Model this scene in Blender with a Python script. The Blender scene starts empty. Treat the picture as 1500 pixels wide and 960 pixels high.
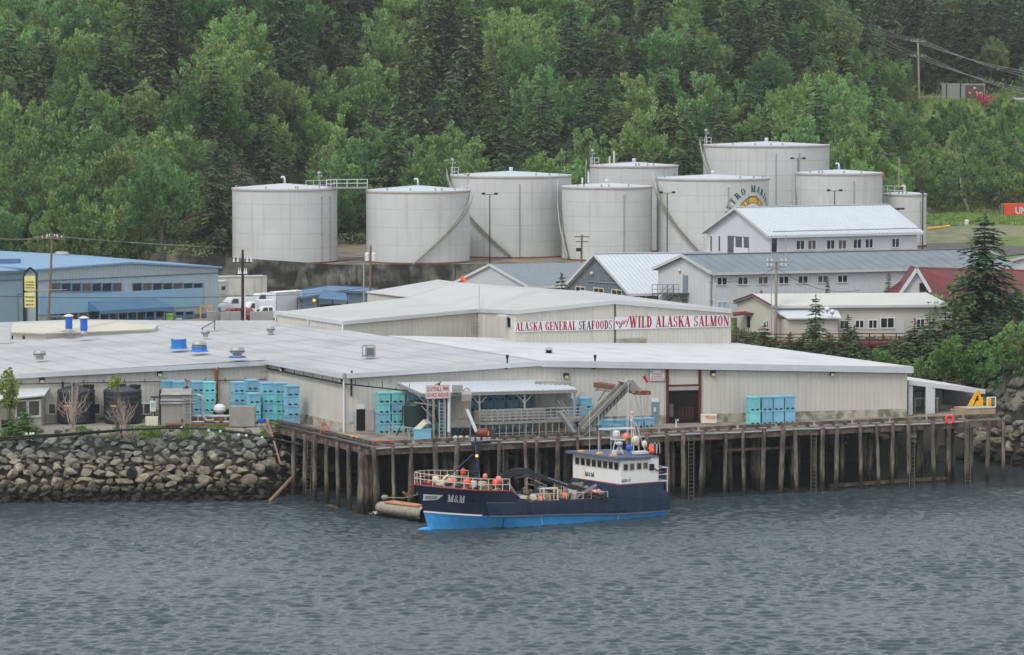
import bpy, bmesh, math, random
import numpy as np
from mathutils import Vector, Matrix, noise
R = math.radians
rnd = random.Random(7)
sc = bpy.context.scene
COL = sc.collection
# ---------------------------------------------------------------- camera
FPX, YH, CZ = 4600.0, 140.0, 34.1
PITCH = math.atan((480 - YH) / FPX)
cd = bpy.data.cameras.new('camera'); cam = bpy.data.objects.new('camera', cd); COL.objects.link(cam)
cam.location = (0, 0, CZ); cam.rotation_euler = (math.pi / 2 - PITCH, 0, 0)
cd.sensor_width = 36; cd.lens = 36 * FPX / 1500; cd.clip_start = 1; cd.clip_end = 6000
sc.camera = cam
# ---------------------------------------------------------------- world and sun (bright overcast)
SUN_EL, SUN_AZ = R(52), R(215)
w = bpy.data.worlds.new('World'); sc.world = w; w.use_nodes = True
nt = w.node_tree; bg = nt.nodes['Background']
sky = nt.nodes.new('ShaderNodeTexSky'); sky.sky_type = 'NISHITA'; sky.sun_disc = False
sky.sun_elevation = SUN_EL; sky.sun_rotation = SUN_AZ; sky.dust_density = 6; sky.air_density = 1.0; sky.ozone_density = 1
hs = nt.nodes.new('ShaderNodeHueSaturation'); hs.inputs['Saturation'].default_value = 0.22
nt.links.new(sky.outputs[0], hs.inputs['Color'])
# broken high cloud cover over the clear sky
cn_ = nt.nodes.new('ShaderNodeTexNoise'); cn_.inputs['Scale'].default_value = 2.2; cn_.inputs['Detail'].default_value = 5
tc_ = nt.nodes.new('ShaderNodeTexCoord'); nt.links.new(tc_.outputs['Generated'], cn_.inputs['Vector'])
cr_ = nt.nodes.new('ShaderNodeValToRGB'); cr_.color_ramp.elements[0].color = (7.2, 7.7, 8.4, 1); cr_.color_ramp.elements[1].color = (10.2, 10.5, 10.9, 1); cr_.color_ramp.elements[0].position = .35; cr_.color_ramp.elements[1].position = .65
nt.links.new(cn_.outputs[0], cr_.inputs[0]); cm_ = nt.nodes.new('ShaderNodeMix'); cm_.data_type = 'RGBA'; cm_.inputs[0].default_value = .75
nt.links.new(hs.outputs[0], cm_.inputs[6]); nt.links.new(cr_.outputs[0], cm_.inputs[7]); nt.links.new(cm_.outputs[2], bg.inputs[0])
bg.inputs[1].default_value = 0.13
sd = bpy.data.lights.new('sun', 'SUN'); so = bpy.data.objects.new('sun', sd); COL.objects.link(so)
sd.energy = 1.5; sd.angle = R(16); sd.color = (1, .97, .92)
# sun comes from behind the camera, high and slightly left
so.rotation_euler = Vector((math.sin(SUN_AZ) * math.cos(SUN_EL), math.cos(SUN_AZ) * math.cos(SUN_EL), math.sin(SUN_EL))).to_track_quat('Z', 'Y').to_euler()
vs = sc.view_settings; vs.view_transform = 'Standard'; vs.look = 'None'; vs.gamma = 1; vs.use_curve_mapping = False
vs.exposure = 0.06
# ---------------------------------------------------------------- photo measurements -> world
CP, SP = math.cos(PITCH), math.sin(PITCH)
def ray(x, y):
    a = (x - 750) / FPX; b = (y - 480) / FPX
    return Vector((a, CP - b * SP, -SP - b * CP))
def P(x, y, z):
    d = ray(x, y); t = (z - CZ) / d.z
    return Vector((d.x * t, d.y * t, z))
def PD(x, y, D):
    d = ray(x, y); t = D / d.y
    return Vector((d.x * t, D, CZ + d.z * t))
def ZAT(D, y): return PD(750, y, D).z
def V(*a): return Vector(a)
# ---------------------------------------------------------------- objects, parts, labels
def wloc(o):
    l = Vector((0, 0, 0))
    while o is not None: l = l + o.location; o = o.parent
    return l
def tag(o, label=None, cat=None, group=None, kind=None):
    if label: o['label'] = label
    if cat: o['category'] = cat
    if group: o['group'] = group
    if kind: o['kind'] = kind
    return o
def thing(name, loc, label, cat, group=None):
    o = bpy.data.objects.new(name, None); COL.objects.link(o); o.location = loc; o.empty_display_size = .2
    return tag(o, label, cat, group)
def copy_tree(o, parent=None):
    c = o.copy(); COL.objects.link(c); c.parent = parent
    for ch in list(o.children):
        if ch is not c: copy_tree(ch, c)
    return c
class MB:
    def __init__(s): s.v = []; s.f = []; s.mi = []; s.m = 0
    def add(s, vs, fs):
        n = len(s.v); s.v += [tuple(v) for v in vs]
        for f in fs: s.f.append(tuple(i + n for i in f)); s.mi.append(s.m)
        return s
    def poly(s, pts): return s.add(pts, [tuple(range(len(pts)))])
    def slab(s, pts, up):   # pts polygon extruded by vector up
        n = len(pts); up = Vector(up); q = [Vector(p) for p in pts]
        fs = [tuple(range(n))[::-1], tuple(range(n, 2 * n))] + [(i, (i + 1) % n, n + (i + 1) % n, n + i) for i in range(n)]
        return s.add(q + [p + up for p in q], fs)
    def obox(s, o, a, b, c):
        o, a, b, c = map(Vector, (o, a, b, c))
        return s.slab([o, o + a, o + a + b, o + b], c)
    def box(s, c, size, rz=0):
        x, y, z = size; ca, sa = math.cos(rz), math.sin(rz)
        a = Vector((ca * x, sa * x, 0)); b = Vector((-sa * y, ca * y, 0)); c = Vector(c)
        return s.obox(c - a / 2 - b / 2 - Vector((0, 0, z / 2)), a, b, (0, 0, z))
    def bar(s, p, q, w=.1, h=None):
        p, q = Vector(p), Vector(q); d = q - p
        if d.length < 1e-6: return s
        h = h or w
        sd_ = d.cross(Vector((0, 0, 1)))
        if sd_.length < 1e-4: sd_ = Vector((1, 0, 0))
        sd_.normalize(); up = sd_.cross(d).normalized()
        return s.obox(p - sd_ * w / 2 - up * h / 2, sd_ * w, d, up * h)
    def tube(s, p, q, r, r2=None, n=8, caps=True):
        p, q = Vector(p), Vector(q); r2 = r if r2 is None else r2
        d = (q - p); 
        if d.length < 1e-6: return s
        d.normalize(); a = d.orthogonal().normalized(); b = d.cross(a)
        vs = [p + (a * math.cos(t) + b * math.sin(t)) * r for t in [2 * math.pi * i / n for i in range(n)]]
        vs += [q + (a * math.cos(t) + b * math.sin(t)) * r2 for t in [2 * math.pi * i / n for i in range(n)]]
        fs = [(i, (i + 1) % n, n + (i + 1) % n, n + i) for i in range(n)]
        if caps: fs += [tuple(range(n))[::-1], tuple(range(n, 2 * n))]
        return s.add(vs, fs)
    def path(s, pts, r, n=6, r2=None):
        pts = [Vector(p) for p in pts]; k = len(pts); rings = []
        a = None
        for i, p in enumerate(pts):
            d = (pts[min(i + 1, k - 1)] - pts[max(i - 1, 0)]).normalized()
            if a is None: a = d.orthogonal().normalized()
            a = (a - d * a.dot(d)).normalized(); b = d.cross(a)
            rr = r if r2 is None else r + (r2 - r) * i / (k - 1)
            rings.append([p + (a * math.cos(2 * math.pi * j / n) + b * math.sin(2 * math.pi * j / n)) * rr for j in range(n)])
        vs = [v for g in rings for v in g]
        fs = [(i * n + j, i * n + (j + 1) % n, (i + 1) * n + (j + 1) % n, (i + 1) * n + j) for i in range(k - 1) for j in range(n)]
        fs += [tuple(range(n))[::-1], tuple(range((k - 1) * n, k * n))]
        return s.add(vs, fs)
    def lathe(s, c, prof, n=24, cap=True):  # prof [(r,z)]
        c = Vector(c); vs = []
        for r_, z_ in prof: vs += [c + Vector((r_ * math.cos(2 * math.pi * i / n), r_ * math.sin(2 * math.pi * i / n), z_)) for i in range(n)]
        k = len(prof)
        fs = [(j * n + i, j * n + (i + 1) % n, (j + 1) * n + (i + 1) % n, (j + 1) * n + i) for j in range(k - 1) for i in range(n)]
        if cap: fs += [tuple(range(n))[::-1], tuple(range((k - 1) * n, k * n))]
        return s.add(vs, fs)
    def ball(s, c, r, n=10, sz=1.0):
        pr = [(max(r * math.sin(math.pi * i / (n // 2 + 1)), .001), -r * sz * math.cos(math.pi * i / (n // 2 + 1))) for i in range(n // 2 + 2)]
        return s.lathe(c, pr, n)
    def build(s, name, mats, parent=None, smooth=False, local=False, label=None, cat=None, group=None, kind=None, cull=False):
        if not isinstance(mats, (list, tuple)): mats = [mats]
        me = bpy.data.meshes.new(name)
        if s.v:
            if parent is not None: org = Vector((0, 0, 0)) if local else wloc(parent)
            elif local: org = Vector((0, 0, 0))
            else:
                a = np.array(s.v); org = Vector(((a[:, 0].min() + a[:, 0].max()) / 2, (a[:, 1].min() + a[:, 1].max()) / 2, a[:, 2].min()))
        else: org = Vector((0, 0, 0))
        me.from_pydata([tuple(Vector(v) - org) for v in s.v], [], s.f)
        for m in mats: me.materials.append(m)
        if len(mats) > 1: me.polygons.foreach_set('material_index', s.mi)
        bm = bmesh.new(); bm.from_mesh(me); bmesh.ops.recalc_face_normals(bm, faces=bm.faces); bm.to_mesh(me); bm.free()
        if smooth: me.polygons.foreach_set('use_smooth', [True] * len(me.polygons))
        me.update()
        o = bpy.data.objects.new(name, me); COL.objects.link(o)
        if parent is not None: o.parent = parent
        elif not local: o.location = org
        return tag(o, label, cat, group, kind)
def smooth_angle(o, deg=35):
    me = o.data; me.polygons.foreach_set('use_smooth', [True] * len(me.polygons))
    try: me.set_sharp_from_angle(angle=R(deg))
    except Exception: pass
# ---------------------------------------------------------------- materials
def srgb(r, g, b):
    f = lambda c: (c / 255 / 12.92) if c / 255 <= .04045 else ((c / 255 + .055) / 1.055) ** 2.4
    return (f(r), f(g), f(b), 1)
_M = {}
def mat(name, c, rough=.7, var=.12, scale=1.2, metal=0, streak=0, streakc=None, bump=0, bscale=8, spec=.3, c2=None, c2amt=0, c2scale=.6, randv=0, rust=0):
    """flat paint with noise variation; streak = vertical run-off stains; c2 = second colour in patches"""
    if name in _M: return _M[name]
    m = bpy.data.materials.new(name); m.use_nodes = True; n = m.node_tree.nodes; l = m.node_tree.links
    bs = n['Principled BSDF']; bs.inputs['Roughness'].default_value = rough; bs.inputs['Metallic'].default_value = metal
    bs.inputs['Specular IOR Level'].default_value = spec
    c = tuple(c[:3]) + (1,)
    geo = n.new('ShaderNodeNewGeometry')
    nz = n.new('ShaderNodeTexNoise'); nz.inputs['Scale'].default_value = scale; nz.inputs['Detail'].default_value = 5
    l.new(geo.outputs['Position'], nz.inputs['Vector'])
    def mul(col, fac_socket, lo, hi):
        mr = n.new('ShaderNodeMapRange'); mr.inputs[1].default_value = .3; mr.inputs[2].default_value = .7
        mr.inputs[3].default_value = lo; mr.inputs[4].default_value = hi; l.new(fac_socket, mr.inputs[0])
        mx = n.new('ShaderNodeMix'); mx.data_type = 'RGBA'; mx.blend_type = 'MULTIPLY'; mx.inputs[0].default_value = 1
        cb = n.new('ShaderNodeCombineColor')
        for k in range(3): l.new(mr.outputs[0], cb.inputs[k])
        l.new(cb.outputs[0], mx.inputs[7])
        if isinstance(col, tuple): mx.inputs[6].default_value = col
        else: l.new(col, mx.inputs[6])
        return mx.outputs[2]
    cur = c
    if c2 is not None:
        n2 = n.new('ShaderNodeTexNoise'); n2.inputs['Scale'].default_value = c2scale; n2.inputs['Detail'].default_value = 6
        l.new(geo.outputs['Position'], n2.inputs['Vector'])
        mr = n.new('ShaderNodeMapRange'); mr.inputs[1].default_value = .62 - .3 * c2amt; mr.inputs[2].default_value = .72 - .2 * c2amt
        l.new(n2.outputs[0], mr.inputs[0])
        mx = n.new('ShaderNodeMix'); mx.data_type = 'RGBA'; mx.inputs[6].default_value = c; mx.inputs[7].default_value = tuple(c2[:3]) + (1,)
        l.new(mr.outputs[0], mx.inputs[0]); cur = mx.outputs[2]
    cur = mul(cur, nz.outputs[0], 1 - var, 1 + var)
    if randv:
        oi = n.new('ShaderNodeObjectInfo')
        mr = n.new('ShaderNodeMapRange'); mr.inputs[3].default_value = 0; mr.inputs[4].default_value = 1; l.new(oi.outputs['Random'], mr.inputs[0])
        cur = mul(cur, mr.outputs[0], 1 - randv, 1 + randv)
    if streak:
        mp = n.new('ShaderNodeMapping'); mp.inputs['Scale'].default_value = (1.6, 1.6, .07); l.new(geo.outputs['Position'], mp.inputs[0])
        n3 = n.new('ShaderNodeTexNoise'); n3.inputs['Scale'].default_value = 1.3; n3.inputs['Detail'].default_value = 4; l.new(mp.outputs[0], n3.inputs['Vector'])
        mr = n.new('ShaderNodeMapRange'); mr.inputs[1].default_value = .53; mr.inputs[2].default_value = .75; mr.inputs[4].default_value = streak; l.new(n3.outputs[0], mr.inputs[0])
        mx = n.new('ShaderNodeMix'); mx.data_type = 'RGBA'; l.new(mr.outputs[0], mx.inputs[0]); l.new(cur, mx.inputs[6])
        mx.inputs[7].default_value = tuple((streakc or (c[0] * .4, c[1] * .38, c[2] * .33))[:3]) + (1,); cur = mx.outputs[2]
    l.new(cur, bs.inputs['Base Color'])
    if bump:
        nb = n.new('ShaderNodeTexNoise'); nb.inputs['Scale'].default_value = bscale; nb.inputs['Detail'].default_value = 6; l.new(geo.outputs['Position'], nb.inputs['Vector'])
        b = n.new('ShaderNodeBump'); b.inputs['Strength'].default_value = bump; b.inputs['Distance'].default_value = .1; l.new(nb.outputs[0], b.inputs['Height']); l.new(b.outputs[0], bs.inputs['Normal'])
    _M[name] = m; return m
def emat(name, c, s):
    m = bpy.data.materials.new(name); m.use_nodes = True; b = m.node_tree.nodes['Principled BSDF']
    b.inputs['Base Color'].default_value = c; b.inputs['Emission Color'].default_value = c; b.inputs['Emission Strength'].default_value = s
    return m
S = srgb
M_wall = mat('cream_ribbed_metal', S(189, 186, 178), .6, .06, .4, streak=.3, streakc=S(136, 131, 118))
M_wall_dk = mat('cream_wall_footing', S(168, 165, 150), .8, .12, 1.5, c2=S(112, 108, 95), c2amt=.6, c2scale=1.1)
M_trim = mat('off_white_trim', S(188, 190, 190), .5, .04)
M_rust = mat('rusty_steel', S(122, 78, 55), .8, .25, 3)
M_roofgrey = mat('grey_membrane_roof', S(169, 171, 172), .75, .05, .5, c2=S(155, 157, 158), c2amt=.45, c2scale=.16)
M_roofwhite = mat('white_membrane_roof', S(188, 190, 192), .7, .04, .6, c2=S(176, 178, 180), c2amt=.35, c2scale=.22)
M_roofmetal = mat('white_metal_roof', S(188, 193, 199), .35, .03, .5, spec=.5)
M_roofcream = mat('cream_roof', S(186, 183, 169), .7, .06, .3)
M_white = mat('white_paint', S(206, 208, 210), .55, .05, 1)
M_whitewall = mat('white_siding', S(192, 195, 197), .6, .04, .5, streak=.1, streakc=S(150, 152, 150))
M_greywall = mat('light_grey_siding', S(176, 180, 183), .65, .04, .5)
M_darkgrey = mat('slate_grey_boards', S(104, 112, 117), .75, .12, 1.5)
M_roofblue = mat('grey_blue_metal_roof', S(112, 121, 127), .55, .08, .6)
M_roofslate = mat('pale_slate_shingle_roof', S(122, 129, 136), .8, .08, 2)
M_bluewall = mat('grey_blue_ribbed_metal', S(156, 170, 176), .55, .04, .5, streak=.1, streakc=S(110, 125, 132))
M_bluepanel = mat('sky_blue_metal_panel', S(132, 168, 192), .5, .04, .5)
M_blueroof = mat('sky_blue_metal_roof', S(112, 148, 180), .45, .04, .3)
M_blueawn = mat('blue_awning_metal', S(80, 112, 142), .5, .06, .5)
M_tank = mat('off_white_tank_steel', S(188, 191, 190), .5, .05, .35, streak=.4, streakc=S(150, 146, 138))
M_tanktop = mat('tank_roof_steel', S(180, 186, 192), .5, .04, .5)
M_tankrust = mat('tank_rim_rust', S(156, 146, 132), .7, .15, 1.5)
M_galv = mat('galvanised_steel', S(158, 160, 158), .4, .1, 2, metal=.3)
M_steelw = mat('stained_stainless_steel', S(150, 147, 140), .4, .12, 1.2, metal=.3, streak=.3, streakc=S(96, 84, 72))
M_conc = mat('stained_concrete_wall', S(104, 102, 95), .9, .35, .9, streak=.95, streakc=S(30, 31, 29), c2=S(46, 47, 43), c2amt=.8, c2scale=.4, bump=.4, bscale=2)
M_concl = mat('pale_concrete', S(158, 157, 150), .85, .1, 1, c2=S(120, 118, 110), c2amt=.4)
M_deck = mat('weathered_dock_planks', S(136, 130, 120), .9, .12, 1.2, c2=S(112, 106, 98), c2amt=.5, c2scale=.8)
M_beam = mat('weathered_dock_timber', S(112, 100, 90), .9, .2, 1.4, c2=S(76, 66, 58), c2amt=.7, c2scale=1.5, bump=.4)
M_black = mat('black_rubber', S(30, 32, 34), .6, .1)
M_tankblk = mat('black_polythene', S(38, 42, 48), .45, .12, 1, spec=.5)
M_tankgrn = mat('dark_green_polythene', S(28, 48, 46), .45, .12, 1)
M_glass = mat('dark_window_glass', S(38, 42, 46), .08, .2, 2, spec=.6)
M_glass2 = mat('curtained_window_glass', S(88, 80, 74), .2, .35, 1.5, spec=.5)
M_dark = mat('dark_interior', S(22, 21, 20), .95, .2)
M_red = mat('red_paint', S(178, 30, 50), .5, .1)
M_crim = mat('crimson_lettering', S(150, 28, 58), .6, .12, 6)
M_maroon = mat('dark_crimson_lettering', S(82, 14, 34), .6, .12, 6)
M_redwood = mat('dark_red_timber', S(100, 42, 42), .75, .15, 2)
M_redroof = mat('dark_red_metal_roof', S(104, 44, 48), .65, .1, .8, c2=S(84, 42, 42), c2amt=.4)
M_orange = mat('orange_buoy', S(232, 92, 60), .5, .08)
M_pinkor = mat('faded_orange_buoy', S(228, 128, 112), .5, .08)
M_cork = mat('off_white_buoy', S(205, 196, 178), .6, .1)
M_yel = mat('yellow_paint', S(226, 170, 36), .5, .12, 2, c2=S(176, 132, 50), c2amt=.3, c2scale=1.5)
M_bluetarp = mat('blue_tarpaulin', S(44, 112, 190), .5, .2, 4, bump=.6, bscale=5)
M_bluepl = mat('blue_plastic', S(34, 96, 190), .4, .08)
M_navy = mat('navy_hull_paint', S(30, 41, 62), .4, .12, 1, spec=.4, streak=.5, streakc=S(58, 62, 70))
M_navyl = mat('worn_navy_paint', S(42, 54, 78), .5, .14, 1.2, streak=.5, streakc=S(82, 84, 88))
M_boot = mat('bright_blue_bottom_paint', S(66, 158, 222), .5, .1, 1.4, streak=.5, streakc=S(104, 140, 146))
M_brown = mat('brown_wood', S(128, 108, 88), .85, .15, 2)
M_polew = mat('weathered_pole_wood', S(118, 98, 84), .9, .15, 2)
M_porc = mat('white_porcelain', S(205, 208, 206), .3, .05)
M_wire = mat('dark_cable', S(60, 62, 62), .6, .1)
M_wirel = mat('bright_cable', S(136, 140, 138), .5, .1)
M_lampon = emat('amber_lamp_glow', S(255, 170, 70), 2.5)
M_purp = mat('faded_pink_steel', S(158, 118, 112), .8, .15)
M_crat = mat('cream_crate_board', S(205, 200, 182), .7, .08, 2)
def zmat(name, stops, rough=.85, scale=2.5, nz_amt=1.0, var=.22, bump=.5, spec=.25, stretch=None, wetcol=True, randv=.18):
    """weathered material whose tide staining follows height; stops = [(z, colour)]"""
    m = bpy.data.materials.new(name); m.use_nodes = True; n = m.node_tree.nodes; l = m.node_tree.links; bs = n['Principled BSDF']
    bs.inputs['Roughness'].default_value = rough; bs.inputs['Specular IOR Level'].default_value = spec
    geo = n.new('ShaderNodeNewGeometry'); mp = n.new('ShaderNodeMapping'); l.new(geo.outputs['Position'], mp.inputs[0])
    if stretch: mp.inputs['Scale'].default_value = stretch
    nz = n.new('ShaderNodeTexNoise'); nz.inputs['Scale'].default_value = scale; nz.inputs['Detail'].default_value = 7; l.new(mp.outputs[0], nz.inputs['Vector'])
    sx = n.new('ShaderNodeSeparateXYZ'); l.new(geo.outputs['Position'], sx.inputs[0])
    z0, z1 = stops[0][0], stops[-1][0]
    a = n.new('ShaderNodeMath'); a.operation = 'MULTIPLY_ADD'; l.new(nz.outputs[0], a.inputs[0]); a.inputs[1].default_value = nz_amt * 2; l.new(sx.outputs[2], a.inputs[2])
    mr = n.new('ShaderNodeMapRange'); l.new(a.outputs[0], mr.inputs[0]); mr.inputs[1].default_value = z0 + nz_amt; mr.inputs[2].default_value = z1 + nz_amt
    cr = n.new('ShaderNodeValToRGB'); e = cr.color_ramp.elements
    while len(e) < len(stops): e.new(.5)
    for i, (z, c) in enumerate(stops): e[i].position = (z - z0) / (z1 - z0); e[i].color = c
    l.new(mr.outputs[0], cr.inputs[0])
    n2 = n.new('ShaderNodeTexNoise'); n2.inputs['Scale'].default_value = scale * 2.7; n2.inputs['Detail'].default_value = 8; l.new(mp.outputs[0], n2.inputs['Vector'])
    oi = n.new('ShaderNodeObjectInfo')
    m2 = n.new('ShaderNodeMapRange'); m2.inputs[1].default_value = .3; m2.inputs[2].default_value = .7; m2.inputs[3].default_value = 1 - var; m2.inputs[4].default_value = 1 + var; l.new(n2.outputs[0], m2.inputs[0])
    m3 = n.new('ShaderNodeMapRange'); m3.inputs[3].default_value = 1 - randv; m3.inputs[4].default_value = 1 + randv; l.new(oi.outputs['Random'], m3.inputs[0])
    mm = n.new('ShaderNodeMath'); mm.operation = 'MULTIPLY'; l.new(m2.outputs[0], mm.inputs[0]); l.new(m3.outputs[0], mm.inputs[1])
    vm = n.new('ShaderNodeVectorMath'); vm.operation = 'SCALE'; l.new(cr.outputs[0], vm.inputs[0]); l.new(mm.outputs[0], vm.inputs['Scale'])
    l.new(vm.outputs[0], bs.inputs['Base Color'])
    b = n.new('ShaderNodeBump'); b.inputs['Strength'].default_value = bump; b.inputs['Distance'].default_value = .12; l.new(n2.outputs[0], b.inputs['Height']); l.new(b.outputs[0], bs.inputs['Normal'])
    return m
M_pile = zmat('tide_stained_pile_wood', [(-.5, S(34, 32, 28)), (.9, S(52, 48, 42)), (1.8, S(112, 106, 88)), (3.2, S(104, 99, 90)), (4.4, S(82, 76, 71)), (5.6, S(92, 82, 76))], .9, 1.6, 1.2, .6, stretch=(1, 1, .25))
M_rock = zmat('tide_stained_riprap_stone', [(-.3, S(24, 26, 23)), (.8, S(44, 44, 38)), (1.7, S(122, 115, 98)), (3.0, S(130, 125, 111)), (4.2, S(108, 112, 106)), (5.6, S(112, 111, 103))], .85, 1.1, .5, .38, .8, randv=.3)
def leafmat(name, c1, c2, rv=.25, hv=.02, trans=.12):
    m = bpy.data.materials.new(name); m.use_nodes = True; n = m.node_tree.nodes; l = m.node_tree.links; bs = n['Principled BSDF']
    bs.inputs['Roughness'].default_value = .65; bs.inputs['Specular IOR Level'].default_value = .15
    geo = n.new('ShaderNodeNewGeometry'); oi = n.new('ShaderNodeObjectInfo')
    nz = n.new('ShaderNodeTexNoise'); nz.inputs['Scale'].default_value = .55; nz.inputs['Detail'].default_value = 3; l.new(geo.outputs['Position'], nz.inputs['Vector'])
    ad = n.new('ShaderNodeMath'); ad.operation = 'MULTIPLY_ADD'; l.new(geo.outputs['Random Per Island'], ad.inputs[0]); ad.inputs[1].default_value = .45; l.new(nz.outputs[0], ad.inputs[2])
    mr = n.new('ShaderNodeMapRange'); mr.inputs[1].default_value = .42; mr.inputs[2].default_value = .92; l.new(ad.outputs[0], mr.inputs[0])
    mx = n.new('ShaderNodeMix'); mx.data_type = 'RGBA'; mx.inputs[6].default_value = c1; mx.inputs[7].default_value = c2; l.new(mr.outputs[0], mx.inputs[0])
    hs_ = n.new('ShaderNodeHueSaturation'); l.new(mx.outputs[2], hs_.inputs['Color'])
    a = n.new('ShaderNodeMapRange'); a.inputs[3].default_value = 1 - rv; a.inputs[4].default_value = 1 + rv; l.new(oi.outputs['Random'], a.inputs[0]); l.new(a.outputs[0], hs_.inputs['Value'])
    wn = n.new('ShaderNodeTexWhiteNoise'); wn.noise_dimensions = '1D'; l.new(oi.outputs['Random'], wn.inputs['W'])
    b = n.new('ShaderNodeMapRange'); b.inputs[3].default_value = .5 - hv; b.inputs[4].default_value = .5 + hv; l.new(wn.outputs[0], b.inputs[0]); l.new(b.outputs[0], hs_.inputs['Hue'])
    l.new(hs_.outputs[0], bs.inputs['Base Color'])
    tr = n.new('ShaderNodeBsdfTranslucent'); l.new(hs_.outputs[0], tr.inputs[0]); ms = n.new('ShaderNodeMixShader'); ms.inputs[0].default_value = trans
    l.new(bs.outputs[0], ms.inputs[1]); l.new(tr.outputs[0], ms.inputs[2]); l.new(ms.outputs[0], n['Material Output'].inputs[0])
    return m
L_alder = leafmat('alder_leaves', (.092, .172, .05, 1), (.25, .385, .14, 1), .3, .035)
L_bright = leafmat('young_green_leaves', (.12, .22, .06, 1), (.27, .41, .13, 1), .2, .02)
L_spruce = leafmat('spruce_needles', (.035, .064, .032, 1), (.105, .155, .07, 1), .3, .02, .1)
L_cedar = leafmat('cedar_needles', (.045, .080, .030, 1), (.14, .19, .075, 1), .25, .02, .12)
L_grass = leafmat('grass_blades', (.10, .17, .03, 1), (.24, .33, .08, 1), .1, .02)
L_pink = leafmat('pink_blossom', (.5, .06, .14, 1), (.75, .16, .28, 1), .1, .01)
M_bark = mat('grey_bark', S(98, 92, 84), .9, .25, 3)
M_barkl = mat('pale_twig_bark', S(178, 162, 150), .9, .2, 3)
# ================================================================ terrain and water
def sm(x, a, b):
    t = min(max((x - a) / (b - a), 0), 1); return t * t * (3 - 2 * t)
SHX = [-400, -43, -21, -16, 20, 36, 45, 48, 70, 400]; SHY = [269.5, 267.3, 269, 280, 294, 296, 297, 291, 289.5, 300]
def shoreY(X): return float(np.interp(X, SHX, SHY))
def hfun(X, Y):
    z = 5.5
    d = .9 * (X - 36.5) + .43 * (Y - 278)
    e = max(sm(Y, 300, 325) * sm(d, .5, 5), sm(X, 44, 49) * .85) * sm(X, -10, 2)
    e *= 1 - sm(Y, 370, 395) * (1 - sm(X, 5, 20))
    z += 4.1 * e
    if Y > 447.3 and X > -52:
        z = max(z, 9.95)
    # forested hillside
    ys = 458 + (512 - 458) * sm(X, -46, -30) + 92 * sm(X, 56, 84)
    k = .30 - .02 * sm(X, 60, 90)
    if Y > ys:
        n_ = noise.noise(Vector((X * .02, Y * .02, 3))) * 5 + noise.noise(Vector((X * .07, Y * .07, 9))) * 1.5
        z += k * (Y - ys) + n_ * sm(Y, ys, ys + 40)
        z = min(z, 105 + n_)
    if X > 52 and 470 < Y < 640:
        z += sm(X, 58, 75) * sm(Y, 480, 520) * 1.0 + .5 * noise.noise(Vector((X * .1, Y * .05, 1)))
    pf_ = sm(X, 80, 85) * (1 - sm(X, 118, 124)) * sm(Y, 664, 672) * (1 - sm(Y, 700, 706)); z = z * (1 - pf_) + 32.7 * pf_
    t = (Y - shoreY(X)) / 5.6
    if t < 0:
        z = z + t * (z + 1.3) if t > -1 else -1.3 + (t + 1) * 3
        z = max(z, -6)
    return z
def spaced(lo, hi, segs):
    out = []
    for a, b, st in segs: out += list(np.arange(a, b, st))
    return out + [hi]
gx = spaced(-900, 900, [(-900, -200, 50), (-200, -70, 6), (-70, 70, 1.5), (70, 130, 4), (130, 900, 55)])
gy = spaced(240, 2200, [(240, 256, 4), (256, 304, 1), (304, 447, 3.5), (447.25, 447.9, .3), (448, 700, 4), (700, 2200, 60)])
vs_ = [(x, y, hfun(x, y)) for y in gy for x in gx]; nx = len(gx)
fs_ = [(j * nx + i, j * nx + i + 1, (j + 1) * nx + i + 1, (j + 1) * nx + i) for j in range(len(gy) - 1) for i in range(nx - 1)]
me = bpy.data.meshes.new('ground'); me.from_pydata(vs_, [], fs_); ground = bpy.data.objects.new('ground', me); COL.objects.link(ground); ground['kind'] = 'structure'
me.polygons.foreach_set('use_smooth', [True] * len(me.polygons))
att = me.color_attributes.new('cover', 'FLOAT_COLOR', 'POINT')   # what covers the ground: r grass, g bare dirt, b forest floor
for i, (x, y, z) in enumerate(vs_):
    g = d_ = f_ = 0.0
    if y > 447: d_ = 1
    if y > 458 and (x < -50 or y > 512): f_ = 1; d_ = 0
    if x > 52 and y > 500: q_ = .5 + .9 * noise.noise(Vector((x * .06, y * .04, 2))); f_ = 0; g = min(max(q_ + (y > 600) * .5, .25), 1); d_ = 1 - g
    if x > 60 and y > 700: f_ = 1; g = 0
    if x > 52 and y < 512 and y > 447: g = sm(x, 66, 74) ; d_ = 1 - g
    e = (z > 6.2 and y < 360 and y > 250)
    if e: f_ = 1; d_ = 0
    att.data[i].color = (g, d_, f_, 1)
gm = bpy.data.materials.new('ground_cover'); gm.use_nodes = True; n = gm.node_tree.nodes; l = gm.node_tree.links; bs = n['Principled BSDF']; bs.inputs['Roughness'].default_value = .95
an = n.new('ShaderNodeVertexColor'); an.layer_name = 'cover'; sp = n.new('ShaderNodeSeparateColor'); l.new(an.outputs[0], sp.inputs[0])
geo = n.new('ShaderNodeNewGeometry'); nz = n.new('ShaderNodeTexNoise'); nz.inputs['Scale'].default_value = .35; nz.inputs['Detail'].default_value = 9; l.new(geo.outputs['Position'], nz.inputs['Vector'])
def ramp(c1, c2, lo=.35, hi=.65):
    r = n.new('ShaderNodeValToRGB'); r.color_ramp.elements[0].position = lo; r.color_ramp.elements[1].position = hi
    r.color_ramp.elements[0].color = c1; r.color_ramp.elements[1].color = c2; l.new(nz.outputs[0], r.inputs[0]); return r.outputs[0]
cur = ramp(S(120, 116, 106), S(142, 138, 126))
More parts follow.
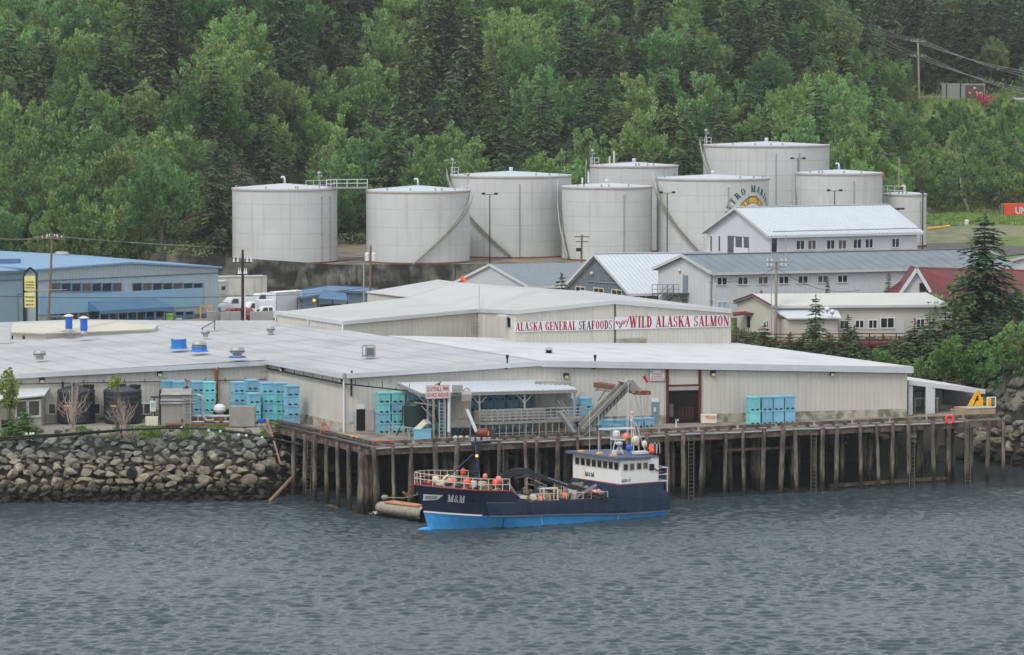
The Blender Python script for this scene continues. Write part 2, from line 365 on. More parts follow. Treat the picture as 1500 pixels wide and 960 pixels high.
for k, col in ((1, ramp(S(86, 76, 66), S(134, 124, 104))), (0, ramp(S(78, 98, 44), S(112, 126, 66))), (2, ramp(S(28, 36, 22), S(54, 66, 36)))):
    mx = n.new('ShaderNodeMix'); mx.data_type = 'RGBA'; l.new(sp.outputs[k], mx.inputs[0]); l.new(cur, mx.inputs[6]); l.new(col, mx.inputs[7]); cur = mx.outputs[2]
# shore slope: dark wet rock, with under-dock shade put into the colour
sz = n.new('ShaderNodeSeparateXYZ'); l.new(geo.outputs['Position'], sz.inputs[0])
mr = n.new('ShaderNodeMapRange'); l.new(sz.outputs[2], mr.inputs[0]); mr.inputs[1].default_value = 5.2; mr.inputs[2].default_value = 4.9
mx = n.new('ShaderNodeMix'); mx.data_type = 'RGBA'; l.new(mr.outputs[0], mx.inputs[0]); l.new(cur, mx.inputs[6]); mx.inputs[7].default_value = S(46, 44, 38); l.new(mx.outputs[2], bs.inputs['Base Color'])
bp = n.new('ShaderNodeBump'); bp.inputs['Strength'].default_value = .6; bp.inputs['Distance'].default_value = .5; l.new(nz.outputs[0], bp.inputs['Height']); l.new(bp.outputs[0], bs.inputs['Normal'])
me.materials.append(gm)
# water: one sheet, real ripples near the dock, ripple bump everywhere
wx = spaced(-1500, 1500, [(-1500, -60, 110), (-47, 47, .145), (50, 1500, 110)]); wy = spaced(-600, 330, [(-600, 165, 60), (182, 272, .145), (272, 330, 6)])
WX, WY = np.meshgrid(np.array(wx), np.array(wy)); WZ = np.zeros_like(WX); wr = np.random.RandomState(3)
for k in range(80):
    lam = .5 * 1.09 ** wr.uniform(0, 12); ang = R(85 + wr.normal(0, 25)); kx, ky = math.cos(ang) * 2 * math.pi / lam, math.sin(ang) * 2 * math.pi / lam
    WZ += .0052 * lam ** .9 * np.sin(kx * WX + ky * WY + wr.uniform(0, 6.28))
edge = np.clip((WX + 49) / 3, 0, 1) * np.clip((49 - WX) / 3, 0, 1) * np.clip((WY - 180) / 4, 0, 1) * np.clip((274 - WY) / 5, 0, 1)
calm = 1 - .5 * np.clip((WY - 240) / 14, 0, 1)
gyy, gxx = np.gradient(WZ[20:-20, 30:-20], .145); WZ *= edge * calm * (.26 / gyy.std()) * (1 + .3 * np.sin(WX * .11 + 2 * np.sin(WY * .05)) * np.sin(WY * .17 + 1.5 * np.sin(WX * .06)))
me = bpy.data.meshes.new('water'); nxw = len(wx)
me.from_pydata(np.stack([WX.ravel(), WY.ravel(), WZ.ravel()], 1).tolist(), [], [(j * nxw + i, j * nxw + i + 1, (j + 1) * nxw + i + 1, (j + 1) * nxw + i) for j in range(len(wy) - 1) for i in range(nxw - 1)])
me.polygons.foreach_set('use_smooth', [True] * len(me.polygons))
wo = bpy.data.objects.new('water', me); COL.objects.link(wo); wo['kind'] = 'structure'
wm = bpy.data.materials.new('harbour_water'); wm.use_nodes = True; n = wm.node_tree.nodes; l = wm.node_tree.links; bs = n['Principled BSDF']
bs.inputs['Base Color'].default_value = (.042, .057, .062, 1); bs.inputs['Roughness'].default_value = .05; bs.inputs['IOR'].default_value = 1.333; bs.inputs['Specular IOR Level'].default_value = .5
geo = n.new('ShaderNodeNewGeometry'); hgt = None
for sc_, dist, st in (((1.5, 3.2, 1), 2.2, .34), ((3.2, 6.4, 1), 2.0, .2), ((.25, .5, 1), 1.6, .4)):
    mp = n.new('ShaderNodeMapping'); mp.inputs['Scale'].default_value = sc_; mp.inputs['Rotation'].default_value = (0, 0, R(8)); l.new(geo.outputs['Position'], mp.inputs[0])
    nz = n.new('ShaderNodeTexNoise'); nz.inputs['Scale'].default_value = 1; nz.inputs['Detail'].default_value = 4; nz.inputs['Roughness'].default_value = .55; nz.inputs['Distortion'].default_value = .6; l.new(mp.outputs[0], nz.inputs['Vector'])
    m_ = n.new('ShaderNodeMath'); m_.operation = 'MULTIPLY_ADD'; l.new(nz.outputs[0], m_.inputs[0]); m_.inputs[1].default_value = st; m_.inputs[2].default_value = 0
    if hgt is not None: l.new(hgt, m_.inputs[2])
    hgt = m_.outputs[0]
b = n.new('ShaderNodeBump'); b.inputs['Strength'].default_value = 1; b.inputs['Distance'].default_value = .13; l.new(hgt, b.inputs['Height']); l.new(b.outputs[0], bs.inputs['Normal'])
me.materials.append(wm)
def pixel(p):
    d = p - V(0, 0, CZ); yy = d.y * CP - d.z * SP
    return 750 + FPX * d.x / yy, 480 - FPX * (d.z * CP + d.y * SP) / yy
# ================================================================ wall frames: measured windows land on real wall planes
G = 5.6
class Wall:
    def __init__(s, a, b, z0):
        s.a = V(a[0], a[1], z0); s.L = (V(b[0], b[1], z0) - s.a).length; s.u = (V(b[0], b[1], z0) - s.a).normalized()
        s.n = V(s.u.y, -s.u.x, 0)
        if s.n.dot(V(0, 0, 0) - V(s.a.x, s.a.y, 0)) < 0: s.n = -s.n
        s.rb = 0
    def pt(s, t, z, off=0): return s.a + s.u * t + V(0, 0, z) + s.n * off
    def hit(s, x, y):
        d = ray(x, y); o = V(0, 0, CZ); k = (s.a - o).dot(s.n) / d.dot(s.n); p = o + d * k - s.a
        return p.dot(s.u), p.z
    def rect(s, x0, y0, x1, y1):
        xm, ym = (x0 + x1) / 2, (y0 + y1) / 2
        t0, _ = s.hit(x0, ym); t1, _ = s.hit(x1, ym); _, z1 = s.hit(xm, y0); _, z0 = s.hit(xm, y1)
        return min(t0, t1), z0, max(t0, t1), z1
    def panel(s, mb, t0, z0, t1, z1, off, th):   # a slab standing off..off+th proud of the wall
        return mb.obox(s.pt(t0, z0, off), s.u * (t1 - t0), V(0, 0, z1 - z0), s.n * th)
def window(parent, W, px, panes=2, fm=None, gm_=None, fw=.09, name='window', label=None, rows=1):
    t0, z0, t1, z1 = W.rect(*px); fm = fm or M_white
    f = MB(); h_ = .08 + W.rb
    W.panel(f, t0 - fw, z0 - fw, t1 + fw, z0, 0, h_); W.panel(f, t0 - fw, z1, t1 + fw, z1 + fw, 0, h_)
    W.panel(f, t0 - fw, z0, t0, z1, 0, h_); W.panel(f, t1, z0, t1 + fw, z1, 0, h_)
    for i in range(1, panes): t = t0 + (t1 - t0) * i / panes; W.panel(f, t - .04, z0, t + .04, z1, .012, .06 + W.rb)
    for i in range(1, rows): z = z0 + (z1 - z0) * i / rows; W.panel(f, t0, z - .03, t1, z + .03, .016, .05)
    fo = f.build(name, fm, parent, label=label)
    g = MB(); W.panel(g, t0, z0, t1, z1, .001, .01 + W.rb); g.build('pane', gm_ or M_glass, fo)
    return fo
def ribs(mb, a, b, z0, zt_a, zt_b, step=.42, w_=.07, off=.035):
    a, b = V(a[0], a[1], 0), V(b[0], b[1], 0); L = (b - a).length
    if L < step: return
    u = (b - a) / L; nn = V(u.y, -u.x, 0)
    if nn.dot(-a) < 0: nn = -nn
    k = int(L / step)
    for i in range(k):
        t = (i + .5) * L / k; zt = zt_a + (zt_b - zt_a) * t / L - .03
        p = a + u * (t - w_ / 2)
        mb.add([p + V(0, 0, z0), p + nn * off + u * w_ * .25 + V(0, 0, z0), p + nn * off + u * w_ * .75 + V(0, 0, z0), p + u * w_ + V(0, 0, z0),
                p + V(0, 0, zt), p + nn * off + u * w_ * .25 + V(0, 0, zt), p + nn * off + u * w_ * .75 + V(0, 0, zt), p + u * w_ + V(0, 0, zt)],
               [(0, 1, 5, 4), (1, 2, 6, 5), (2, 3, 7, 6)])
def shell(mb, pts, zb):     # closed wall ring with a floor; pts (x,y,ztop)
    n_ = len(pts)
    for i in range(n_):
        p, q = pts[i], pts[(i + 1) % n_]
        mb.add([(p[0], p[1], zb), (q[0], q[1], zb), (q[0], q[1], q[2]), (p[0], p[1], p[2])], [(0, 1, 2, 3)])
def seams(mb, e0, e1, r0, r1, step=.6, h=.06, w_=.06):
    e0, e1, r0, r1 = map(Vector, (e0, e1, r0, r1)); k = max(2, int((e1 - e0).length / step)); nn = (e1 - e0).cross(r0 - e0).normalized()
    if nn.z < 0: nn = -nn
    for i in range(k + 1):
        t = i / k; mb.bar(e0.lerp(e1, t) + nn * h / 2, r0.lerp(r1, t) + nn * h / 2, w_, h)
def gable(name, label, N, Fr, E, ze, zr, zb, mw, mr, over=.45, rib=0, seam=0, cat='building', mtrim=None, th=.16, t=.5, ribstep=.42):
    """N near eave corner, Fr far corner of the gable wall (xy), E extrusion vector (xy)"""
    N, Fr, E = V(N[0], N[1], 0), V(Fr[0], Fr[1], 0), V(E[0], E[1], 0)
    T = thing(name, V(N.x, N.y, zb), label, cat)
    Mi = N.lerp(Fr, t); zN = ze if not isinstance(ze, tuple) else ze[0]; zF = ze if not isinstance(ze, tuple) else ze[1]
    up = lambda p, z: V(p.x, p.y, z)
    wb = MB(); ring = [(N.x, N.y, zN), (Mi.x, Mi.y, zr), (Fr.x, Fr.y, zF)]; F2 = Fr + E; M2 = Mi + E; N2 = N + E
    shell(wb, ring + [(F2.x, F2.y, zF), (M2.x, M2.y, zr), (N2.x, N2.y, zN)], zb)
    if rib:
        ribs(wb, N, N2, zb, zN, zN, ribstep); ribs(wb, N, Mi, zb, zN, zr, ribstep); ribs(wb, Mi, Fr, zb, zr, zF, ribstep)
    wall = wb.build('wall', mw, T)
    eu = E.normalized(); rb = MB(); tb = MB()
    for (C, zc) in ((N, zN), (Fr, zF)):
        d = (up(C, zc) - up(Mi, zr)); dn = d.normalized(); e0 = up(C, zc) + dn * over - eu * over + V(0, 0, .02); e1 = e0 + E + eu * 2 * over
        r0 = up(Mi, zr) - eu * over + V(0, 0, .02); r1 = r0 + E + eu * 2 * over
        rb.slab([e0, e1, r1, r0], (0, 0, th))
        if seam: seams(rb, e0 + V(0, 0, th), e1 + V(0, 0, th), r0 + V(0, 0, th), r1 + V(0, 0, th), seam, .06 if seam < .8 else .025)
        tb.bar(e0 + V(0, 0, .03) + dn * .04, e1 + V(0, 0, .03) + dn * .04, .08, .26)           # gutter board
        tb.bar(e0 - eu * .03 + V(0, 0, .06), r0 - eu * .03 + V(0, 0, .06), .06, .3)
        tb.bar(e1 + eu * .03 + V(0, 0, .06), r1 + eu * .03 + V(0, 0, .06), .06, .3)
    if seam: rb.bar(r0 + V(0, 0, th + .04), r1 + V(0, 0, th + .04), .35, .08)
    roof = rb.build('roof', mr, T); tb.build('fascia', mtrim or M_trim, roof)
    T['wl'] = 0; del T['wl']
    WL = Wall(N, N2, zb); WG = Wall(N, Fr, zb)
    if rib: WL.rb = WG.rb = .04
    return T, WL, WG, wall, roof
def wdoor(parent, W, px, m_, frame=None, handle=True):
    t0, z0, t1, z1 = W.rect(*px); mb = MB(); W.panel(mb, t0, z0, t1, z1, .002, .05 + W.rb); o = mb.build('door', m_, parent)
    if frame:
        f = MB(); W.panel(f, t0 - .1, z0, t0, z1 + .1, 0, .1); W.panel(f, t1, z0, t1 + .1, z1 + .1, 0, .1); W.panel(f, t0, z1, t1, z1 + .1, 0, .1); f.build('door_frame', frame, o)
    return o
# ---------------------------------------------------------------- text
def text_mesh(s, h, width=None, bold=.0, depth=.02):
    cu = bpy.data.curves.new('txt', 'FONT'); cu.body = s; cu.offset = bold; cu.extrude = 0; cu.resolution_u = 3
    ob = bpy.data.objects.new('txt', cu); COL.objects.link(ob); dg = bpy.context.evaluated_depsgraph_get(); dg.update()
    m = ob.evaluated_get(dg).to_mesh(); vs = [v.co.copy() for v in m.vertices]; fs = [tuple(p.vertices) for p in m.polygons]
    ob.evaluated_get(dg).to_mesh_clear(); bpy.data.objects.remove(ob); bpy.data.curves.remove(cu)
    x0 = min(v.x for v in vs); x1 = max(v.x for v in vs); y0 = min(v.y for v in vs); y1 = max(v.y for v in vs)
    sx = (width / (x1 - x0)) if width else h / (y1 - y0)
    return [((v.x - x0) * sx, (v.y - y0) * h / (y1 - y0)) for v in vs], fs
def arcp(cx, cy, rx, ry, a0, a1, n=10): return [(cx + rx * math.cos(R(a0 + (a1 - a0) * i / n)), cy + ry * math.sin(R(a0 + (a1 - a0) * i / n))) for i in range(n + 1)]
def glyph(ch):   # slab-serif display letters: quads in a box w x 1
    Q = []; T, t = .2, .075
    def rc(x0, y0, x1, y1): Q.append([(x0, y0), (x1, y0), (x1, y1), (x0, y1)])
    def seg(p, q, w_):   # horizontal-width stroke
        Q.append([(p[0] - w_ / 2, p[1]), (p[0] + w_ / 2, p[1]), (q[0] + w_ / 2, q[1]), (q[0] - w_ / 2, q[1])])
    def ser(x, y, w_=.3): rc(x - w_ / 2, y if y < .5 else y - t, x + w_ / 2, y + t if y < .5 else y)
    def ring(o, i_):
        for k in range(len(o) - 1): Q.append([o[k], o[k + 1], i_[k + 1], i_[k]])
    W_ = .6
    if ch == 'A': W_ = .66; seg((.1, 0), (.33, 1), t); seg((.53, 0), (.33, 1), T); rc(.17, .28, .48, .36); ser(.1, 0, .2); ser(.54, 0, .28)
    elif ch == 'L': W_ = .52; seg((.16, 0), (.16, 1), T); ser(.16, 1); rc(.02, 0, .5, t); Q.append([(.42, t), (.5, t), (.5, .32), (.46, .32)])
    elif ch == 'S':
        W_ = .5; ring(arcp(.25, .73, .22, .27, 20, 270), arcp(.26, .745, .09, .2, 20, 270)); ring(arcp(.25, .27, .22, .27, -160, 90), arcp(.24, .255, .09, .2, -160, 90))
        rc(.42, .68, .47, .98); rc(.03, .02, .08, .32)
    elif ch == 'K': W_ = .66; seg((.16, 0), (.16, 1), T); ser(.16, 1); ser(.16, 0); seg((.24, .42), (.54, 1), t); seg((.34, .6), (.54, 0), T); ser(.54, 1, .22); ser(.54, 0, .26)
    elif ch in 'GCOQ':
        W_ = .6
        if ch == 'O': ring(arcp(.3, .5, .28, .5, 0, 360, 18), arcp(.3, .5, .1, .43, 0, 360, 18))
        else:
            ring(arcp(.3, .5, .28, .5, 50, 320, 14), arcp(.32, .5, .12, .43, 50, 320, 14)); rc(.48, .66, .54, .98)
            if ch == 'G': rc(.38, .05, .56, .42); rc(.32, .36, .6, .43)
    elif ch in 'EF':
        W_ = .56; seg((.16, 0), (.16, 1), T); rc(.02, 1 - t, .5, 1); rc(.24, .47, .4, .54); rc(.37, .38, .42, .62); rc(.45, .7, .5, 1 - t)
        if ch == 'E': rc(.02, 0, .52, t); rc(.47, t, .52, .32)
        else: ser(.16, 0)
    elif ch == 'N': W_ = .68; seg((.12, 0), (.12, 1), t); seg((.14, 1), (.54, 0), T); seg((.56, 0), (.56, 1), t); ser(.12, 0, .22); ser(.1, 1, .24); ser(.56, 1, .22)
    elif ch in 'RP':
        W_ = .62 if ch == 'R' else .56; seg((.16, 0), (.16, 1), T); ser(.16, 0); rc(.02, 1 - t, .3, 1); rc(.2, .46, .3, .53)
        ring(arcp(.28, .73, .25, .27, -90, 90), arcp(.26, .73, .09, .2, -90, 90))
        if ch == 'R': seg((.36, .5), (.5, 0), T); ser(.53, 0, .2)
    elif ch == 'D': W_ = .62; seg((.16, 0), (.16, 1), T); rc(.02, 1 - t, .28, 1); rc(.02, 0, .28, t); ring(arcp(.26, .5, .33, .5, -90, 90, 12), arcp(.24, .5, .15, .43, -90, 90, 12))
    elif ch == 'W': W_ = .92; seg((.14, 1), (.3, 0), T); seg((.32, 0), (.45, 1), t); seg((.47, 1), (.63, 0), T); seg((.65, 0), (.8, 1), t); ser(.12, 1, .26); ser(.45, 1, .26); ser(.8, 1, .2)
    elif ch == 'I': W_ = .34; seg((.16, 0), (.16, 1), T); ser(.16, 0); ser(.16, 1)
    elif ch == 'M': W_ = .84; seg((.12, 0), (.12, 1), t); seg((.16, 1), (.38, 0), T); seg((.4, 0), (.6, 1), t); seg((.66, 0), (.66, 1), T); ser(.12, 0, .22); ser(.12, 1, .24); ser(.66, 0); ser(.66, 1)
    elif ch == 'T': W_ = .58; seg((.27, 0), (.27, 1), T); ser(.27, 0); rc(.02, 1 - t, .52, 1); rc(.02, .72, .07, 1); rc(.47, .72, .52, 1)
    elif ch == '&': W_ = .62; ring(arcp(.26, .76, .16, .24, 0, 360, 12), arcp(.26, .76, .07, .17, 0, 360, 12)); ring(arcp(.26, .27, .24, .27, 60, 380, 14), arcp(.28, .27, .09, .19, 60, 380, 14)); seg((.2, .66), (.54, 0), .14)
    elif ch == ' ': W_ = .34
    return W_, Q
def serif_line(s, h, width):
    x = 0; out = []
    for ch in s:
        w_, q = glyph(ch)
        out += [[(a + x, b) for a, b in poly] for poly in q]; x += w_ + (.05 if ch != ' ' else 0)
    k = width / x
    return [[(a * k, b * h) for a, b in poly] for poly in out]
def put_serif(mb, W, s, t0, z0, width, h, off, up=0):   # on a wall frame
    flip = 1 if W.u.x > 0 else -1
    base = t0
    for i, poly in enumerate(serif_line(s, h, width)):
        mb.add([W.pt(base + flip * a, z0 + b + up * a, off + .0012 * (i % 5)) for a, b in poly], [tuple(range(len(poly)))])
def put_text(mb, W, s, t0, z0, width, h, off, bold=.0, slant=0):
    vs, fs = text_mesh(s, h, width, bold); flip = 1 if W.u.x > 0 else -1
    mb.add([W.pt(t0 + flip * (a + slant * b), z0 + b, off) for a, b in vs], fs)
# ================================================================ seafood plant: front hall
Q = P(505.7, 633.5, G); E_ = P(1328.5, 611, G)
av = V(E_.x - Q.x, E_.y - Q.y, 0); bv = V(-.455, .890, 0)
RP = P(790, 625.7, G); tR = (V(RP.x, RP.y, 0) - V(Q.x, Q.y, 0)).dot(av) / av.length_squared; RP = V(Q.x, Q.y, 0) + av * tR
zQ, zR, zE = ZAT(Q.y, 549), ZAT(RP.y, 530.5), ZAT(E_.y, 540)
Cc = P(393, 607, G); zC = ZAT(Cc.y, 528)
lv = V(-.945, -.327, 0); Lw = V(Cc.x, Cc.y, 0) + lv * 42; zL = 9.35
Eb = V(E_.x, E_.y, 0) + bv * 30; Rb = RP + bv * 31
NWc = V(-46, 333, 0)
plant = thing('processing_plant', V(Q.x, Q.y, G), 'long low cream ribbed metal fish plant with grey and white roof behind the dock', 'building')
wb = MB(); wb.m = 0
ringp = [(Q.x, Q.y, zQ), (RP.x, RP.y, zR), (E_.x, E_.y, zE), (Eb.x, Eb.y, zE), (Rb.x, Rb.y, zR), (Rb.x + bv.x * 22, Rb.y + bv.y * 22, zR), (NWc.x, NWc.y, 10.3), (-75, 318, 10.2), (Lw.x, Lw.y, zL), (Cc.x, Cc.y, zC)]
shell(wb, ringp, G - .4)
ribs(wb, Q, RP, G + .02, zQ, zR); ribs(wb, Q, Cc, G + .02, zQ, zC); ribs(wb, Cc, Lw, G + .02, zC, zL)
# front wall ribs around the open bay
WF = Wall(Q, E_, G)
dt0, dz0, dt1, dz1 = WF.rect(979, 566, 1022.5, 616)
dz0 = 0
def fpt(t): return (Q.x + WF.u.x * t, Q.y + WF.u.y * t)
zf = lambda t: zQ + (zR - zQ) * t / (tR * WF.L) if t < tR * WF.L else zR + (zE - zR) * (t / WF.L - tR) / (1 - tR)
for (t0, t1) in ((tR * WF.L, dt0 - .15), (dt1 + .15, WF.L)):
    ribs(wb, fpt(t0), fpt(t1), G + .02, zf(t0), zf(t1))
plant_wall = wb.build('wall', M_wall, plant)
# roof sheets
rf = MB(); o_ = .35
def up3(p, z): return V(p[0], p[1], z)
fo = -bv * o_
rf.m = 0; zt = .06
west = [up3(Q + fo, zQ), up3(RP + fo, zR), up3(Rb, zR), up3(Rb + bv * 22, zR), up3(NWc, 10.3), up3((-75, 318), 10.2), up3(Lw + V(.1, -.35, 0), zL), up3(V(Cc.x, Cc.y, 0) + V(-.1, -.35, 0), zC), up3(Cc + V(-.3, 0, 0), zC), ]
# triangulated fan around an inner point keeps the sheet nearly flat
cen = V(-22, 300, 10.75)
for i in range(len(west)):
    p, q = west[i], west[(i + 1) % len(west)]
    rf.add([p + V(0, 0, zt), q + V(0, 0, zt), cen + V(0, 0, zt)], [(0, 1, 2)])
rf.m = 1
ea = WF.u * .35
east = [up3(RP + fo, zR), up3(V(E_.x, E_.y, 0) + fo + ea, zE), up3(Eb + ea, zE), up3(Rb, zR)]
rf.slab([p + V(0, 0, .075) for p in east], (0, 0, .1))
rfo = rf.build('roof', [M_roofgrey, M_roofwhite], plant)
def roofz(x, y):   # height of the fan roof
    for i in range(len(west)):
        p, q = west[i], west[(i + 1) % len(west)]; d = (q.y - cen.y) * (p.x - cen.x) + (cen.x - q.x) * (p.y - cen.y)
        a = ((q.y - cen.y) * (x - cen.x) + (cen.x - q.x) * (y - cen.y)) / d; b = ((cen.y - p.y) * (x - cen.x) + (p.x - cen.x) * (y - cen.y)) / d
        if a >= -1e-6 and b >= -1e-6 and a + b <= 1.0001: return p.z * a + q.z * b + cen.z * (1 - a - b) + zt
M_seam = mat('roof_seam_tape', S(163, 165, 166), .8, .1, 1)
for i in range(22):
    s0 = V(-62 + i * 3.1, 262, 0); k = MB(); pr = None
    for j in range(60):
        q = s0 + bv * (j * 1.2); z = roofz(q.x, q.y)
        if z is not None:
            q = V(q.x, q.y, z + .012)
            if pr is not None: k.bar(pr, q, .09, .012)
            pr = q
        elif pr is not None: break
    if k.v: k.build('roof_seam', M_seam, rfo)
for i in range(1, 15):
    a = (RP + WF.u * 3.0 * i); tt = (3.0 * i) / (WF.L * (1 - tR))
    if tt < .98: z = zR + (zE - zR) * tt + .185; k = MB(); k.bar(V(a.x, a.y, z), V(a.x + bv.x * 30, a.y + bv.y * 30, z), .08, .012); k.build('roof_seam', mat('pale_seam_tape', S(180, 184, 188), .8, .1, 1), rfo)
fa = MB()
def fascia(p, q, zp, zq, h=.42, out=.12, up=.12):
    fa.bar(V(p[0], p[1], zp - h / 2 + up), V(q[0], q[1], zq - h / 2 + up), out, h)
fascia(Q + fo, RP + fo, zQ, zR); fascia(RP + fo, V(E_.x, E_.y, 0) + fo + ea, zR, zE, .55, up=.16); fascia(V(E_.x, E_.y, 0) + fo + ea, Eb + ea, zE, zE, .5, up=.17)
qo = V(-.35, -.1, 0)
fascia(Q + qo + fo, Cc + qo, zQ, zC); fascia(Cc + V(0, -.35, 0), Lw + V(0, -.35, 0), zC - .12, zL)
fa.build('fascia', mat('grey_white_fascia', S(188, 192, 196), .6, .05), rfo)
# footing strip stained concrete along the walls
fb = MB()
for (a, b) in ((Q, fpt(dt0 - .1)), (fpt(dt1 + .1), E_), (Q, Cc), (Cc, Lw)):
    a_, b_ = V(a[0], a[1], 0), V(b[0], b[1], 0); W_ = Wall(a_, b_, G); W_.panel(fb, 0, 0, W_.L, .75, .0, .045)
fb.build('footing', M_wall_dk, plant)
# open bay: flat panel painted dark as a shaded interior, maroon jambs, rolled door panel
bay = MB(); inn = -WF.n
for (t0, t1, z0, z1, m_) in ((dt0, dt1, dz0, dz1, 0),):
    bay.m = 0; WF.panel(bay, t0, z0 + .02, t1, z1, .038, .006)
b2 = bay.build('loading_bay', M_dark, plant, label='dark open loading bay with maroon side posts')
bx = MB(); tt0, tz0, tt1, tz1 = WF.rect(979, 538, 1022.5, 566)
WF.panel(bx, dt0 - .22, 0, dt0 - .02, zf(dt0) - G - .25, .03, .16); WF.panel(bx, dt1 + .02, 0, dt1 + .22, zf(dt1) - G - .25, .03, .16); WF.panel(bx, dt0 - .02, dz1, dt1 + .02, dz1 + .16, .03, .13)
bx.build('jamb', mat('maroon_jamb', S(92, 40, 38), .7, .1), b2)
rd = MB(); WF.panel(rd, dt0, dz1 - .35, dt1, dz1, .046, .1); rd.build('shutter', M_galv, b2)
ins = MB()
for i in range(5): WF.panel(ins, dt0 + .9 + i * .3, .3, dt0 + 1.1 + i * .3, 1.4, .045, .02)
ins.build('bay_contents', mat('dim_red_racks', S(58, 32, 26), .9, .3), b2)
bw = MB(); WF.panel(bw, dt0 + .05, .6, dt0 + .45, 1.7, .045, .02); bw.build('bay_contents', mat('dim_grey_panel', S(86, 86, 84), .9, .2), b2)
wdoor(plant, WF, (954.5, 590, 965.5, 620), mat('slate_blue_door', S(118, 130, 142), .6, .08), None)
dd = MB(); WF.panel(dd, *WF.rect(957.5, 597, 960.5, 603), .053, .004); dd.build('door_notice', M_white, plant)
for px in ((954, 583, 965, 589),):
    k = MB(); WF.panel(k, *WF.rect(*px), .045, .02); k.build('notice', M_white, plant)
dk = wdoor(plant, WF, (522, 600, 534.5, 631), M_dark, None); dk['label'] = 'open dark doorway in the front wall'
k = MB(); WF.panel(k, *WF.rect(535.5, 601, 548, 631), .045, .05); k.build('door', mat('pinkish_door', S(166, 152, 148), .6, .1), plant, label='pinkish grey door leaf standing open')
k = MB(); WF.panel(k, *WF.rect(523, 592.5, 534, 599), .045, .03); k.build('notice', M_white, plant)
k = MB(); WF.panel(k, *WF.rect(511.5, 603, 517, 618), .045, .1); k.build('notice', M_greywall, plant)
# small wall lamps
WS = Wall(Q, Cc, G); WL2 = Wall(Cc, Lw, G); WL2.rb = .04
def wall_lamp(W, x, y, m_=None):
    t, z = W.hit(x, y); k = MB(); W.panel(k, t - .22, z - .2, t + .22, z + .2, 0, .22); k.m = 1; W.panel(k, t - .16, z - .24, t + .16, z - .02, .02, .26)
    return k.build('wall_lamp', [M_black, mat('lamp_lens', S(190, 180, 140), .3)], plant)
for W, x, y in ((WF, 829, 550), (WF, 1044, 546.5), (WF, 1218.5, 546.5), (WL2, 61, 556.5), (WL2, 233.5, 547), (WS, 415, 540), (WS, 501.5, 555)): wall_lamp(W, x, y)
# vent goosenecks standing above the front eave
for x in (742, 870.5):
    t, z = WF.hit(x, 540); k = MB(); p = WF.pt(t, z, .25); k.tube(p, p + V(0, 0, 1.1), .07); k.tube(p + V(0, 0, .9), p + V(0, 0, 1.2), .12); k.tube(p, p + V(-.25, 0, 0), .05)
    k.build('vent_pipe', M_black, plant)
# rust-brown drain pipe
t, z = WL2.hit(316, 540); k = MB(); p0 = WL2.pt(t, 0.1, .22); k.path([p0, WL2.pt(t, 3.9, .22), WL2.pt(t, 4.15, .3), WL2.pt(t - .15, 4.3, .5)], .16, 8); k.build('drain_pipe', mat('rust_brown_pipe', S(140, 92, 48), .7, .15, 3), plant, smooth=True)
# horizontal cable tray along left wall and down the side wall
k = MB(); t1, z1 = WL2.hit(0, 563); t2, z2 = WL2.hit(388, 556)
k.bar(WL2.pt(t1, z1, .15), WL2.pt(t2, z2, .15), .06, .06)
for i in range(14): t = t1 + (t2 - t1) * i / 13; z = z1 + (z2 - z1) * i / 13; k.bar(WL2.pt(t, z - .05, .12), WL2.pt(t, z + .25, .12), .05)
k.build('conduit', M_black, plant)
k = MB(); a = WS.pt(*WS.hit(395, 540), .2); b_ = WS.pt(*WS.hit(505, 562), .25); k.bar(a, b_, .12, .12); k.bar(b_, P(640, 577.5, 9.2), .12, .1)
for i in range(9): p = a.lerp(b_, i / 8); k.bar(p, p + V(0, 0, .35), .05)
for i in range(7): p = b_.lerp(P(640, 577.5, 9.2), i / 7); k.bar(p, p + V(0, 0, .3 + .3 * (i % 2)), .05)
k.bar(WF.pt(*WF.hit(515, 548), .1) + V(0, 0, .3), WF.pt(*WF.hit(514, 580), .1), .12)
k.build('conduit', M_black, plant)
# white corner downpipe
k = MB(); k.tube(V(Q.x - .1, Q.y - .15, G), V(Q.x - .1, Q.y - .15, zQ), .09); k.build('downpipe', M_white, plant)
# windows behind the black tanks (low strip of shuttered windows)
for x in (62, 76, 141, 158, 205, 215): window(plant, WL2, (x - 4.5, 592, x + 4.5, 606), 1, M_white, M_glass2)
# right end of the plant: lean-to shed --------------------------------------------------
# ================================================================ seafood plant: raised block carrying the big signs
W1, W2 = (-16.4, 305.4, 11.9), (-3.4, 313.4, 12.55); W3 = (.3, 293.5, ZAT(293.5, 459)); W4 = (9.7, 297.8, ZAT(297.8, 444)); W5 = (21.2, 303, ZAT(303, 457.5))
W6 = (W5[0] - 14.0, W5[1] + 28.5, 13.3); W7 = (-5.8, 327, 14.5); W8 = (-23.9, 318, 12.0); W9 = (-10.7, 327, 12.9)
W5 = (W5[0], W5[1], W5[2]); Rk = (1.5, 313.5, 14.5)
blk = thing('roof_block', V(W4[0], W4[1], 9.8), 'raised cream metal block on the plant roof carrying the long red and white banners', 'building')
wb = MB(); shell(wb, [W1, W2, W3, W4, W5, W6, W7, W9, W8], 9.4)
for a, b in ((W1, W2), (W3, W4), (W4, W5), (W2, W3), (W1, W8)): ribs(wb, a, b, 9.6, a[2], b[2], .4 if a != W1 else .55)
wb.build('wall', M_wall, blk)
rb = MB(); V3 = lambda p, d=(0, 0, .1): V(*p) + V(*d)
for tri in ((W3, W4, Rk), (W3, Rk, W2), (W2, Rk, W7), (W2, W7, W9), (W1, W2, W9), (W1, W9, W8)): rb.slab([V3(p) for p in tri], (0, 0, .08))
rb.slab([V3(W4), V3(W5), V3(W6), V3(W7)], (0, 0, .08))
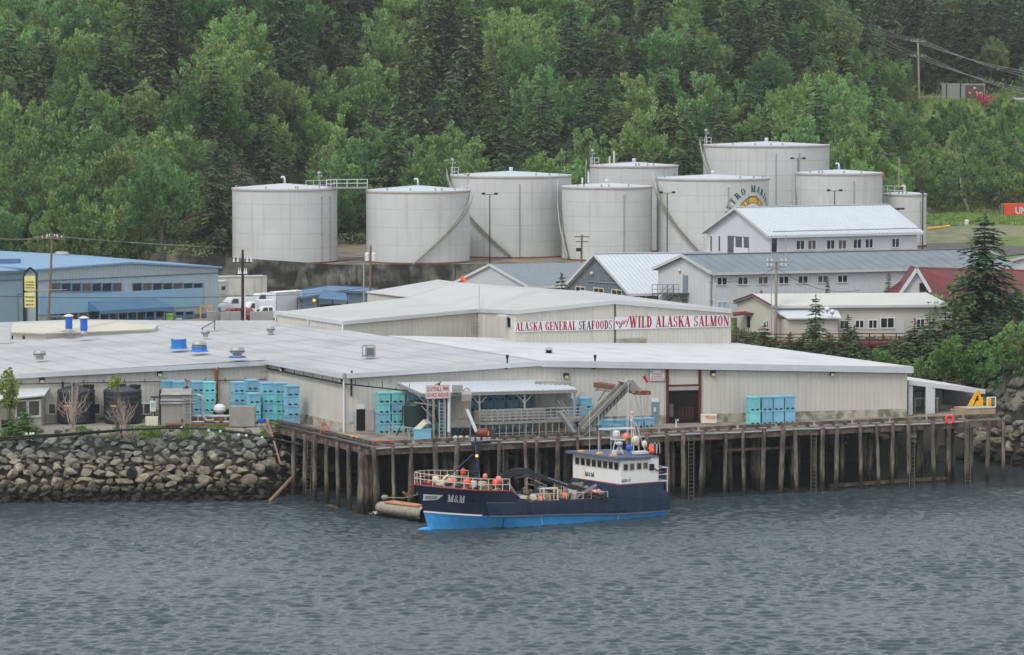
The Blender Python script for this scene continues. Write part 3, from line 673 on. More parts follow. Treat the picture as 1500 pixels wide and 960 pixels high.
rbo = rb.build('roof', mat('pale_membrane_roof', S(176, 177, 176), .7, .04, .15, c2=S(166, 167, 167), c2amt=.5, c2scale=.15), blk)
fb = MB()
for a, b in ((W1, W2), (W3, W4), (W4, W5), (W2, W3), (W1, W8), (W5, W6)):
    off = V(0, -.15, 0); fb.bar(V3(a) + off, V3(b) + off, .2, .38)
fb.build('fascia', M_trim, rbo)
nb = MB(); p0, p1 = V(-15.7, 341, 0), V(-5.8, 345, 0); shell(nb, [(-15.7, 340.4, 12.6), (-10.5, 327.4, 12.9), (-6, 327.4, 14.4), (-8, 331, 14.4)], 9.4); nb.build('wall', M_wall, blk)
nr = MB(); nr.slab([V(-15.9, 340.6, 12.7), V(-10.7, 327.2, 13.0), V(-5.8, 327.1, 14.6), V(-7.8, 331.2, 14.6)], (0, 0, .1)); nr.build('roof', mat('pale_membrane_roof', S(1, 1, 1)), blk)
# door with little canopy in the step wall, downpipes, rail
WW = Wall(W2, W3, 9.6); WSo = Wall(W1, W2, 9.6); WWe = Wall(W1, W8, 9.6)
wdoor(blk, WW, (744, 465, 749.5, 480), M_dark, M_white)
k = MB(); t, z = WW.hit(745, 463.5); WW.panel(k, t - .9, z, t + .9, z + .1, 0, 1.0); k.build('door_canopy', M_trim, blk)
k = MB(); k.tube(V(*W1) + V(-.1, -.15, -2), V(*W1) + V(-.1, -.15, 0), .08); k.tube(V(*W8) + V(-.1, -.15, -2), V(*W8) + V(-.1, -.15, 0), .08); pm = V(*W1).lerp(V(*W8), .5); k.tube(pm + V(-.15, -.15, -2), pm + V(-.15, -.15, 0), .07)
k.build('downpipe', M_white, blk); t, z = WW.hit(711, 460); k = MB(); k.tube(WW.pt(t, .2, .1), WW.pt(t, 2.9, .1), .08); k.build('downpipe', M_white, blk)
k = MB(); a = WSo.pt(*WSo.hit(686, 478), .3); b_ = WSo.pt(*WSo.hit(700, 479), .3)
for p in (a, b_): k.bar(p, p + V(0, 0, .8), .05)
k.bar(a, b_, .05); k.bar(a + V(0, 0, .35), b_ + V(0, 0, .35), .05); k.build('guard_rail', M_galv, blk)
k = MB(); k.tube(P(702, 456, 12.7), P(702, 419, 14.9), .05); k.build('roof_mast', M_galv, blk)
# banners
WA, WB_ = Wall(W3, W4, 9.8), Wall(W4, W5, 9.8)
def banner(W, px, name, label, lines, mats, cat='sign', zslope=0):
    T = thing('banner', W.pt(*[(W.rect(*px)[0] + W.rect(*px)[2]) / 2, W.rect(*px)[1]], 0), label, cat, None); return T
def banner_board(T, W, corners, m_=None, off=.06, th=.05):
    pts = [W.pt(*W.hit(x, y), off) for x, y in corners]
    k = MB(); k.slab(pts, W.n * th); return k.build('board', m_ or M_white, T)
T = thing('banner', V(W3[0] + 4, W3[1] + 1.5, 11.8), 'white banner on the roof block reading ALASKA GENERAL SEAFOODS in crimson', 'sign')
banner_board(T, WA, [(753, 472), (897.5, 467.5), (897.5, 483), (753, 486.5)])
def banner_text(T, W, s, x0, x1, yt0, yt1, yb0, yb1, mats):
    # letters follow the banner's own slope between pixel lines
    ta, za = W.hit(x0, yb0); tb, zb_ = W.hit(x1, yb1); _, zta = W.hit(x0, yt0); _, ztb = W.hit(x1, yt1)
    groups = {}
    polys = serif_line(s, 1, 1)
    # figure out which polygon belongs to which letter for recolouring
    idx = []; 
    for ci, ch in enumerate(s): idx += [ci] * len(glyph(ch)[1])
    for i, (poly, ci) in enumerate(zip(polys, idx)):
        mk = 1 if (len(mats) > 1 and 15 <= ci <= 18) else 0
        mb = groups.setdefault(mk, MB())
        mb.add([W.pt(ta + (tb - ta) * a, (za + (zb_ - za) * a) * (1 - b) + (zta + (ztb - zta) * a) * b, .115 + .001 * (i % 5)) for a, b in poly], [tuple(range(len(poly)))])
    for mk, mb in groups.items(): mb.build('lettering', mats[mk], T)
banner_text(T, WA, 'ALASKA GENERAL SEAFOODS', 754.5, 896.5, 472.5, 469, 485, 482, [M_crim, M_maroon])
T = thing('banner', V(W4[0] + 6, W4[1] + 1.5, 11.6), 'white banner on the roof block reading enjoy WILD ALASKA SALMON in crimson', 'sign')
banner_board(T, WB_, [(900, 464.5), (1068.5, 461), (1068.5, 478.5), (900, 483)])
banner_text(T, WB_, 'WILD ALASKA SALMON', 921, 1068, 463.5, 462.5, 480.5, 477.5, [M_crim])
k = MB()   # script word, rising, starts with a swash n
def px3(x, y, off=.115): return WB_.pt(*WB_.hit(x, y), off)
def stroke(mb, pts, w_, f=px3):
    for i in range(len(pts) - 1): mb.bar(f(*pts[i]), f(*pts[i + 1]), .02, w_) if False else mb.tube(f(*pts[i]), f(*pts[i + 1]), w_ / 2, n=5)
for pts in ([(901, 474), (902.5, 470.5), (903.5, 476)], [(903.5, 475), (906, 471), (907, 475.5), (908.5, 473)], [(910.5, 469), (909.5, 478), (907, 481), (906, 478.5), (911, 474)], [(912.5, 471), (911.5, 474), (913.5, 474.5), (914.5, 471), (912.5, 470.5)], [(916, 468), (916.5, 472), (919, 471), (920.5, 465)], [(919.8, 467), (918, 475), (915.5, 479)]): stroke(k, pts, .07)
k.build('lettering', M_crim, T)
# small grey patch under the right banner
k = MB(); WB_.panel(k, *WB_.rect(901, 496, 946, 502.5), .04, .02); k.build('wall_patch', mat('weathered_patch', S(150, 150, 140), .8, .15, c2=S(120, 110, 84), c2amt=.6), blk)
k = MB(); WB_.panel(k, .02, 0, .14, 4.6, .04, .03); k.build('corner_strip', M_black, blk)
# ================================================================ roof ventilators
def vent_mush(x, y, z, r, label, tarp=None, h=1.0):
    p = P(x, y, z); T = thing('roof_ventilator', p, label, 'ventilator', 'ventilators on the plant roof')
    k = MB(); k.lathe(p, [(r * .62, 0), (r * .62, h * .35), (r * .9, h * .4), (r, h * .5), (r, h * .72), (r * .85, h * .9), (r * .3, h)], 18)
    k.build('cowl', M_galv, T, smooth=False)
    for q in range(2):
        pass
    k = MB(); k.lathe(p, [(r * .95, h * .53), (r * 1.02, h * .55), (r * 1.02, h * .6), (r * .95, h * .62)], 18, cap=False); k.build('band', M_black, T)
    if tarp:
        k = MB(); k.lathe(p, [(r * 1.3, .02), (r * 1.15, .1 * h), (r * 1.06, tarp * h * .5), (r * 1.08, tarp * h)], 20, cap=False); k.build('tarpaulin', M_bluetarp, T)
    return T
zr_ = 10.8
vent_mush(58, 527, 10.3, .58, 'grey mushroom ventilator furthest left on the low roof, no tarpaulin', h=.9)
vent_mush(262, 511, 10.75, .66, 'roof ventilator wrapped to the top in blue tarpaulin, above the tote stacks', .9, 1.0)
vent_mush(292, 515.5, 10.75, .66, 'rusty grey roof ventilator with blue tarpaulin skirt around its lower half', .45, 1.05)
vent_mush(347.5, 524.5, 10.75, .66, 'rusty grey roof ventilator with flat blue tarpaulin around its foot, right of the others', .12, 1.05)
vent_mush(301, 494, 10.9, .42, 'small grey ventilator near the back edge beside a hatch', h=.75)
vent_mush(396.5, 490, 10.9, .42, 'small grey ventilator beside the corner of the raised block', h=.85)
for x, y, lb in ((101, 486, 'blue wrapped stack with pale cap on the cream roof, left of the pair'), (123, 489, 'blue wrapped stack with pale cap on the cream roof, right of the pair')):
    p = P(x, y, 11.2); T = thing('roof_stack', p, lb, 'roof stack', 'blue stacks on the cream roof')
    k = MB(); k.lathe(p, [(.42, 0), (.3, .35), (.3, .45)], 12); k.build('collar', M_galv, T)
    k = MB(); k.lathe(p, [(.33, .3), (.36, .5), (.34, .9), (.36, 1.3), (.33, 1.5)], 12); k.build('wrap', M_bluepl, T)
    k = MB(); k.lathe(p, [(.5, 1.5), (.48, 1.56), (.1, 1.72)], 14); k.build('cap', M_crat, T)
    k = MB(); k.lathe(p, [(.75, .015), (.6, .03)], 12); k.build('rust_stain_flashing', M_rust, T)
# evaporative cooler box and small vent on white roof
p = P(540, 523, 11.0); T = thing('rooftop_cooler', p, 'boxy cooler unit with white frame on the grey roof', 'cooler')
k = MB(); k.box(p + V(.1, 0, .4), (.75, .8, .8)); k.build('cooler_body', mat('cooler_screen', S(92, 104, 110), .6), T)
k = MB()
for dx in (-.55, -.2, .55):
    for dy in (-.45, .45): k.bar(p + V(dx, dy, 0), p + V(dx, dy, 1.0), .07)
for z in (.1, 1.0):
    for dy in (-.45, .45): k.bar(p + V(-.55, dy, z), p + V(.55, dy, z), .07)
    for dx in (-.55, .55): k.bar(p + V(dx, -.45, z), p + V(dx, .45, z), .07)
k.build('frame', M_galv, T)
p = P(804, 519, 11.1); T = thing('roof_vent_box', p, 'small square hooded vent on the white roof', 'ventilator')
k = MB(); k.box(p + V(0, 0, .2), (.5, .5, .4)); k.build('duct', M_dark, T)
k = MB(); k.slab([p + V(-.34, -.34, .38), p + V(.34, -.34, .38), p + V(.3, .34, .5), p + V(-.3, .34, .5)], (0, 0, .08)); k.bar(p + V(-.3, -.3, 0), p + V(-.3, -.3, .4), .05); k.bar(p + V(.3, -.3, 0), p + V(.3, -.3, .4), .05); k.build('hood', M_galv, T)
# slanting hatch by the back edge
p = P(306, 483, 10.9); T = thing('roof_hatch', p, 'slanted dark framed hatch at the back edge of the grey roof', 'hatch')
k = MB(); k.slab([p + V(-.7, -.4, .1), p + V(.7, -.4, .9), p + V(.7, .5, .9), p + V(-.7, .5, .1)], (0, 0, .08)); k.build('lid', mat('hatch_slats', S(128, 130, 126), .6), T)
k = MB(); k.bar(p + V(.6, -.4, 0), p + V(.6, -.4, .9), .08); k.bar(p + V(-.6, -.4, 0), p + V(-.6, -.4, .15), .08); k.bar(p + V(-.7, -.45, .1), p + V(.7, -.45, .92), .06); k.build('frame', M_black, T)
# cream low hip roof on the left, parapet walls behind
cr = thing('raised_cream_roof', P(95, 492, 10.6), 'low cream hipped roof raised above the grey roof at left', 'building')
A1 = P(14, 497, 10.5); A2 = P(66, 497, 10.5); A3 = P(225, 489, 10.5); A4 = P(232, 480, 10.7); A5 = P(170, 475.5, 11.3); A6 = P(20, 482, 10.9); 
k = MB(); k.slab([V(A1.x, A1.y, 11.1), V(A2.x, A2.y, 10.95), V(A3.x, A3.y, 10.85), V(A4.x, A4.y, 10.9), V(A5.x, A5.y, 11.55), V(A6.x, A6.y, 11.35)], (0, 0, .12)); k.build('roof', M_roofcream, cr)
k = MB(); shell(k, [(A1.x + .1, A1.y + .3, 11.1), (A2.x, A2.y + .3, 10.95), (A3.x, A3.y + .2, 10.85), (A4.x, A4.y - .2, 10.9), (A5.x, A5.y - .3, 11.5), (A6.x, A6.y - .3, 11.3)], 10.1); k.build('wall', M_wall, cr)
k = MB()
for (x0, x1) in ((17, 19.5), (33, 37)): 
    pa = P(x0, 497, 10.6); pb = P(x1, 497, 10.6); k.obox(pa + V(0, -.1, 0), pb - pa, V(0, .05, 0), V(0, 0, .35))
k.build('window', M_glass, cr)
# parapet along the far edge behind the roof (white panels) 
k = MB(); pa, pb = P(312, 484, 10.7), P(404, 484, 10.7); k.slab([pa, pb, pb + V(0, .3, 0), pa + V(0, .3, 0)], (0, 0, .95)); k.build('parapet', M_trim, plant)
k = MB(); pa, pb = P(-20, 503, 10.4), P(15, 503, 10.4); k.slab([pa, pb, pb + V(0, .3, 0), pa + V(0, .3, 0)], (0, 0, 1.4)); k.build('parapet', M_trim, plant)
# ================================================================ tank farm
k = MB(); xs_ = [(-52, 11.7), (-41, 11.1), (-25, 10.05), (-5, 10.15), (24, 10.5)]
for i in range(len(xs_) - 1):
    (xa, za), (xb, zb_) = xs_[i], xs_[i + 1]
    k.add([(xa, 446.9, 5.2), (xb, 446.9, 5.2), (xb, 446.9, zb_), (xa, 446.9, za), (xa, 447.5, 5.2), (xb, 447.5, 5.2), (xb, 447.5, zb_), (xa, 447.5, za)], [(0, 1, 2, 3), (4, 5, 6, 7), (3, 2, 6, 7), (0, 3, 7, 4), (1, 2, 6, 5)])
    n_ = max(1, int((xb - xa) / 6.5))
    for j in range(n_):
        xx = xa + (j + .5) * (xb - xa) / n_; k.box((xx, 446.8, 7.6), (.35, .25, 4.4))
for xx in (-31.5, -25.5): k.slab([V(xx, 446.9, 5.5), V(xx + 3.2, 446.9, 5.5), V(xx + 1.9, 446.9, 9.4), V(xx + 1.3, 446.9, 9.4)], (0, -.8, 0))
k.build('retaining_wall', M_conc, label='dark stained concrete retaining wall below the white fuel tanks', cat='wall')
def cyl(cx, cy, r, phi, z): return V(cx + r * math.sin(phi), cy - r * math.cos(phi), z)
TK = []
def tank(x0, x1, D, yrim, zb, label, vent=1, stair=None, rail=None, rise=.8, conduits=(), cage=None):
    xm = (x0 + x1) / 2; s = FPX / D
    Yc = D / (1 - (x1 - x0) / 2 / FPX); r = (x1 - x0) / 2 * Yc / FPX; Yc = D + r; r = (x1 - x0) / 2 * Yc / FPX; cx = (xm - 750) / FPX * Yc
    rise *= .62; zt = ZAT(D, yrim); T = thing('storage_tank', V(cx, Yc, zb), label, 'storage tank'); c = V(cx, Yc, 0)
    k = MB(); k.lathe(c, [(r, zb - .3), (r, zt)], 96, cap=False); sh = k.build('shell', M_tank, T, smooth=True)
    k = MB(); k.lathe(c, [(r + .07, zt - .12), (r + .07, zt + .06), (r * .75, zt + .06 + rise * .27), (r * .4, zt + .06 + rise * .63), (.01, zt + .06 + rise)], 96, cap=False); k.build('roof', M_tanktop, T)
    k = MB(); k.lathe(c, [(r + .02, zt - .3), (r + .1, zt - .28), (r + .1, zt - .1), (r + .02, zt - .08)], 96, cap=False); k.build('rim', M_tankrust, T)
    k = MB(); nseam = int((zt - zb) / 2.1)
    for i in range(1, nseam): z = zb + i * (zt - zb) / nseam; k.lathe(c, [(r + .004, z - .035), (r + .012, z), (r + .004, z + .035)], 96, cap=False)
    rr = random.Random(int(xm))
    for i in range(7):
        ph = rr.uniform(-1.5, 1.5); z = zb + int(rr.uniform(0, nseam)) * (zt - zb) / nseam
        k.tube(cyl(cx, Yc, r + .002, ph, z), cyl(cx, Yc, r + .002, ph, z + 2), .022, n=4)
    k.build('weld_seam', mat('weld_seam', S(172, 172, 167), .6, .15), T)
    k = MB(); k.lathe(c, [(r + .14, zb - .2), (r + .14, zb + .12), (r, zb + .16)], 96, cap=False); k.build('base_ring', M_rust, T)
    if vent:
        k = MB(); vx = c + V(0, 0, zt + rise); k.path([vx, vx + V(0, 0, .75), vx + V(-.12, 0, .98), vx + V(-.4, 0, 1.0), vx + V(-.5, 0, .8)] if vent == 1 else [vx, vx + V(0, 0, .5), vx + V(0, 0, .6)], .14 if vent == 1 else .3, 8); k.build('vent', M_white, T, smooth=True)
    rr = random.Random(int(xm) + 5)
    for i in range(5):
        k = MB(); ph = rr.uniform(-1.4, 1.4); p = cyl(cx, Yc, r * .93, ph, zt + .1); k.tube(p, p + V(0, 0, .35), .12); k.build('roof_fitting', M_galv, T)
    for ph_deg in conduits:
        ph = R(ph_deg); k = MB(); z1 = zt - 1.2
        k.tube(cyl(cx, Yc, r + .12, ph, zb + .3), cyl(cx, Yc, r + .12, ph, z1), .06, n=6)
        for i in range(6): z = zb + .5 + i * (z1 - zb - .5) / 5; k.tube(cyl(cx, Yc, r, ph, z), cyl(cx, Yc, r + .22, ph, z), .09, n=6)
        k.build('conduit', M_galv, T)
    if stair:
        pa, pb = R(stair[0]), R(stair[1]); z0 = zb if len(stair) < 3 else stair[2]
        n_ = int((zt - z0) / .25); st = MB(); rl = MB(); prev = None
        for i in range(n_ + 1):
            t = i / n_; ph = pa + (pb - pa) * t; z = z0 + (zt - z0) * t
            a, b_ = cyl(cx, Yc, r + .02, ph, z), cyl(cx, Yc, r + .65, ph, z)
            st.bar(a, b_, .26, .04)
            if prev is not None:
                st.bar(prev[1], b_, .04, .12); st.bar(prev[0], a, .04, .1); rl.bar(prev[1] + V(0, 0, 1), b_ + V(0, 0, 1), .05)
                rl.bar(prev[1] + V(0, 0, .55), b_ + V(0, 0, .55), .035)
            if i % 5 == 0: rl.bar(b_, b_ + V(0, 0, 1), .05)
            prev = (a, b_)
        so_ = st.build('stair', mat('stair_steel', S(132, 128, 120), .6, .15), T); rl.build('handrail', mat('pale_handrail', S(188, 186, 178), .5), so_)
    if rail:   # guard rail at the rim between angles
        k = MB(); a0, a1 = R(rail[0]), R(rail[1]); n_ = max(2, int(abs(a1 - a0) * r / 1.2)); pr = None
        for i in range(n_ + 1):
            p = cyl(cx, Yc, r * .99, a0 + (a1 - a0) * i / n_, zt); k.bar(p, p + V(0, 0, 1.25), .07)
            if pr is not None:
                for h in (.6, 1.25): k.bar(pr + V(0, 0, h), p + V(0, 0, h), .07)
            pr = p
        k.build('guard_rail', M_white, T)
    if cage is not None:   # little instrument mast
        p = cyl(cx, Yc, r * .97, R(cage), zt); k = MB(); k.tube(p, p + V(0, 0, 2.2), .08); k.ball(p + V(0, 0, 2.3), .28, 8); k.box(p + V(.35, 0, 1.9), (.35, .2, .2)); k.build('instrument_mast', M_galv, T)
    TK.append((cx, Yc, r, zt)); return T
T1 = tank(340.5, 494, 450, 278, 10, 'leftmost white fuel tank standing behind the dark concrete wall', 1, None, (28, 75), 1.05, (48, 62), 46)
T2 = tank(536.5, 688, 450, 281, 10, 'second white tank from the left, with a stair climbing its right side', 1, (-3, 88), (60, 92), 1.05, (), 86)
k = MB()
for i, dx in enumerate((-.7, -.2, .5)):
    p = cyl(TK[1][0], TK[1][1], TK[1][2] + .25, R(33) + dx * .12, 10); k.tube(p, p + V(0, 0, 1.6 - .2 * i), .07)
T3 = tank(660, 837, 466, 259, 10, 'wide white tank behind the second one, stair descending from its left rim', 2, (2, -84), (-88, -60), .95, (8,), -85)
T4 = tank(823, 955, 458, 275, 10, 'white tank between the wide tank and the lettered tank', 2, (-55, -100), None, .75, (20,))
T5 = tank(864, 993, 486, 244, 10, 'white tank at the back behind the middle one, caged stair at its left', 2, (-60, -100, 13), (-88, -55), .8, (62,), -78)
T6 = tank(962, 1126, 458, 263, 10, 'white tank with green arched lettering and yellow gear emblem', 2, (-8, -88), None, .8, (12,))
T7 = tank(1030, 1214, 490, 214, 10, 'tallest white tank, rearmost at the right of the tank farm', 2, (-55, -86, 20), (-86, -66), .85, (26, 4), -84)
T8 = tank(1165, 1292, 470, 255, 10, 'white tank right of the tallest one with a pink rag on its rim', 1, (-58, -92), None, .75, (14,))
T9 = tank(1293.5, 1357, 477, 285, 11.2, 'smallest white tank at the right end of the tank farm', 1, None, (-85, -10), .45, (38,))
# catwalk between tanks one and two
p0 = cyl(TK[0][0], TK[0][1], TK[0][2] * .9, R(66), TK[0][3] + .1); p1 = cyl(TK[1][0], TK[1][1], TK[1][2] * .98, R(-82), TK[1][3] + .1); p1.z = p0.z
T = thing('tank_catwalk', p0, 'steel catwalk with white rails joining the two leftmost tanks', 'catwalk')
k = MB(); k.bar(p0, p1, .9, .22); k.build('walkway', M_galv, T); k = MB()
for s_ in (-.45, .45):
    a, b_ = p0 + V(0, s_, .1), p1 + V(0, s_, .1)
    for h in (.55, 1.1): k.bar(a + V(0, 0, h), b_ + V(0, 0, h), .07)
    for i in range(5): q = a.lerp(b_, i / 4); k.bar(q, q + V(0, 0, 1.1), .07)
k.build('guard_rail', M_white, T)
k = MB()
for x in (1290.5,): p = PD(x, 254, 471); k.ball(p + V(0, -1, -.3), .18, 8, 1.7)
k.build('rag', mat('pink_rag', S(226, 60, 110)), T8)
# white stand pipes and details on T5 roof
k = MB()
for x, y0, y1 in ((893, 240, 229), (899.5, 240, 222), (853, 269, 260), (862, 269, 252)):
    D_ = 480 if x > 870 else 462; k.tube(PD(x, y0, D_), PD(x, y1, D_), .13)
k.build('stand_pipe', M_white, T5)
# lettering and emblem on tank six
cx, cy, r6, zt6 = TK[5]; s0 = r6 * math.asin((1098 - 1044) / 82); Rl = 4.35; zc = ZAT(459, 320.5)
def on_tank(sx, z, off=.03): ph = (s0 + sx) / r6; return cyl(cx, cy, r6 + off, ph, z)
k = MB(); hl, wl = .98, .86
for ch, ang in zip('PETROMARINE', (-80, -67, -54, -40, -25, 1, 16, 30, 42, 53, 66)):
    gw, polys = glyph(ch); a = R(ang)
    for i, poly in enumerate(polys):
        pts = []
        for u_, v_ in poly:
            x_ = (u_ - gw / 2) * 1.25; y_ = Rl - .5 + v_ * hl
            pts.append(on_tank(x_ * math.cos(a) + y_ * math.sin(a), zc - x_ * math.sin(a) + y_ * math.cos(a), .03 + .002 * (i % 4)))
        k.add(pts, [tuple(range(len(pts)))])
k.build('lettering', mat('dark_green_lettering', S(22, 86, 78), .6, .1), T6)
def annulus(mb, r0, r1, a0, a1, off, n=30):
    pts = []
    for i in range(n + 1):
        a = R(a0 + (a1 - a0) * i / n); pts.append((on_tank(r0 * math.sin(a), zc + r0 * math.cos(a), off), on_tank(r1 * math.sin(a), zc + r1 * math.cos(a), off)))
    for i in range(n): mb.add([pts[i][0], pts[i][1], pts[i + 1][1], pts[i + 1][0]], [(0, 1, 2, 3)])
zc = ZAT(459, 316)
k = MB(); annulus(k, .02, 1.8, -180, 180, .03); k.build('emblem_disc', M_white, T6)
k = MB(); annulus(k, 1.85, 2.65, -180, 180, .034)
k.add([on_tank(-.85, zc + 1.8, .05), on_tank(.85, zc + 1.8, .05), on_tank(.95, zc + 2.75, .05), on_tank(-.95, zc + 2.75, .05)], [(0, 1, 2, 3)]); k.build('emblem_ring', mat('emblem_yellow', S(212, 172, 60), .6, .15, 3), T6)
k = MB(); annulus(k, 1.8, 1.9, -180, 180, .04); annulus(k, 2.62, 2.74, -180, 180, .041)
for x_ in (-.9, .86): k.add([on_tank(x_ - .03, zc + 1.8, .056), on_tank(x_ + .07, zc + 1.8, .056), on_tank(x_ + .1, zc + 2.8, .056), on_tank(x_ - .03, zc + 2.8, .056)], [(0, 1, 2, 3)])
for z_ in (1.8, 2.35, 2.72): k.add([on_tank(-.95, zc + z_, .058), on_tank(.95, zc + z_, .058), on_tank(.95, zc + z_ + .08, .058), on_tank(-.95, zc + z_ + .08, .058)], [(0, 1, 2, 3)])
for a in (-48, -30, 30, 48): annulus(k, 1.9, 2.62, a - 1.5, a + 1.5, .045, 2)
k.build('emblem_outline', mat('emblem_outline', S(52, 78, 62), .6), T6)
# ================================================================ lamp masts, poles, wires
def mast(x, ytop, D, zb, label, heads=2, m_=M_black, r=.09, hw=.9):
    pt = PD(x, ytop, D); b_ = V(pt.x, pt.y, zb); T = thing('lamp_post', b_, label, 'lamp post'); k = MB(); k.tube(b_, pt, r, r * .8); k.bar(pt + V(-hw, 0, 0), pt + V(hw, 0, 0), .07); k.build('post', m_, T)
    for i in range(heads):
        s_ = -hw + 2 * hw * i / max(1, heads - 1); q = pt + V(s_, -.05, .1); k = MB(); k.box(q, (.5, .45, .3)); k.build('lamp_head', M_black, T)
    return T
mast(717.5, 285, 448.5, 10, 'dark double lamp post in front of the wide white tank')
mast(977.5, 283, 452, 10, 'dark double lamp post in front of the lettered tank, at its left')
mast(1222.5, 280, 466, 10, 'dark double lamp post showing above the white metal roof')
mast(1169, 233, 480, 10, 'small flood lamp post between the tallest tank and the rag tank')
mast(1313.5, 307, 473.5, 10, 'rusty post with a row of flood lamps before the smallest tank', 4, M_rust, .12, .9)
mast(1317, 228, 520, hfun(62, 520), 'slim grey lamp post in the trees above the smallest tank', 1, M_galv, .1, .05)
mast(1352, 283, 470, 10, 'dark slim post at the right edge of the smallest tank', 1, M_black, .1, .1)
def pole(x, yt, xb, D, zb, label, arms=(), m_=M_polew, cans=0, r=.17, cones=False, name='utility_pole'):
    pt = PD(x, yt, D); b_ = PD(xb, 400, D); b_.z = zb; T = thing(name, b_, label, 'utility pole'); k = MB(); k.tube(b_, pt, r, r * .75, 10); k.build('pole', m_, T)
    for (ya, hw) in arms:
        q = b_.lerp(pt, (ZAT(D, ya) - zb) / (pt.z - zb)); k = MB(); k.box(q + V(0, -.2, 0), (2 * hw, .12, .14)); ao = k.build('crossarm', m_, T)
        for i in range(4):
            s_ = (-1, -.55, .55, 1)[i] * hw * .93; k = MB(); p_ = q + V(s_, -.2, .07)
            if cones: k.lathe(p_, [(.16, 0), (.13, .15), (.06, .5), (.03, .75)], 8)
            else: k.lathe(p_, [(.04, 0), (.09, .08), (.06, .12), (.09, .2), (.04, .28)], 8)
            k.build('insulator', M_porc, ao)
    for i in range(cans):
        s_ = (-.42, .42)[i]; q = b_.lerp(pt, .82) + V(s_, -.1, -.3); k = MB(); k.lathe(q, [(.27, 0), (.3, .06), (.3, .95), (.22, 1.02), (.06, 1.12)], 12); k.build('transformer', M_porc, T)
    return T, pt
PL = {}
PL['a'] = pole(77, 341, 69, 376, G, 'leaning brown utility pole in front of the blue roofed building', ((349.5, 1.25), (347.3, .6)))
k = MB(); q = PD(71, 425, 375.7); k.bar(q + V(-1.5, 0, 0), q + V(2.2, 0, .05), .06); k.build('bracket', M_galv, PL['a'][0])
PL['b'] = pole(355.5, 366, 355, 392, G, 'utility pole with orange top and white cone insulators beside the parked vans', ((384.5, 1.15), (402, .5)), mat('dark_creosote_pole', S(58, 44, 40), .9, .2), 0, .2, True)
k = MB(); q = PL['b'][1]; k.tube(q, q + V(0, 0, -2.6), .13); k.build('orange_top', mat('orange_brown_wood', S(160, 92, 66), .9), PL['b'][0]); k = MB(); q = V(q.x + .25, q.y - .15, 0); k.tube(q + V(0, 0, G), q + V(0, 0, 9.4), .07); k.build('conduit', M_white, PL['b'][0])
PL['c'] = pole(543, 360, 541.5, 402, G, 'utility pole carrying two white transformers before the dark wall', (), M_polew, 2, .16)
k = MB(); q = PL['c'][0].location + V(-.75, -.3, 0); k.tube(q, q + V(0, 0, 7.2), .1); k.build('riser_pipe', M_galv, PL['c'][0])
PL['d'] = pole(852.5, 344, 851.5, 449.5, 10, 'short utility pole with two crossarms in front of the middle tank', ((347, 1.1), (354, .9)))
k = MB(); q = PD(847.5, 366, 449.2); k.box(q, (.7, .3, .5)); k.build('switch_box', M_black, PL['d'][0])
PL['e'] = pole(1344.5, 58, 1344.5, 676, hfun(87, 676) - 2, 'tall utility pole on the hillside below the power lines', ((61, 1.6), (82.5, 1.7)), mat('pale_pole_wood', S(178, 166, 152), .9), 0, .24)
PL['f'] = pole(1137.5, 382, 1136.5, 317, 8.5, 'grey utility pole beside the cream house with red railings', ((384, 1.0), (391, 1.0)), mat('grey_pole_wood', S(140, 134, 126), .9, .1), 0, .17)
k = MB()
for x, y0, y1 in ((1130, 345, 490), (1151, 345, 384)): k.tube(PD(x, y0, 317), PD(x, y1, 317), .045)
k.build('whip_antenna', M_galv, PL['f'][0])
def wire(a, b, sag, label, m_=M_wirel, r=.028, name='power_line', group=None):
    pts = [a.lerp(b, i / 16) - V(0, 0, 4 * sag * (i / 16) * (1 - i / 16)) for i in range(17)]
    k = MB(); k.path(pts, r, 5); return k.build(name, m_, label=label, cat='cable', group=group)
pa = PL['a'][1]
for i, (x1, y1) in enumerate(((-12, 347), (-12, 349))): wire(PD(x1, y1, 330), pa + V(-1 + 1.2 * i, -.3, -.4), .3, 'pale wires running left from the leaning pole to the photo edge', group='wires left of the leaning pole')
for i, dy in enumerate((0, 3.5)): wire(pa + V(.3 + .7 * i, -.2, -.45), PD(640, 352 + dy, 640), 1.5, 'pale wires running right from the leaning pole across the forest', group='wires right of the leaning pole')
pe = PL['e'][1]
for i, (s_, dz) in enumerate(((-1.4, 0), (0, 0), (1.4, 0), (-1.5, -3.2), (0, -3.2), (1.5, -3.2))):
    wire(pe + V(s_, -.2, -.2 + dz), PD(1150 + 16 * i - (30 if i > 2 else 0), -25 + (8 if i > 2 else 0), 600), 2.0, 'upper and lower power lines running left from the hillside pole', group='power lines left of hillside pole', r=.045)
    wire(pe + V(s_, -.2, -.2 + dz), PD(1525, 108 + 5 * (i % 3) + (26 if i > 2 else 0), 640), .8, 'upper and lower power lines running right from the hillside pole', group='power lines right of hillside pole', r=.045)
wire(PD(-5, 434, 372), PD(400, 433, 396), .25, 'dark overhead cable crossing in front of the blue building windows', M_wire, .04)
wire(PD(320, 432, 398), PD(545, 420, 402), .5, 'dark overhead cable between the orange topped pole and the transformer pole', M_wire, .035)
wire(PD(355, 386, 392), PD(543, 375, 402), .6, 'thin cable high across the dark retaining wall', M_wire, .03)
wire(PD(1137, 392, 317), PD(1046, 412, 344), .6, 'thin service cable from the grey pole to the long white building', M_wire, .025)
wire(PD(1137, 392, 317), PD(1260, 425, 330), 1.0, 'thin service cable sagging right from the grey pole', M_wire, .025)
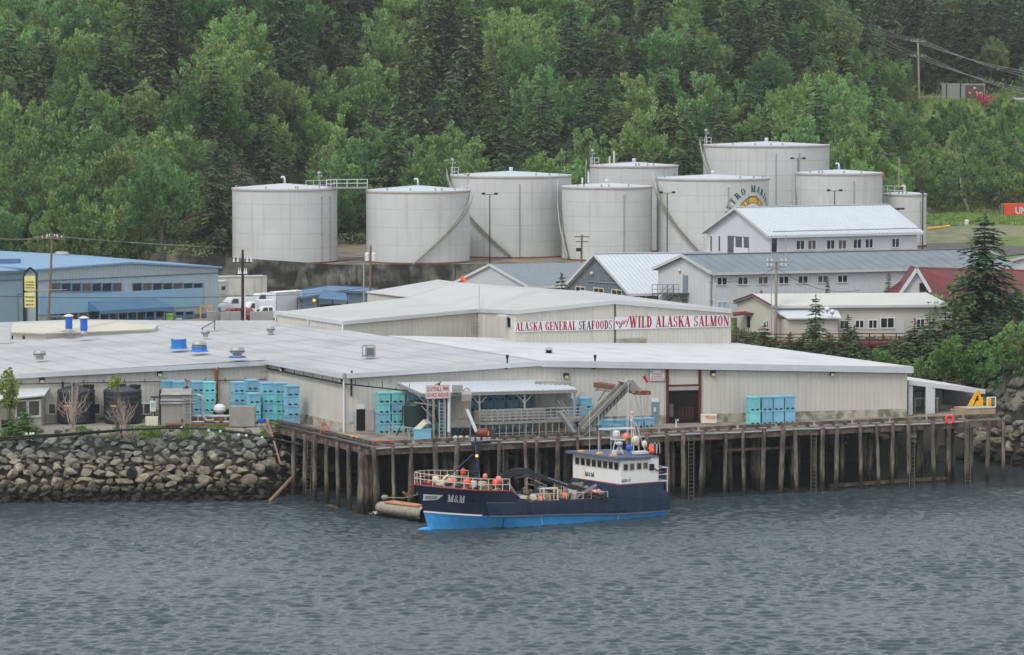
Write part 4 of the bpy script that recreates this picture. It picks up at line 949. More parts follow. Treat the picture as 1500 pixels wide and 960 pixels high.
# ================================================================ blue building
BR, BL = P(320, 464, G), P(54, 479, G)
zBR, zBL = ZAT(BR.y, 393.5), ZAT(BL.y, 397)
av_b = V(BR.x - BL.x, BR.y - BL.y, 0); E2 = V(-.60, .80, 0) * 36
bb = thing('blue_building', BL, 'two storey grey blue metal building with sky blue roof at the left', 'building')
Pk = V(BL.x, BL.y, 0) + av_b * .5; zPk = 12.9
k = MB(); shell(k, [(BL.x, BL.y, zBL), (Pk.x, Pk.y, zPk), (BR.x, BR.y, zBR), (BR.x + E2.x, BR.y + E2.y, zBR), (Pk.x + E2.x, Pk.y + E2.y, zPk), (BL.x + E2.x, BL.y + E2.y, zBL)], G - .3)
ribs(k, BL, Pk, G, zBL, zPk, .5, .1, .05); ribs(k, Pk, BR, G, zPk, zBR, .5, .1, .05); k.build('wall', M_bluewall, bb)
k = MB(); 
for (C, zc_) in ((BL, zBL), (BR, zBR)):
    c0 = V(C.x, C.y, zc_ + .05); m0 = V(Pk.x, Pk.y, zPk + .05); dd_ = (c0 - m0).normalized() * .4; en = -E2.normalized() * .4; e2 = V(E2.x, E2.y, 0)
    k.slab([c0 + dd_ + en, c0 + dd_ + e2, m0 + e2, m0 + en], (0, 0, .22))
ro = k.build('roof', M_blueroof, bb)
WBb = Wall(BL, BR, G); WBb.rb = .055
k = MB(); WBb.panel(k, *WBb.rect(54, 427.5, 297, 455), .06, .12); k.build('blue_panel_band', M_bluepanel, bb)
k = MB()
t0, z0, t1, z1 = WBb.rect(54, 428, 297, 455); nr_ = 60
for i in range(nr_): t = t0 + (t1 - t0) * (i + .5) / nr_; WBb.panel(k, t - .04, z0, t + .04, z1, .18, .04)
k.build('panel_rib', M_bluepanel, bb)
k = MB(); WBb.panel(k, 0, 0, WBb.L, .5, .055, .05); _, zz = WBb.hit(150, 407.5); WBb.panel(k, 0, zz - .06, WBb.L, zz + .06, .055, .06); k.build('belt_trim', mat('dusty_blue_trim', S(84, 104, 122), .6), bb)
xs_ = list(np.linspace(74, 297, 16))
for i in range(15):
    if i == 7: continue
    window(bb, WBb, (xs_[i] + 1.2, 415.5, xs_[i + 1] - 1.2, 426.5), 1, mat('blue_mullion', S(88, 128, 168), .5), M_glass if (i * 7) % 3 else M_glass2, .1)
for i, (x0, x1) in enumerate(((74, 84), (86, 98), (100, 113), (115, 127), (130, 143), (146, 160), (163, 167), (174, 182), (184, 192), (195, 208), (210, 224), (228, 240), (243, 253), (257, 268), (271, 282))):
    window(bb, WBb, (x0, 457, x1, 473.5), 1, mat('blue_mullion', S(88, 128, 168)), M_glass if (i * 5) % 3 else M_glass2, .1)
k = MB(); WBb.panel(k, *WBb.rect(242.5, 459, 252.5, 471), .09, .02); k.build('poster', mat('lime_poster', S(170, 226, 70), .6), bb)
k = MB(); t0, z0, t1, z1 = WBb.rect(243.5, 461, 251.5, 469); put_text(k, WBb, 'YSAF', t0, z0 + .35, (t1 - t0), .32, .113); k.build('lettering', M_black, bb)
k = MB(); t0, z0, t1, z1 = WBb.rect(133, 469, 143, 476)
tc, zc2 = (t0 + t1) / 2, (z0 + z1) / 2; k.slab([WBb.pt(tc - .45, zc2, .1), WBb.pt(tc, zc2 - .33, .1), WBb.pt(tc + .45, zc2, .1), WBb.pt(tc, zc2 + .33, .1)], WBb.n * .02); k.build('diamond_sign', M_red, bb)
k = MB(); WBb.panel(k, *WBb.rect(105, 471, 114.5, 475.5), .1, .02); WBb.panel(k, *WBb.rect(147, 471, 150, 475.5), .1, .02); WBb.panel(k, *WBb.rect(228.5, 467, 237, 472), .1, .02); WBb.panel(k, *WBb.rect(256, 466, 266, 472), .1, .02); k.build('window_sign', M_white, bb)
# sloping awning
t0, z0, t1, z1 = WBb.rect(128, 440, 241, 452.5); k = MB()
a, b_ = WBb.pt(t0, z1, .2), WBb.pt(t1 - 1.6, z1, .2); c_, d_ = WBb.pt(t1, z0, 2.0), WBb.pt(t0 + .6, z0, 2.0)
k.slab([a, b_, c_, d_], (0, 0, .1)); k.add([a, d_, WBb.pt(t0, z0, .2)], [(0, 1, 2)]); k.add([b_, c_, WBb.pt(t1, z0, .2)], [(0, 1, 2)]); k.add([d_ , c_, c_ - V(0, 0, .35), d_ - V(0, 0, .35)], [(0, 1, 2, 3)])
aw = k.build('awning', M_blueawn, bb)
k = MB()
for i in range(9): t = t0 + .6 + (t1 - t0 - .6) * i / 8; k.bar(WBb.pt(t, z0, 1.9), WBb.pt(t, z0 - 3.0, 1.9), .14)
k.build('awning_post', M_blueawn, aw)
# yellow rail beside it
k = MB(); t, z = WBb.hit(292, 461)
for x in (287, 297, 303): tt, _ = WBb.hit(x, 461); k.bar(WBb.pt(tt, 0, 1), WBb.pt(tt, 1.6, 1), .12)
tt0, _ = WBb.hit(286, 461); tt1, _ = WBb.hit(304, 461); k.bar(WBb.pt(tt0, 1.6, 1), WBb.pt(tt1, 1.3, 1), .12); k.build('bollard_rail', M_yel, bb)
p = PD(90.5, 377, 418); k = MB(); k.lathe(p, [(.75, -.6), (.75, 0), (1.0, .1), (1.0, .5), (.7, .75)], 14); k.build('roof_ventilator', M_galv, bb)
p = PD(3, 385, 398); k = MB(); k.box(p, (4.5, 1.5, 1.0)); k.build('roof_unit', M_blueawn, bb)
# wing at the far left
wg = thing('blue_wing', PD(0, 480, 385), 'grey blue flat wing with darker gutter left of the tall yellow sign', 'building')
a0, a1 = PD(-60, 400, 384), PD(33, 398, 388); k = MB(); zt_ = a1.z
shell(k, [(a0.x, a0.y, zt_ - .1), (a1.x, a1.y, zt_), (a1.x - 6, a1.y + 9, zt_), (a0.x - 6, a0.y + 9, zt_)], G - .2); k.build('wall', mat('dull_blue_wall', S(122, 146, 158), .6, .05), wg)
k = MB(); k.bar(V(a0.x, a0.y - .2, zt_ - .05), V(a1.x + .1, a1.y - .2, zt_), .3, .35); k.bar(V(a0.x, a0.y - .05, zt_ - 1.0), V(a1.x, a1.y - .05, zt_ - 1.0), .1, .12); k.build('gutter', mat('dusty_blue_trim', S(84, 104, 122)), wg)
k = MB(); k.slab([V(a0.x, a0.y - .1, zt_ + .05), V(a1.x, a1.y - .1, zt_ + .05), V(a1.x - 6, a1.y + 9, zt_ + .2), V(a0.x - 6, a0.y + 9, zt_ + .2)], (0, 0, .1)); k.build('roof', M_blueroof, wg)
p = PD(27, 431, 386); k = MB(); k.bar(p + V(0, -.4, 0), V(p.x, p.y - .4, G), .1); k.bar(p + V(0, -.4, 0), p + V(.5, -.2, 0), .1); k.build('downpipe', M_wire, wg)
# tall sign with two yellow boards
Ts = PD(45, 480, 379); Ts.z = G; T = thing('pylon_sign', Ts, 'tall dark framed pylon sign with two yellow lettered boards', 'sign')
k = MB(); pl_, pr_ = PD(35.5, 400, 379), PD(53.5, 400.5, 379); pk_ = PD(44.5, 392.5, 379)
for q in (pl_, pr_): k.bar(V(q.x, q.y, G), q, .24)
k.bar(pl_, pk_, .24); k.bar(pr_, pk_, .24); k.build('frame', M_black, T)
Wsg = Wall((pl_.x + .1, pl_.y - .14), (pr_.x - .1, pr_.y - .14), G)
for (y0, y1), lines in (((404.5, 426), ('ALASKA', 'MECHANICAL', 'SUPPLY')), ((429, 450.5), ('Trident', 'Seafoods', 'OFFICE'))):
    k = MB(); t0, z0, t1, z1 = Wsg.rect(36, y0, 52, y1); Wsg.panel(k, t0, z0, t1, z1, 0, .06); bo = k.build('board', mat('pale_yellow_board', S(214, 206, 130), .6, .06), T)
    k = MB(); hh = (z1 - z0)
    n_ = 3
    for i in range(n_):   # rows of small illegible marks
        zz = z1 - hh * (.42 + .19 * i) if y0 < 410 else z1 - hh * (.3 + .26 * i)
        rr = random.Random(i + int(y0)); t = t0 + .12
        while t < t1 - .2: w_ = rr.uniform(.06, .12); Wsg.panel(k, t, zz - .09, t + w_, zz + .09, .061, .01); t += w_ + .05
    k.build('small_print', mat('dark_print', S(52, 52, 48), .7), bo)
# ================================================================ yard: vehicles, blocks, low blue workshop
def vehicle(kind, loc, rz, paint, label, L=5.2, name='parked_van', cat='van', gp=None):
    T = thing(name, loc, label, cat, gp); T.rotation_euler = (0, 0, rz); Wd = 1.95
    prof = {'van': [(-L / 2, .45), (L / 2, .45), (L / 2, 1.0), (L / 2 - .15, 1.15), (L / 2 - 1.0, 1.35), (L / 2 - 1.75, 2.15), (-L / 2 + .1, 2.2), (-L / 2, 1.2)],
            'suv': [(-L / 2, .4), (L / 2, .4), (L / 2, .9), (L / 2 - 1.25, 1.08), (L / 2 - 1.95, 1.68), (-L / 2 + .55, 1.72), (-L / 2 + .05, 1.1)],
            'pickup': [(-L / 2, .5), (L / 2, .5), (L / 2, 1.05), (L / 2 - 1.3, 1.2), (L / 2 - 2.0, 1.85), (L / 2 - 3.3, 1.88), (L / 2 - 3.5, 1.25), (-L / 2, 1.2)]}[kind]
    k = MB()
    for s_ in (-1, 1): pass
    n_ = len(prof); vsL = []
    for s_ in (-1, 1):
        for (x, z) in prof: vsL.append((x, s_ * (Wd / 2 - (.16 if z > 1.4 else 0)), z))
    k.add(vsL, [tuple(range(n_)), tuple(range(n_, 2 * n_))[::-1]] + [(i, (i + 1) % n_, n_ + (i + 1) % n_, n_ + i) for i in range(n_)])
    k.build('body', paint, T, local=True)
    g = MB(); zr2 = {'van': (1.4, 2.0), 'suv': (1.12, 1.6), 'pickup': (1.27, 1.78)}[kind]
    # windscreen
    iA = {'van': 4, 'suv': 3, 'pickup': 3}[kind]; (xa, za), (xb, zb_) = prof[iA], prof[iA + 1]
    for s_ in (0,):
        q = .1; g.add([(xa - q * (xa - xb) + .02, -Wd / 2 + .15, za + .06), (xa - q * (xa - xb) + .02, Wd / 2 - .15, za + .06), (xb + .05, Wd / 2 - .26, zb_ - .06), (xb + .05, -Wd / 2 + .26, zb_ - .06)], [(0, 1, 2, 3)])
    xr = {'van': xb - .9, 'suv': -L / 2 + .7, 'pickup': L / 2 - 3.25}[kind]; cells = {'van': 1, 'suv': 3, 'pickup': 2}[kind]; x_f = xb - .05
    for s_ in (-1, 1):
        for i in range(cells):
            u0 = xr + (x_f - xr) * i / cells + .06; u1 = xr + (x_f - xr) * (i + 1) / cells - .04; y0 = s_ * (Wd / 2 - .02); y1 = s_ * (Wd / 2 - .13)
            g.add([(u0, y0 + s_ * .03, zr2[0]), (u1 + (.35 if i == cells - 1 else 0), y0 + s_ * .03, zr2[0]), (u1, y1 + s_ * .03, zr2[1]), (u0, y1 + s_ * .03, zr2[1])], [(0, 1, 2, 3)])
    g.build('window', M_glass, T, local=True)
    for sx in (-L / 2 + .95, L / 2 - .95):
        for s_ in (-1, 1):
            k = MB(); k.tube((sx, s_ * (Wd / 2 - .2), .36), (sx, s_ * (Wd / 2 + .02), .36), .36, n=14); wo_ = k.build('wheel', M_black, T, local=True)
            k = MB(); k.tube((sx, s_ * (Wd / 2 + .02), .36), (sx, s_ * (Wd / 2 + .035), .36), .2, n=10); k.build('rim', M_galv, wo_, local=True)
    for s_ in (-.7, .7):
        k = MB(); k.box((L / 2 + .01, s_, .78), (.06, .32, .18)); k.build('headlight', M_porc, T, local=True)
    k = MB(); k.box((L / 2 + .03, 0, .5), (.12, Wd - .1, .18)); k.box((-L / 2 - .03, 0, .5), (.12, Wd - .1, .18)); k.build('bumper', M_black, T, local=True)
    k = MB(); k.box((L / 2 + .015, 0, .78), (.04, .9, .16)); k.build('grille', M_black, T, local=True)
    return T
def gp_(x, D): q = PD(x, 400, D); return V(q.x, q.y, G - .1)
wp = mat('white_vehicle_paint', S(216, 220, 222), .3, .04, spec=.5)
vehicle('suv', gp_(80, 383), R(185), mat('grey_green_car_paint', S(86, 104, 110), .3, .05, spec=.5), 'grey green estate car parked in front of the blue building', 4.9, 'parked_car', 'car')
vehicle('van', gp_(346, 412), R(-150), wp, 'white van with roof rack behind the red pickup', 5.4)
vehicle('suv', gp_(342, 397), R(195), mat('red_car_paint', S(150, 30, 42), .3, .06, spec=.5), 'dark red car parked in front of the white van, beside the cone insulator pole', 4.9, 'parked_car', 'car')
vehicle('pickup', gp_(357, 395), R(-40), mat('red_car_paint', S(150, 30, 42)), 'red pickup partly behind the cone insulator pole', 5.0, 'parked_pickup', 'pickup')
vehicle('van', gp_(374, 403), R(-155), wp, 'white van with stripe to the right of the cone insulator pole', 5.2)
vehicle('pickup', gp_(391, 398), R(-165), wp, 'white pickup parked in front of the large box truck', 5.3, 'parked_pickup', 'pickup')
vehicle('van', gp_(385, 420), R(-150), wp, 'white van far back below the retaining wall, mostly hidden', 5.2)
T = thing('box_truck', gp_(418, 401), 'white box truck with a plain cargo body left of the low blue workshop', 'truck')
a = P(393, 468, G); k = MB(); b0 = PD(405, 430, 400); b1 = PD(445, 430, 404); b2_ = PD(393, 431, 406)
zt_ = 8.95; k.slab([V(b0.x, b0.y, 6.6), V(b1.x, b1.y, 6.6), V(b1.x - 1.1, b1.y + 3, 6.6), V(b0.x - 1.1, b0.y + 3, 6.6)], (0, 0, zt_ - 6.6)); k.build('cargo_body', M_white, T)
k = MB()
for (p_, q_) in ((b0, b1),):
    for z_ in (6.62, zt_): k.bar(V(p_.x, p_.y - .03, z_), V(q_.x, q_.y - .03, z_), .07)
for q_ in (b0, b1): k.bar(V(q_.x, q_.y - .03, 6.6), V(q_.x, q_.y - .03, zt_), .08)
k.build('body_frame', M_galv, T)
k = MB(); k.slab([V(b0.x - 2.2, b0.y - .4, 5.9), V(b0.x - .1, b0.y, 5.9), V(b0.x - 1.0, b0.y + 2.6, 5.9), V(b0.x - 3.0, b0.y + 2.2, 5.9)], (0, 0, 2.1)); k.build('cab', wp, T)
for fx in (.1, .8):
    for dy in (.1, 2.6):
        q = b0.lerp(b1, fx); q = V(q.x - dy * .35, q.y + dy - .1, 6.05); k = MB(); k.tube(q, q + V(.1, -.25, 0), .48, n=14); k.build('wheel', M_black, T)
# long white trailers by the wall
for x0, x1, D, yt, lb in ((318, 370, 424, 406, 'long stained white container van parked against the retaining wall'), (317, 335, 414, 413.5, 'small white site office with one dark window beside the blue building'), (358, 391, 430, 405.5, 'white trailer end behind the long stained container van')):
    q0, q1 = PD(x0, yt, D), PD(x1, yt, D + 2); T = thing('trailer', V(q0.x, q0.y, G), lb, 'trailer'); k = MB()
    k.slab([V(q0.x, q0.y, 6.5), V(q1.x, q1.y, 6.5), V(q1.x - .9, q1.y + 2.5, 6.5), V(q0.x - .9, q0.y + 2.5, 6.5)], (0, 0, q0.z - 6.5)); k.build('box_body', mat('stained_white_trailer', S(196, 194, 188), .6, .1, .8, streak=.4), T)
    k = MB(); k.bar(V(q0.x, q0.y - .05, q0.z), V(q1.x, q1.y - .05, q0.z), .1, .14); k.build('top_rail', M_trim, T)
    k = MB(); W_ = Wall(q0, q1, 6.5)
    for i in range(int(W_.L / .6)): W_.panel(k, .3 + i * .6, .1, .36 + i * .6, q0.z - 6.7, 0, .03)
    k.build('side_rib', mat('stained_white_trailer', S(1, 1, 1)), T)
    for f_ in (.2, .8):
        q = q0.lerp(q1, f_); k = MB(); k.tube(V(q.x, q.y + .1, 6.0), V(q.x, q.y + .4, 6.0), .48, n=12); k.build('wheel', M_black, T)
    if x0 == 317: k = MB(); W_.panel(k, *W_.rect(324.5, 419.5, 330, 425), .002, .03); k.build('window', M_glass, T)
# concrete block wall
for i, (x0, x1, yt) in enumerate(((303, 322, 457), (323, 352, 457.5), (366, 400, 457.5))):
    q0, q1 = PD(x0, yt, 388), PD(x1, yt, 389.5); k = MB(); k.slab([V(q0.x, q0.y, G - .2), V(q1.x, q1.y, G - .2), V(q1.x, q1.y + .7, G - .2), V(q0.x, q0.y + .7, G - .2)], (0, 0, q0.z - G + .2))
    k.build('concrete_barrier', mat('grey_block_concrete', S(158, 158, 154), .9, .08, .7, streak=.3), label=('pale concrete barrier next to the blue building corner', 'pale concrete barrier left of the cone insulator pole', 'pale concrete barrier in front of the white pickup')[i], cat='barrier')
# low blue workshop
T, WLb, WGb, _, _ = gable('workshop', 'low workshop with blue metal roof tucked below the retaining wall', PD(446, 440, 401), PD(560, 440, 406), (-2.5, 11, 0), (ZAT(401, 437), ZAT(401, 434)), ZAT(403, 428.5), G - .1, mat('slate_blue_wall', S(112, 128, 142), .6, .06), M_blueawn, .3, mtrim=M_blueawn, rib=0, th=.1)
k = MB(); a, b_ = PD(466, 438, 398.2), PD(509, 441, 399.5); k.slab([a, b_, b_ + V(-.3, 2, 1.0 - .25), a + V(.5, 2, 1.0)], (0, 0, .1)); k.build('awning', M_blueawn, T)
k = MB()
for q in (a, a.lerp(b_, .5), b_): k.bar(V(q.x, q.y, G), q, .12)
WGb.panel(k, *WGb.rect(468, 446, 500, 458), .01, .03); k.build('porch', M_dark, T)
p = WGb.pt(*WGb.hit(459.5, 440), .15); k = MB(); k.ball(p, .17, 10); k.build('lit_lamp', M_lampon, T)
p = PD(435.5, 426, 397); q = V(p.x, p.y, G); T = thing('lamp_post', q, 'short slim post with small grey head in front of the box truck', 'lamp post'); k = MB(); k.tube(q, p, .08); k.build('post', M_wire, T); k = MB(); k.tube(p, p - V(0, 0, .9), .16, n=8); k.build('lamp_head', M_galv, T)
# ================================================================ buildings to the right
def houses():
    global WLw
    # pale grey gable house far left of the group
    gable('shingled_house', 'pale grey house with slate coloured roof, furthest left of the hillside buildings', PD(775, 421, 371), PD(667, 415.5, 378), (15, 4.4, 0), (ZAT(371, 420), ZAT(378, 416)), ZAT(374.5, 389), 6, M_greywall, M_roofslate, .3, cat='house')
    T, WLg, WGg, _, _ = gable('boarded_house', 'slate grey boarded house with bright white metal roof', PD(924, 431, 356), PD(829, 426, 366), (12.5, 2.6, 0), (ZAT(356, 429), ZAT(366, 425)), ZAT(361, 374), 8, M_darkgrey, M_roofmetal, .5, rib=1, seam=.5, cat='house', ribstep=.5)
    for px in ((844.5, 421, 857.5, 429.5), (871, 423, 884.5, 432.5), (897.5, 425.5, 911, 435)): window(T, WGg, px, 2, mat('cream_window_frame', S(200, 192, 172), .7), M_glass, .1)
    window(T, WLg, (937, 432, 945, 440), 1, M_white, M_glass)
    k = MB(); k.ball(WGg.pt(*WGg.hit(868.5, 400.5), .15), .22, 8); k.build('wall_lamp', M_porc, T)
    k = MB(); WGg.panel(k, *WGg.rect(863, 413.5, 908, 414.5), .06, .06); k.build('conduit', M_galv, T)
    # top white building
    Nn, Fn = PD(1128, 345, 362), PD(1036, 339, 372.8)
    T, WLt, WGt, _, _ = gable('white_building', 'white gabled building with bright ribbed metal roof standing highest, behind the long one', Nn, Fn, (18.2, 9.3, 0), ZAT(362, 345), ZAT(367.4, 306), 9.4, M_whitewall, M_roofmetal, .5, rib=0, seam=.5)
    for px in ((1166.5, 352.5, 1177.5, 365), (1183.5, 352.5, 1194.5, 365), (1211, 352, 1222, 364.5), (1228, 352, 1239, 364.5), (1250, 351, 1261, 363.5), (1267.5, 350.5, 1278, 363), (1306.5, 350, 1316.5, 362)):
        window(T, WLt, px, 2, M_white, M_glass2 if px[0] in (1183.5, 1228) else M_glass, .1)
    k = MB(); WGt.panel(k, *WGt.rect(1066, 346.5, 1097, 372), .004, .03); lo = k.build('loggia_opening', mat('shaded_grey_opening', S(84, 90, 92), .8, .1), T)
    k = MB(); WGt.panel(k, *WGt.rect(1076, 348, 1078, 364), .04, .06); WGt.panel(k, *WGt.rect(1088, 348, 1090, 364), .04, .06); WGt.panel(k, *WGt.rect(1076, 363, 1097, 372), .04, .1); k.build('loggia_frame', M_white, lo)
    window(T, WGt, (1041, 346, 1043.5, 368), 1, M_white, M_glass, .06); window(T, WGt, (1053, 346, 1055.5, 368), 1, M_white, M_glass, .06)
    k = MB(); WLt.panel(k, *WLt.rect(1130, 346, 1139, 371), .004, .03); k.build('dark_opening', M_glass, T)
    k = MB(); WLt.panel(k, .9, 3, 1.1, 8.5, .03, .1); k.build('downpipe', M_white, T)
    k = MB(); 
    WL_e = WLt.pt(0, ZAT(362, 345) - 9.4 + .45, .55); WL_f = WLt.pt(WLt.L, ZAT(362, 345) - 9.4 + .45, .55); k.bar(WL_e, WL_f, .05, .12); k.build('snow_guard', M_galv, T)
    q = PD(1290, 322, 372); k = MB(); k.slab([q + V(0, 0, -2), q + V(2.5, 1, -2), q + V(2.0, 3, 0), q + V(-1, 3, 0)], (0, 0, .15)); k.build('porch_roof', M_roofmetal, T)
    # long grey roofed building
    Nn, Fn = PD(1045, 401, 345), PD(964, 393, 353.6)
    T, WLl, WGl, _, _ = gable('long_building', 'long two storey white metal building with grey blue roof', Nn, Fn, (35, 13.1, 0), ZAT(345, 400), ZAT(349.3, 375.5), 9.0, M_whitewall, M_roofblue, .45, rib=1, seam=1.3, ribstep=.6)
    for x0 in (1050.5, 1081, 1110.5, 1141, 1169, 1198, 1227): window(T, WLl, (x0, 407 - (x0 - 1050) * .018, x0 + 13.5, 417 - (x0 - 1050) * .02), 2, M_white, M_glass2 if x0 in (1110.5, 1198) else M_glass, .09)
    window(T, WLl, (1326, 401, 1332, 410), 1, M_white, M_glass); window(T, WLl, (1051, 443, 1064, 453), 2, M_white, mat('pale_blue_glass', S(158, 186, 204), .2), .08)
    wdoor(T, WGl, (1001, 403.5, 1008, 431), mat('slate_blue_door', S(1, 1, 1)))
    wdoor(T, WGl, (1000, 438, 1008, 452), mat('slate_blue_door', S(1, 1, 1)))
    k = MB(); k.ball(WGl.pt(*WGl.hit(996.5, 396.5), .15), .2, 8); k.build('wall_lamp', M_porc, T)
    k = MB(); t, z = WGl.hit(1043, 410); k.tube(WGl.pt(.25, 0, .15), WGl.pt(.25, 5.4, .15), .1); k.tube(WGl.pt(.25, 4.6, .15), WGl.pt(.25, 4.75, .15), .2); k.tube(WGl.pt(.25, 2.5, .15), WGl.pt(.25, 2.65, .15), .2); k.build('downpipe', M_galv, T)
    # exterior stair on the gable
    k = MB(); fl = [WGl.pt(*WGl.hit(x, 431), 0) for x in (971, 1010)]; pA, pB = fl; nn = WGl.n
    k.slab([pA, pB, pB + nn * 1.5, pA + nn * 1.5], (0, 0, .15)); 
    q0 = pA.lerp(pB, .85) + nn * 1.6; q1 = pA.lerp(pB, .0) + nn * 1.6; q1.z -= 2.6
    for s_ in (0, .9): k.bar(q0 + nn * s_, q1 + nn * s_, .08, .25)
    for i in range(12): q = q0.lerp(q1, i / 11); k.bar(q, q + nn * .9, .25, .04)
    sto = k.build('stair', mat('grey_green_steel', S(96, 104, 106), .6), T); k = MB()
    for s_ in (0, .9):
        for h in (.55, 1.05): k.bar(q0 + nn * s_ + V(0, 0, h), q1 + nn * s_ + V(0, 0, h), .05)
        for i in range(6): q = q0.lerp(q1, i / 5) + nn * s_; k.bar(q, q + V(0, 0, 1.05), .05)
    for i in range(6):
        q = pA.lerp(pB, i / 5) + nn * 1.5; k.bar(q + V(0, 0, .1), q + V(0, 0, 1.15), .06)
    for h in (.6, 1.1): k.bar(pA + nn * 1.5 + V(0, 0, h), pB + nn * 1.5 + V(0, 0, h), .06)
    k.bar(pA + nn * 1.45, V(pA.x, pA.y, 9) + nn * 1.45, .1); k.bar(pB + nn * 1.45, V(pB.x, pB.y, 9) + nn * 1.45, .1)
    k.build('handrail', mat('grey_green_steel', S(1, 1, 1)), sto)
    # cream house with red railings
    Nn, Fn = PD(1136, 449, 318), PD(1080, 443, 324.6)
    T, WLc, WGc, _, _ = gable('cream_house', 'low cream house with white roof and dark red railing above the plant roof', Nn, Fn, (17.2, 1.6, 0), (ZAT(318, 449), ZAT(324.6, 443)), ZAT(321.3, 433), 8.4, mat('cream_painted_siding', S(188, 186, 175), .6, .04, .5), mat('chalk_roof', S(184, 184, 180), .6, .04, .4), .35, cat='house')
    T_c = T
    k = MB(); e = (Nn.lerp(Fn, .5)); a = V(Nn.x, Nn.y, ZAT(318, 449)); b_ = V(e.x, e.y, ZAT(321.3, 433)); c_ = V(Fn.x, Fn.y, ZAT(324.6, 443)); of = V(-.45, -.12, .12)
    k.bar(a + of, b_ + of, .07, .12); k.bar(b_ + of, c_ + of, .07, .12); k.build('red_bargeboard', M_redwood, T)
    for px in ((1231, 470.5, 1242, 481.5), (1253.5, 470, 1264.5, 480), (1273, 469.5, 1284, 480.5), (1290.5, 466.5, 1309, 480), (1343, 468.5, 1353.5, 479.5)): window(T, WLc, px, 2, M_white, M_glass, .12)
    k = MB(); t0, z0, t1, z1 = WLc.rect(1311, 467, 1325, 482); WLc.panel(k, t0, 0, t1, z1, .002, .04); k.build('door', M_trim, T)
    k = MB(); t0, z0, t1, z1 = WLc.rect(1144, 466, 1222, 484); W_ = WLc; W_.panel(k, t0, -.2, t1, z1, 0, 1.9); an = k.build('annex', mat('cream_painted_siding', S(1, 1, 1)), T)
    k = MB(); a, b_ = WLc.pt(t0 - .9, z1 + .75, 0), WLc.pt(t1 + .3, z1 + .75, 0); k.slab([a, b_, WLc.pt(t1 + .3, z1 + .02, 2.3), WLc.pt(t0 + .3, z1 + .02, 2.3)], (0, 0, .14)); k.build('roof', M_roofmetal, an)
    for x, y in ((1211.5, 453), (1219, 457)):
        p = PD(x, y, 315.8); k = MB(); k.ball(p, .26, 12); k.tube(p - V(0, 0, .45), p, .06); k.build('antenna_dome', M_white, an, smooth=True)
    k = MB(); p = WGc.pt(*WGc.hit(1096, 463), 0); k.slab([p + V(-1.6, -.4, 0), p + V(1.3, -1.2, .35), p + V(1.3, .2, .5), p + V(-1.6, .6, .2)], (0, 0, .12)); k.build('porch_roof', M_redwood, T)
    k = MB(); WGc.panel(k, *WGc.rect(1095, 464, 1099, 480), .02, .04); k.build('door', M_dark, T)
    for px in ((1124, 470, 1126, 480),): window(T, WGc, px, 1, M_white, M_glass)
    # timber deck and rail
    D = 315.2; za = 9.25; pts = [PD(1071, 490, 317.5), PD(1136, 490, 313.5), PD(1352, 490, 315)]
    k = MB(); P0, P1, P2 = [V(p.x, p.y, za) for p in pts]
    k.slab([P0, P1, P2, P2 + V(0, 4, 0), P1 + V(0, 5, 0), P0 + V(0, 6, 0)], (0, 0, -.3)); 
    for a, b_ in ((P0, P1), (P1, P2)): k.bar(a + V(0, -.05, -.15), b_ + V(0, -.05, -.15), .08, .3)
    dk_ = k.build('deck', M_redwood, T_c); k = MB()
    for a, b_, n_ in ((P0, P1, 4), (P1, P2, 11)):
        for i in range(n_ + 1): q = a.lerp(b_, i / n_); k.bar(q, q + V(0, 0, 1.05), .12)
        for h in (.35, .65, 1.0): k.bar(a + V(0, -.06, h), b_ + V(0, -.06, h), .05, .09)
    k.build('railing', M_redwood, dk_); k = MB()
    for a, b_, n_ in ((P0, P1, 4), (P1, P2, 9)):
        for i in range(n_ + 1): q = a.lerp(b_, i / n_) + V(0, .4, -.3); k.bar(q, V(q.x, q.y, hfun(q.x, q.y) - .3), .2)
    k.build('deck_post', M_brown, dk_)
    # red roofed house
    T = thing('red_roofed_house', PD(1400, 480, 336), 'white house with dark red metal roof and pointed dormer behind the big spruce', 'house')
    rl, rr_ = PD(1346, 393.5, 340), PD(1480, 397, 346); el, er = PD(1296, 433, 334), PD(1530, 458, 330); el.z = ZAT(334, 431); er.z = ZAT(330, 456)
    rr2 = PD(1535, 398, 348); bk = V(3, 14, -4)
    k = MB(); k.slab([el, er, rr2, rl], (0, 0, .15)); k.slab([el, rl, rl + bk], (0, 0, .15)); k.slab([rl, rr2, rr2 + bk, rl + bk], (0, 0, .15)); k.build('roof', M_redroof, T)
    k = MB(); inn_ = V(.4, .9, -.1); shell(k, [(el.x + 1, el.y + 1.0, el.z - .0), (er.x, er.y + 1.0, er.z + .1), (er.x + 2, er.y + 14, er.z), (el.x + 3, el.y + 14, el.z)], 8.5); k.build('wall', M_whitewall, T)
    Wr = Wall((el.x + 1, el.y + 1), (er.x, er.y + 1), 8.5)
    for px in ((1483, 470, 1491, 477), (1493, 470, 1501, 477), (1503, 470, 1511, 477)): window(T, Wr, px, 2, M_white, M_glass2, .1)
    for i in range(6): window(T, Wr, (1484 + i * 5, 462.5, 1487 + i * 5, 465.5), 1, M_white, M_glass, .05)
    k = MB(); ap = PD(1342.5, 397, 333); l_, r_ = PD(1321, 431, 333), PD(1357, 425, 333); Wd_ = Wall((l_.x, l_.y), (r_.x + 1e-3, r_.y), 9)
    k.slab([l_, V(r_.x, r_.y, l_.z), r_, ap], (0, 3, 0)); k.build('dormer_wall', M_whitewall, T)
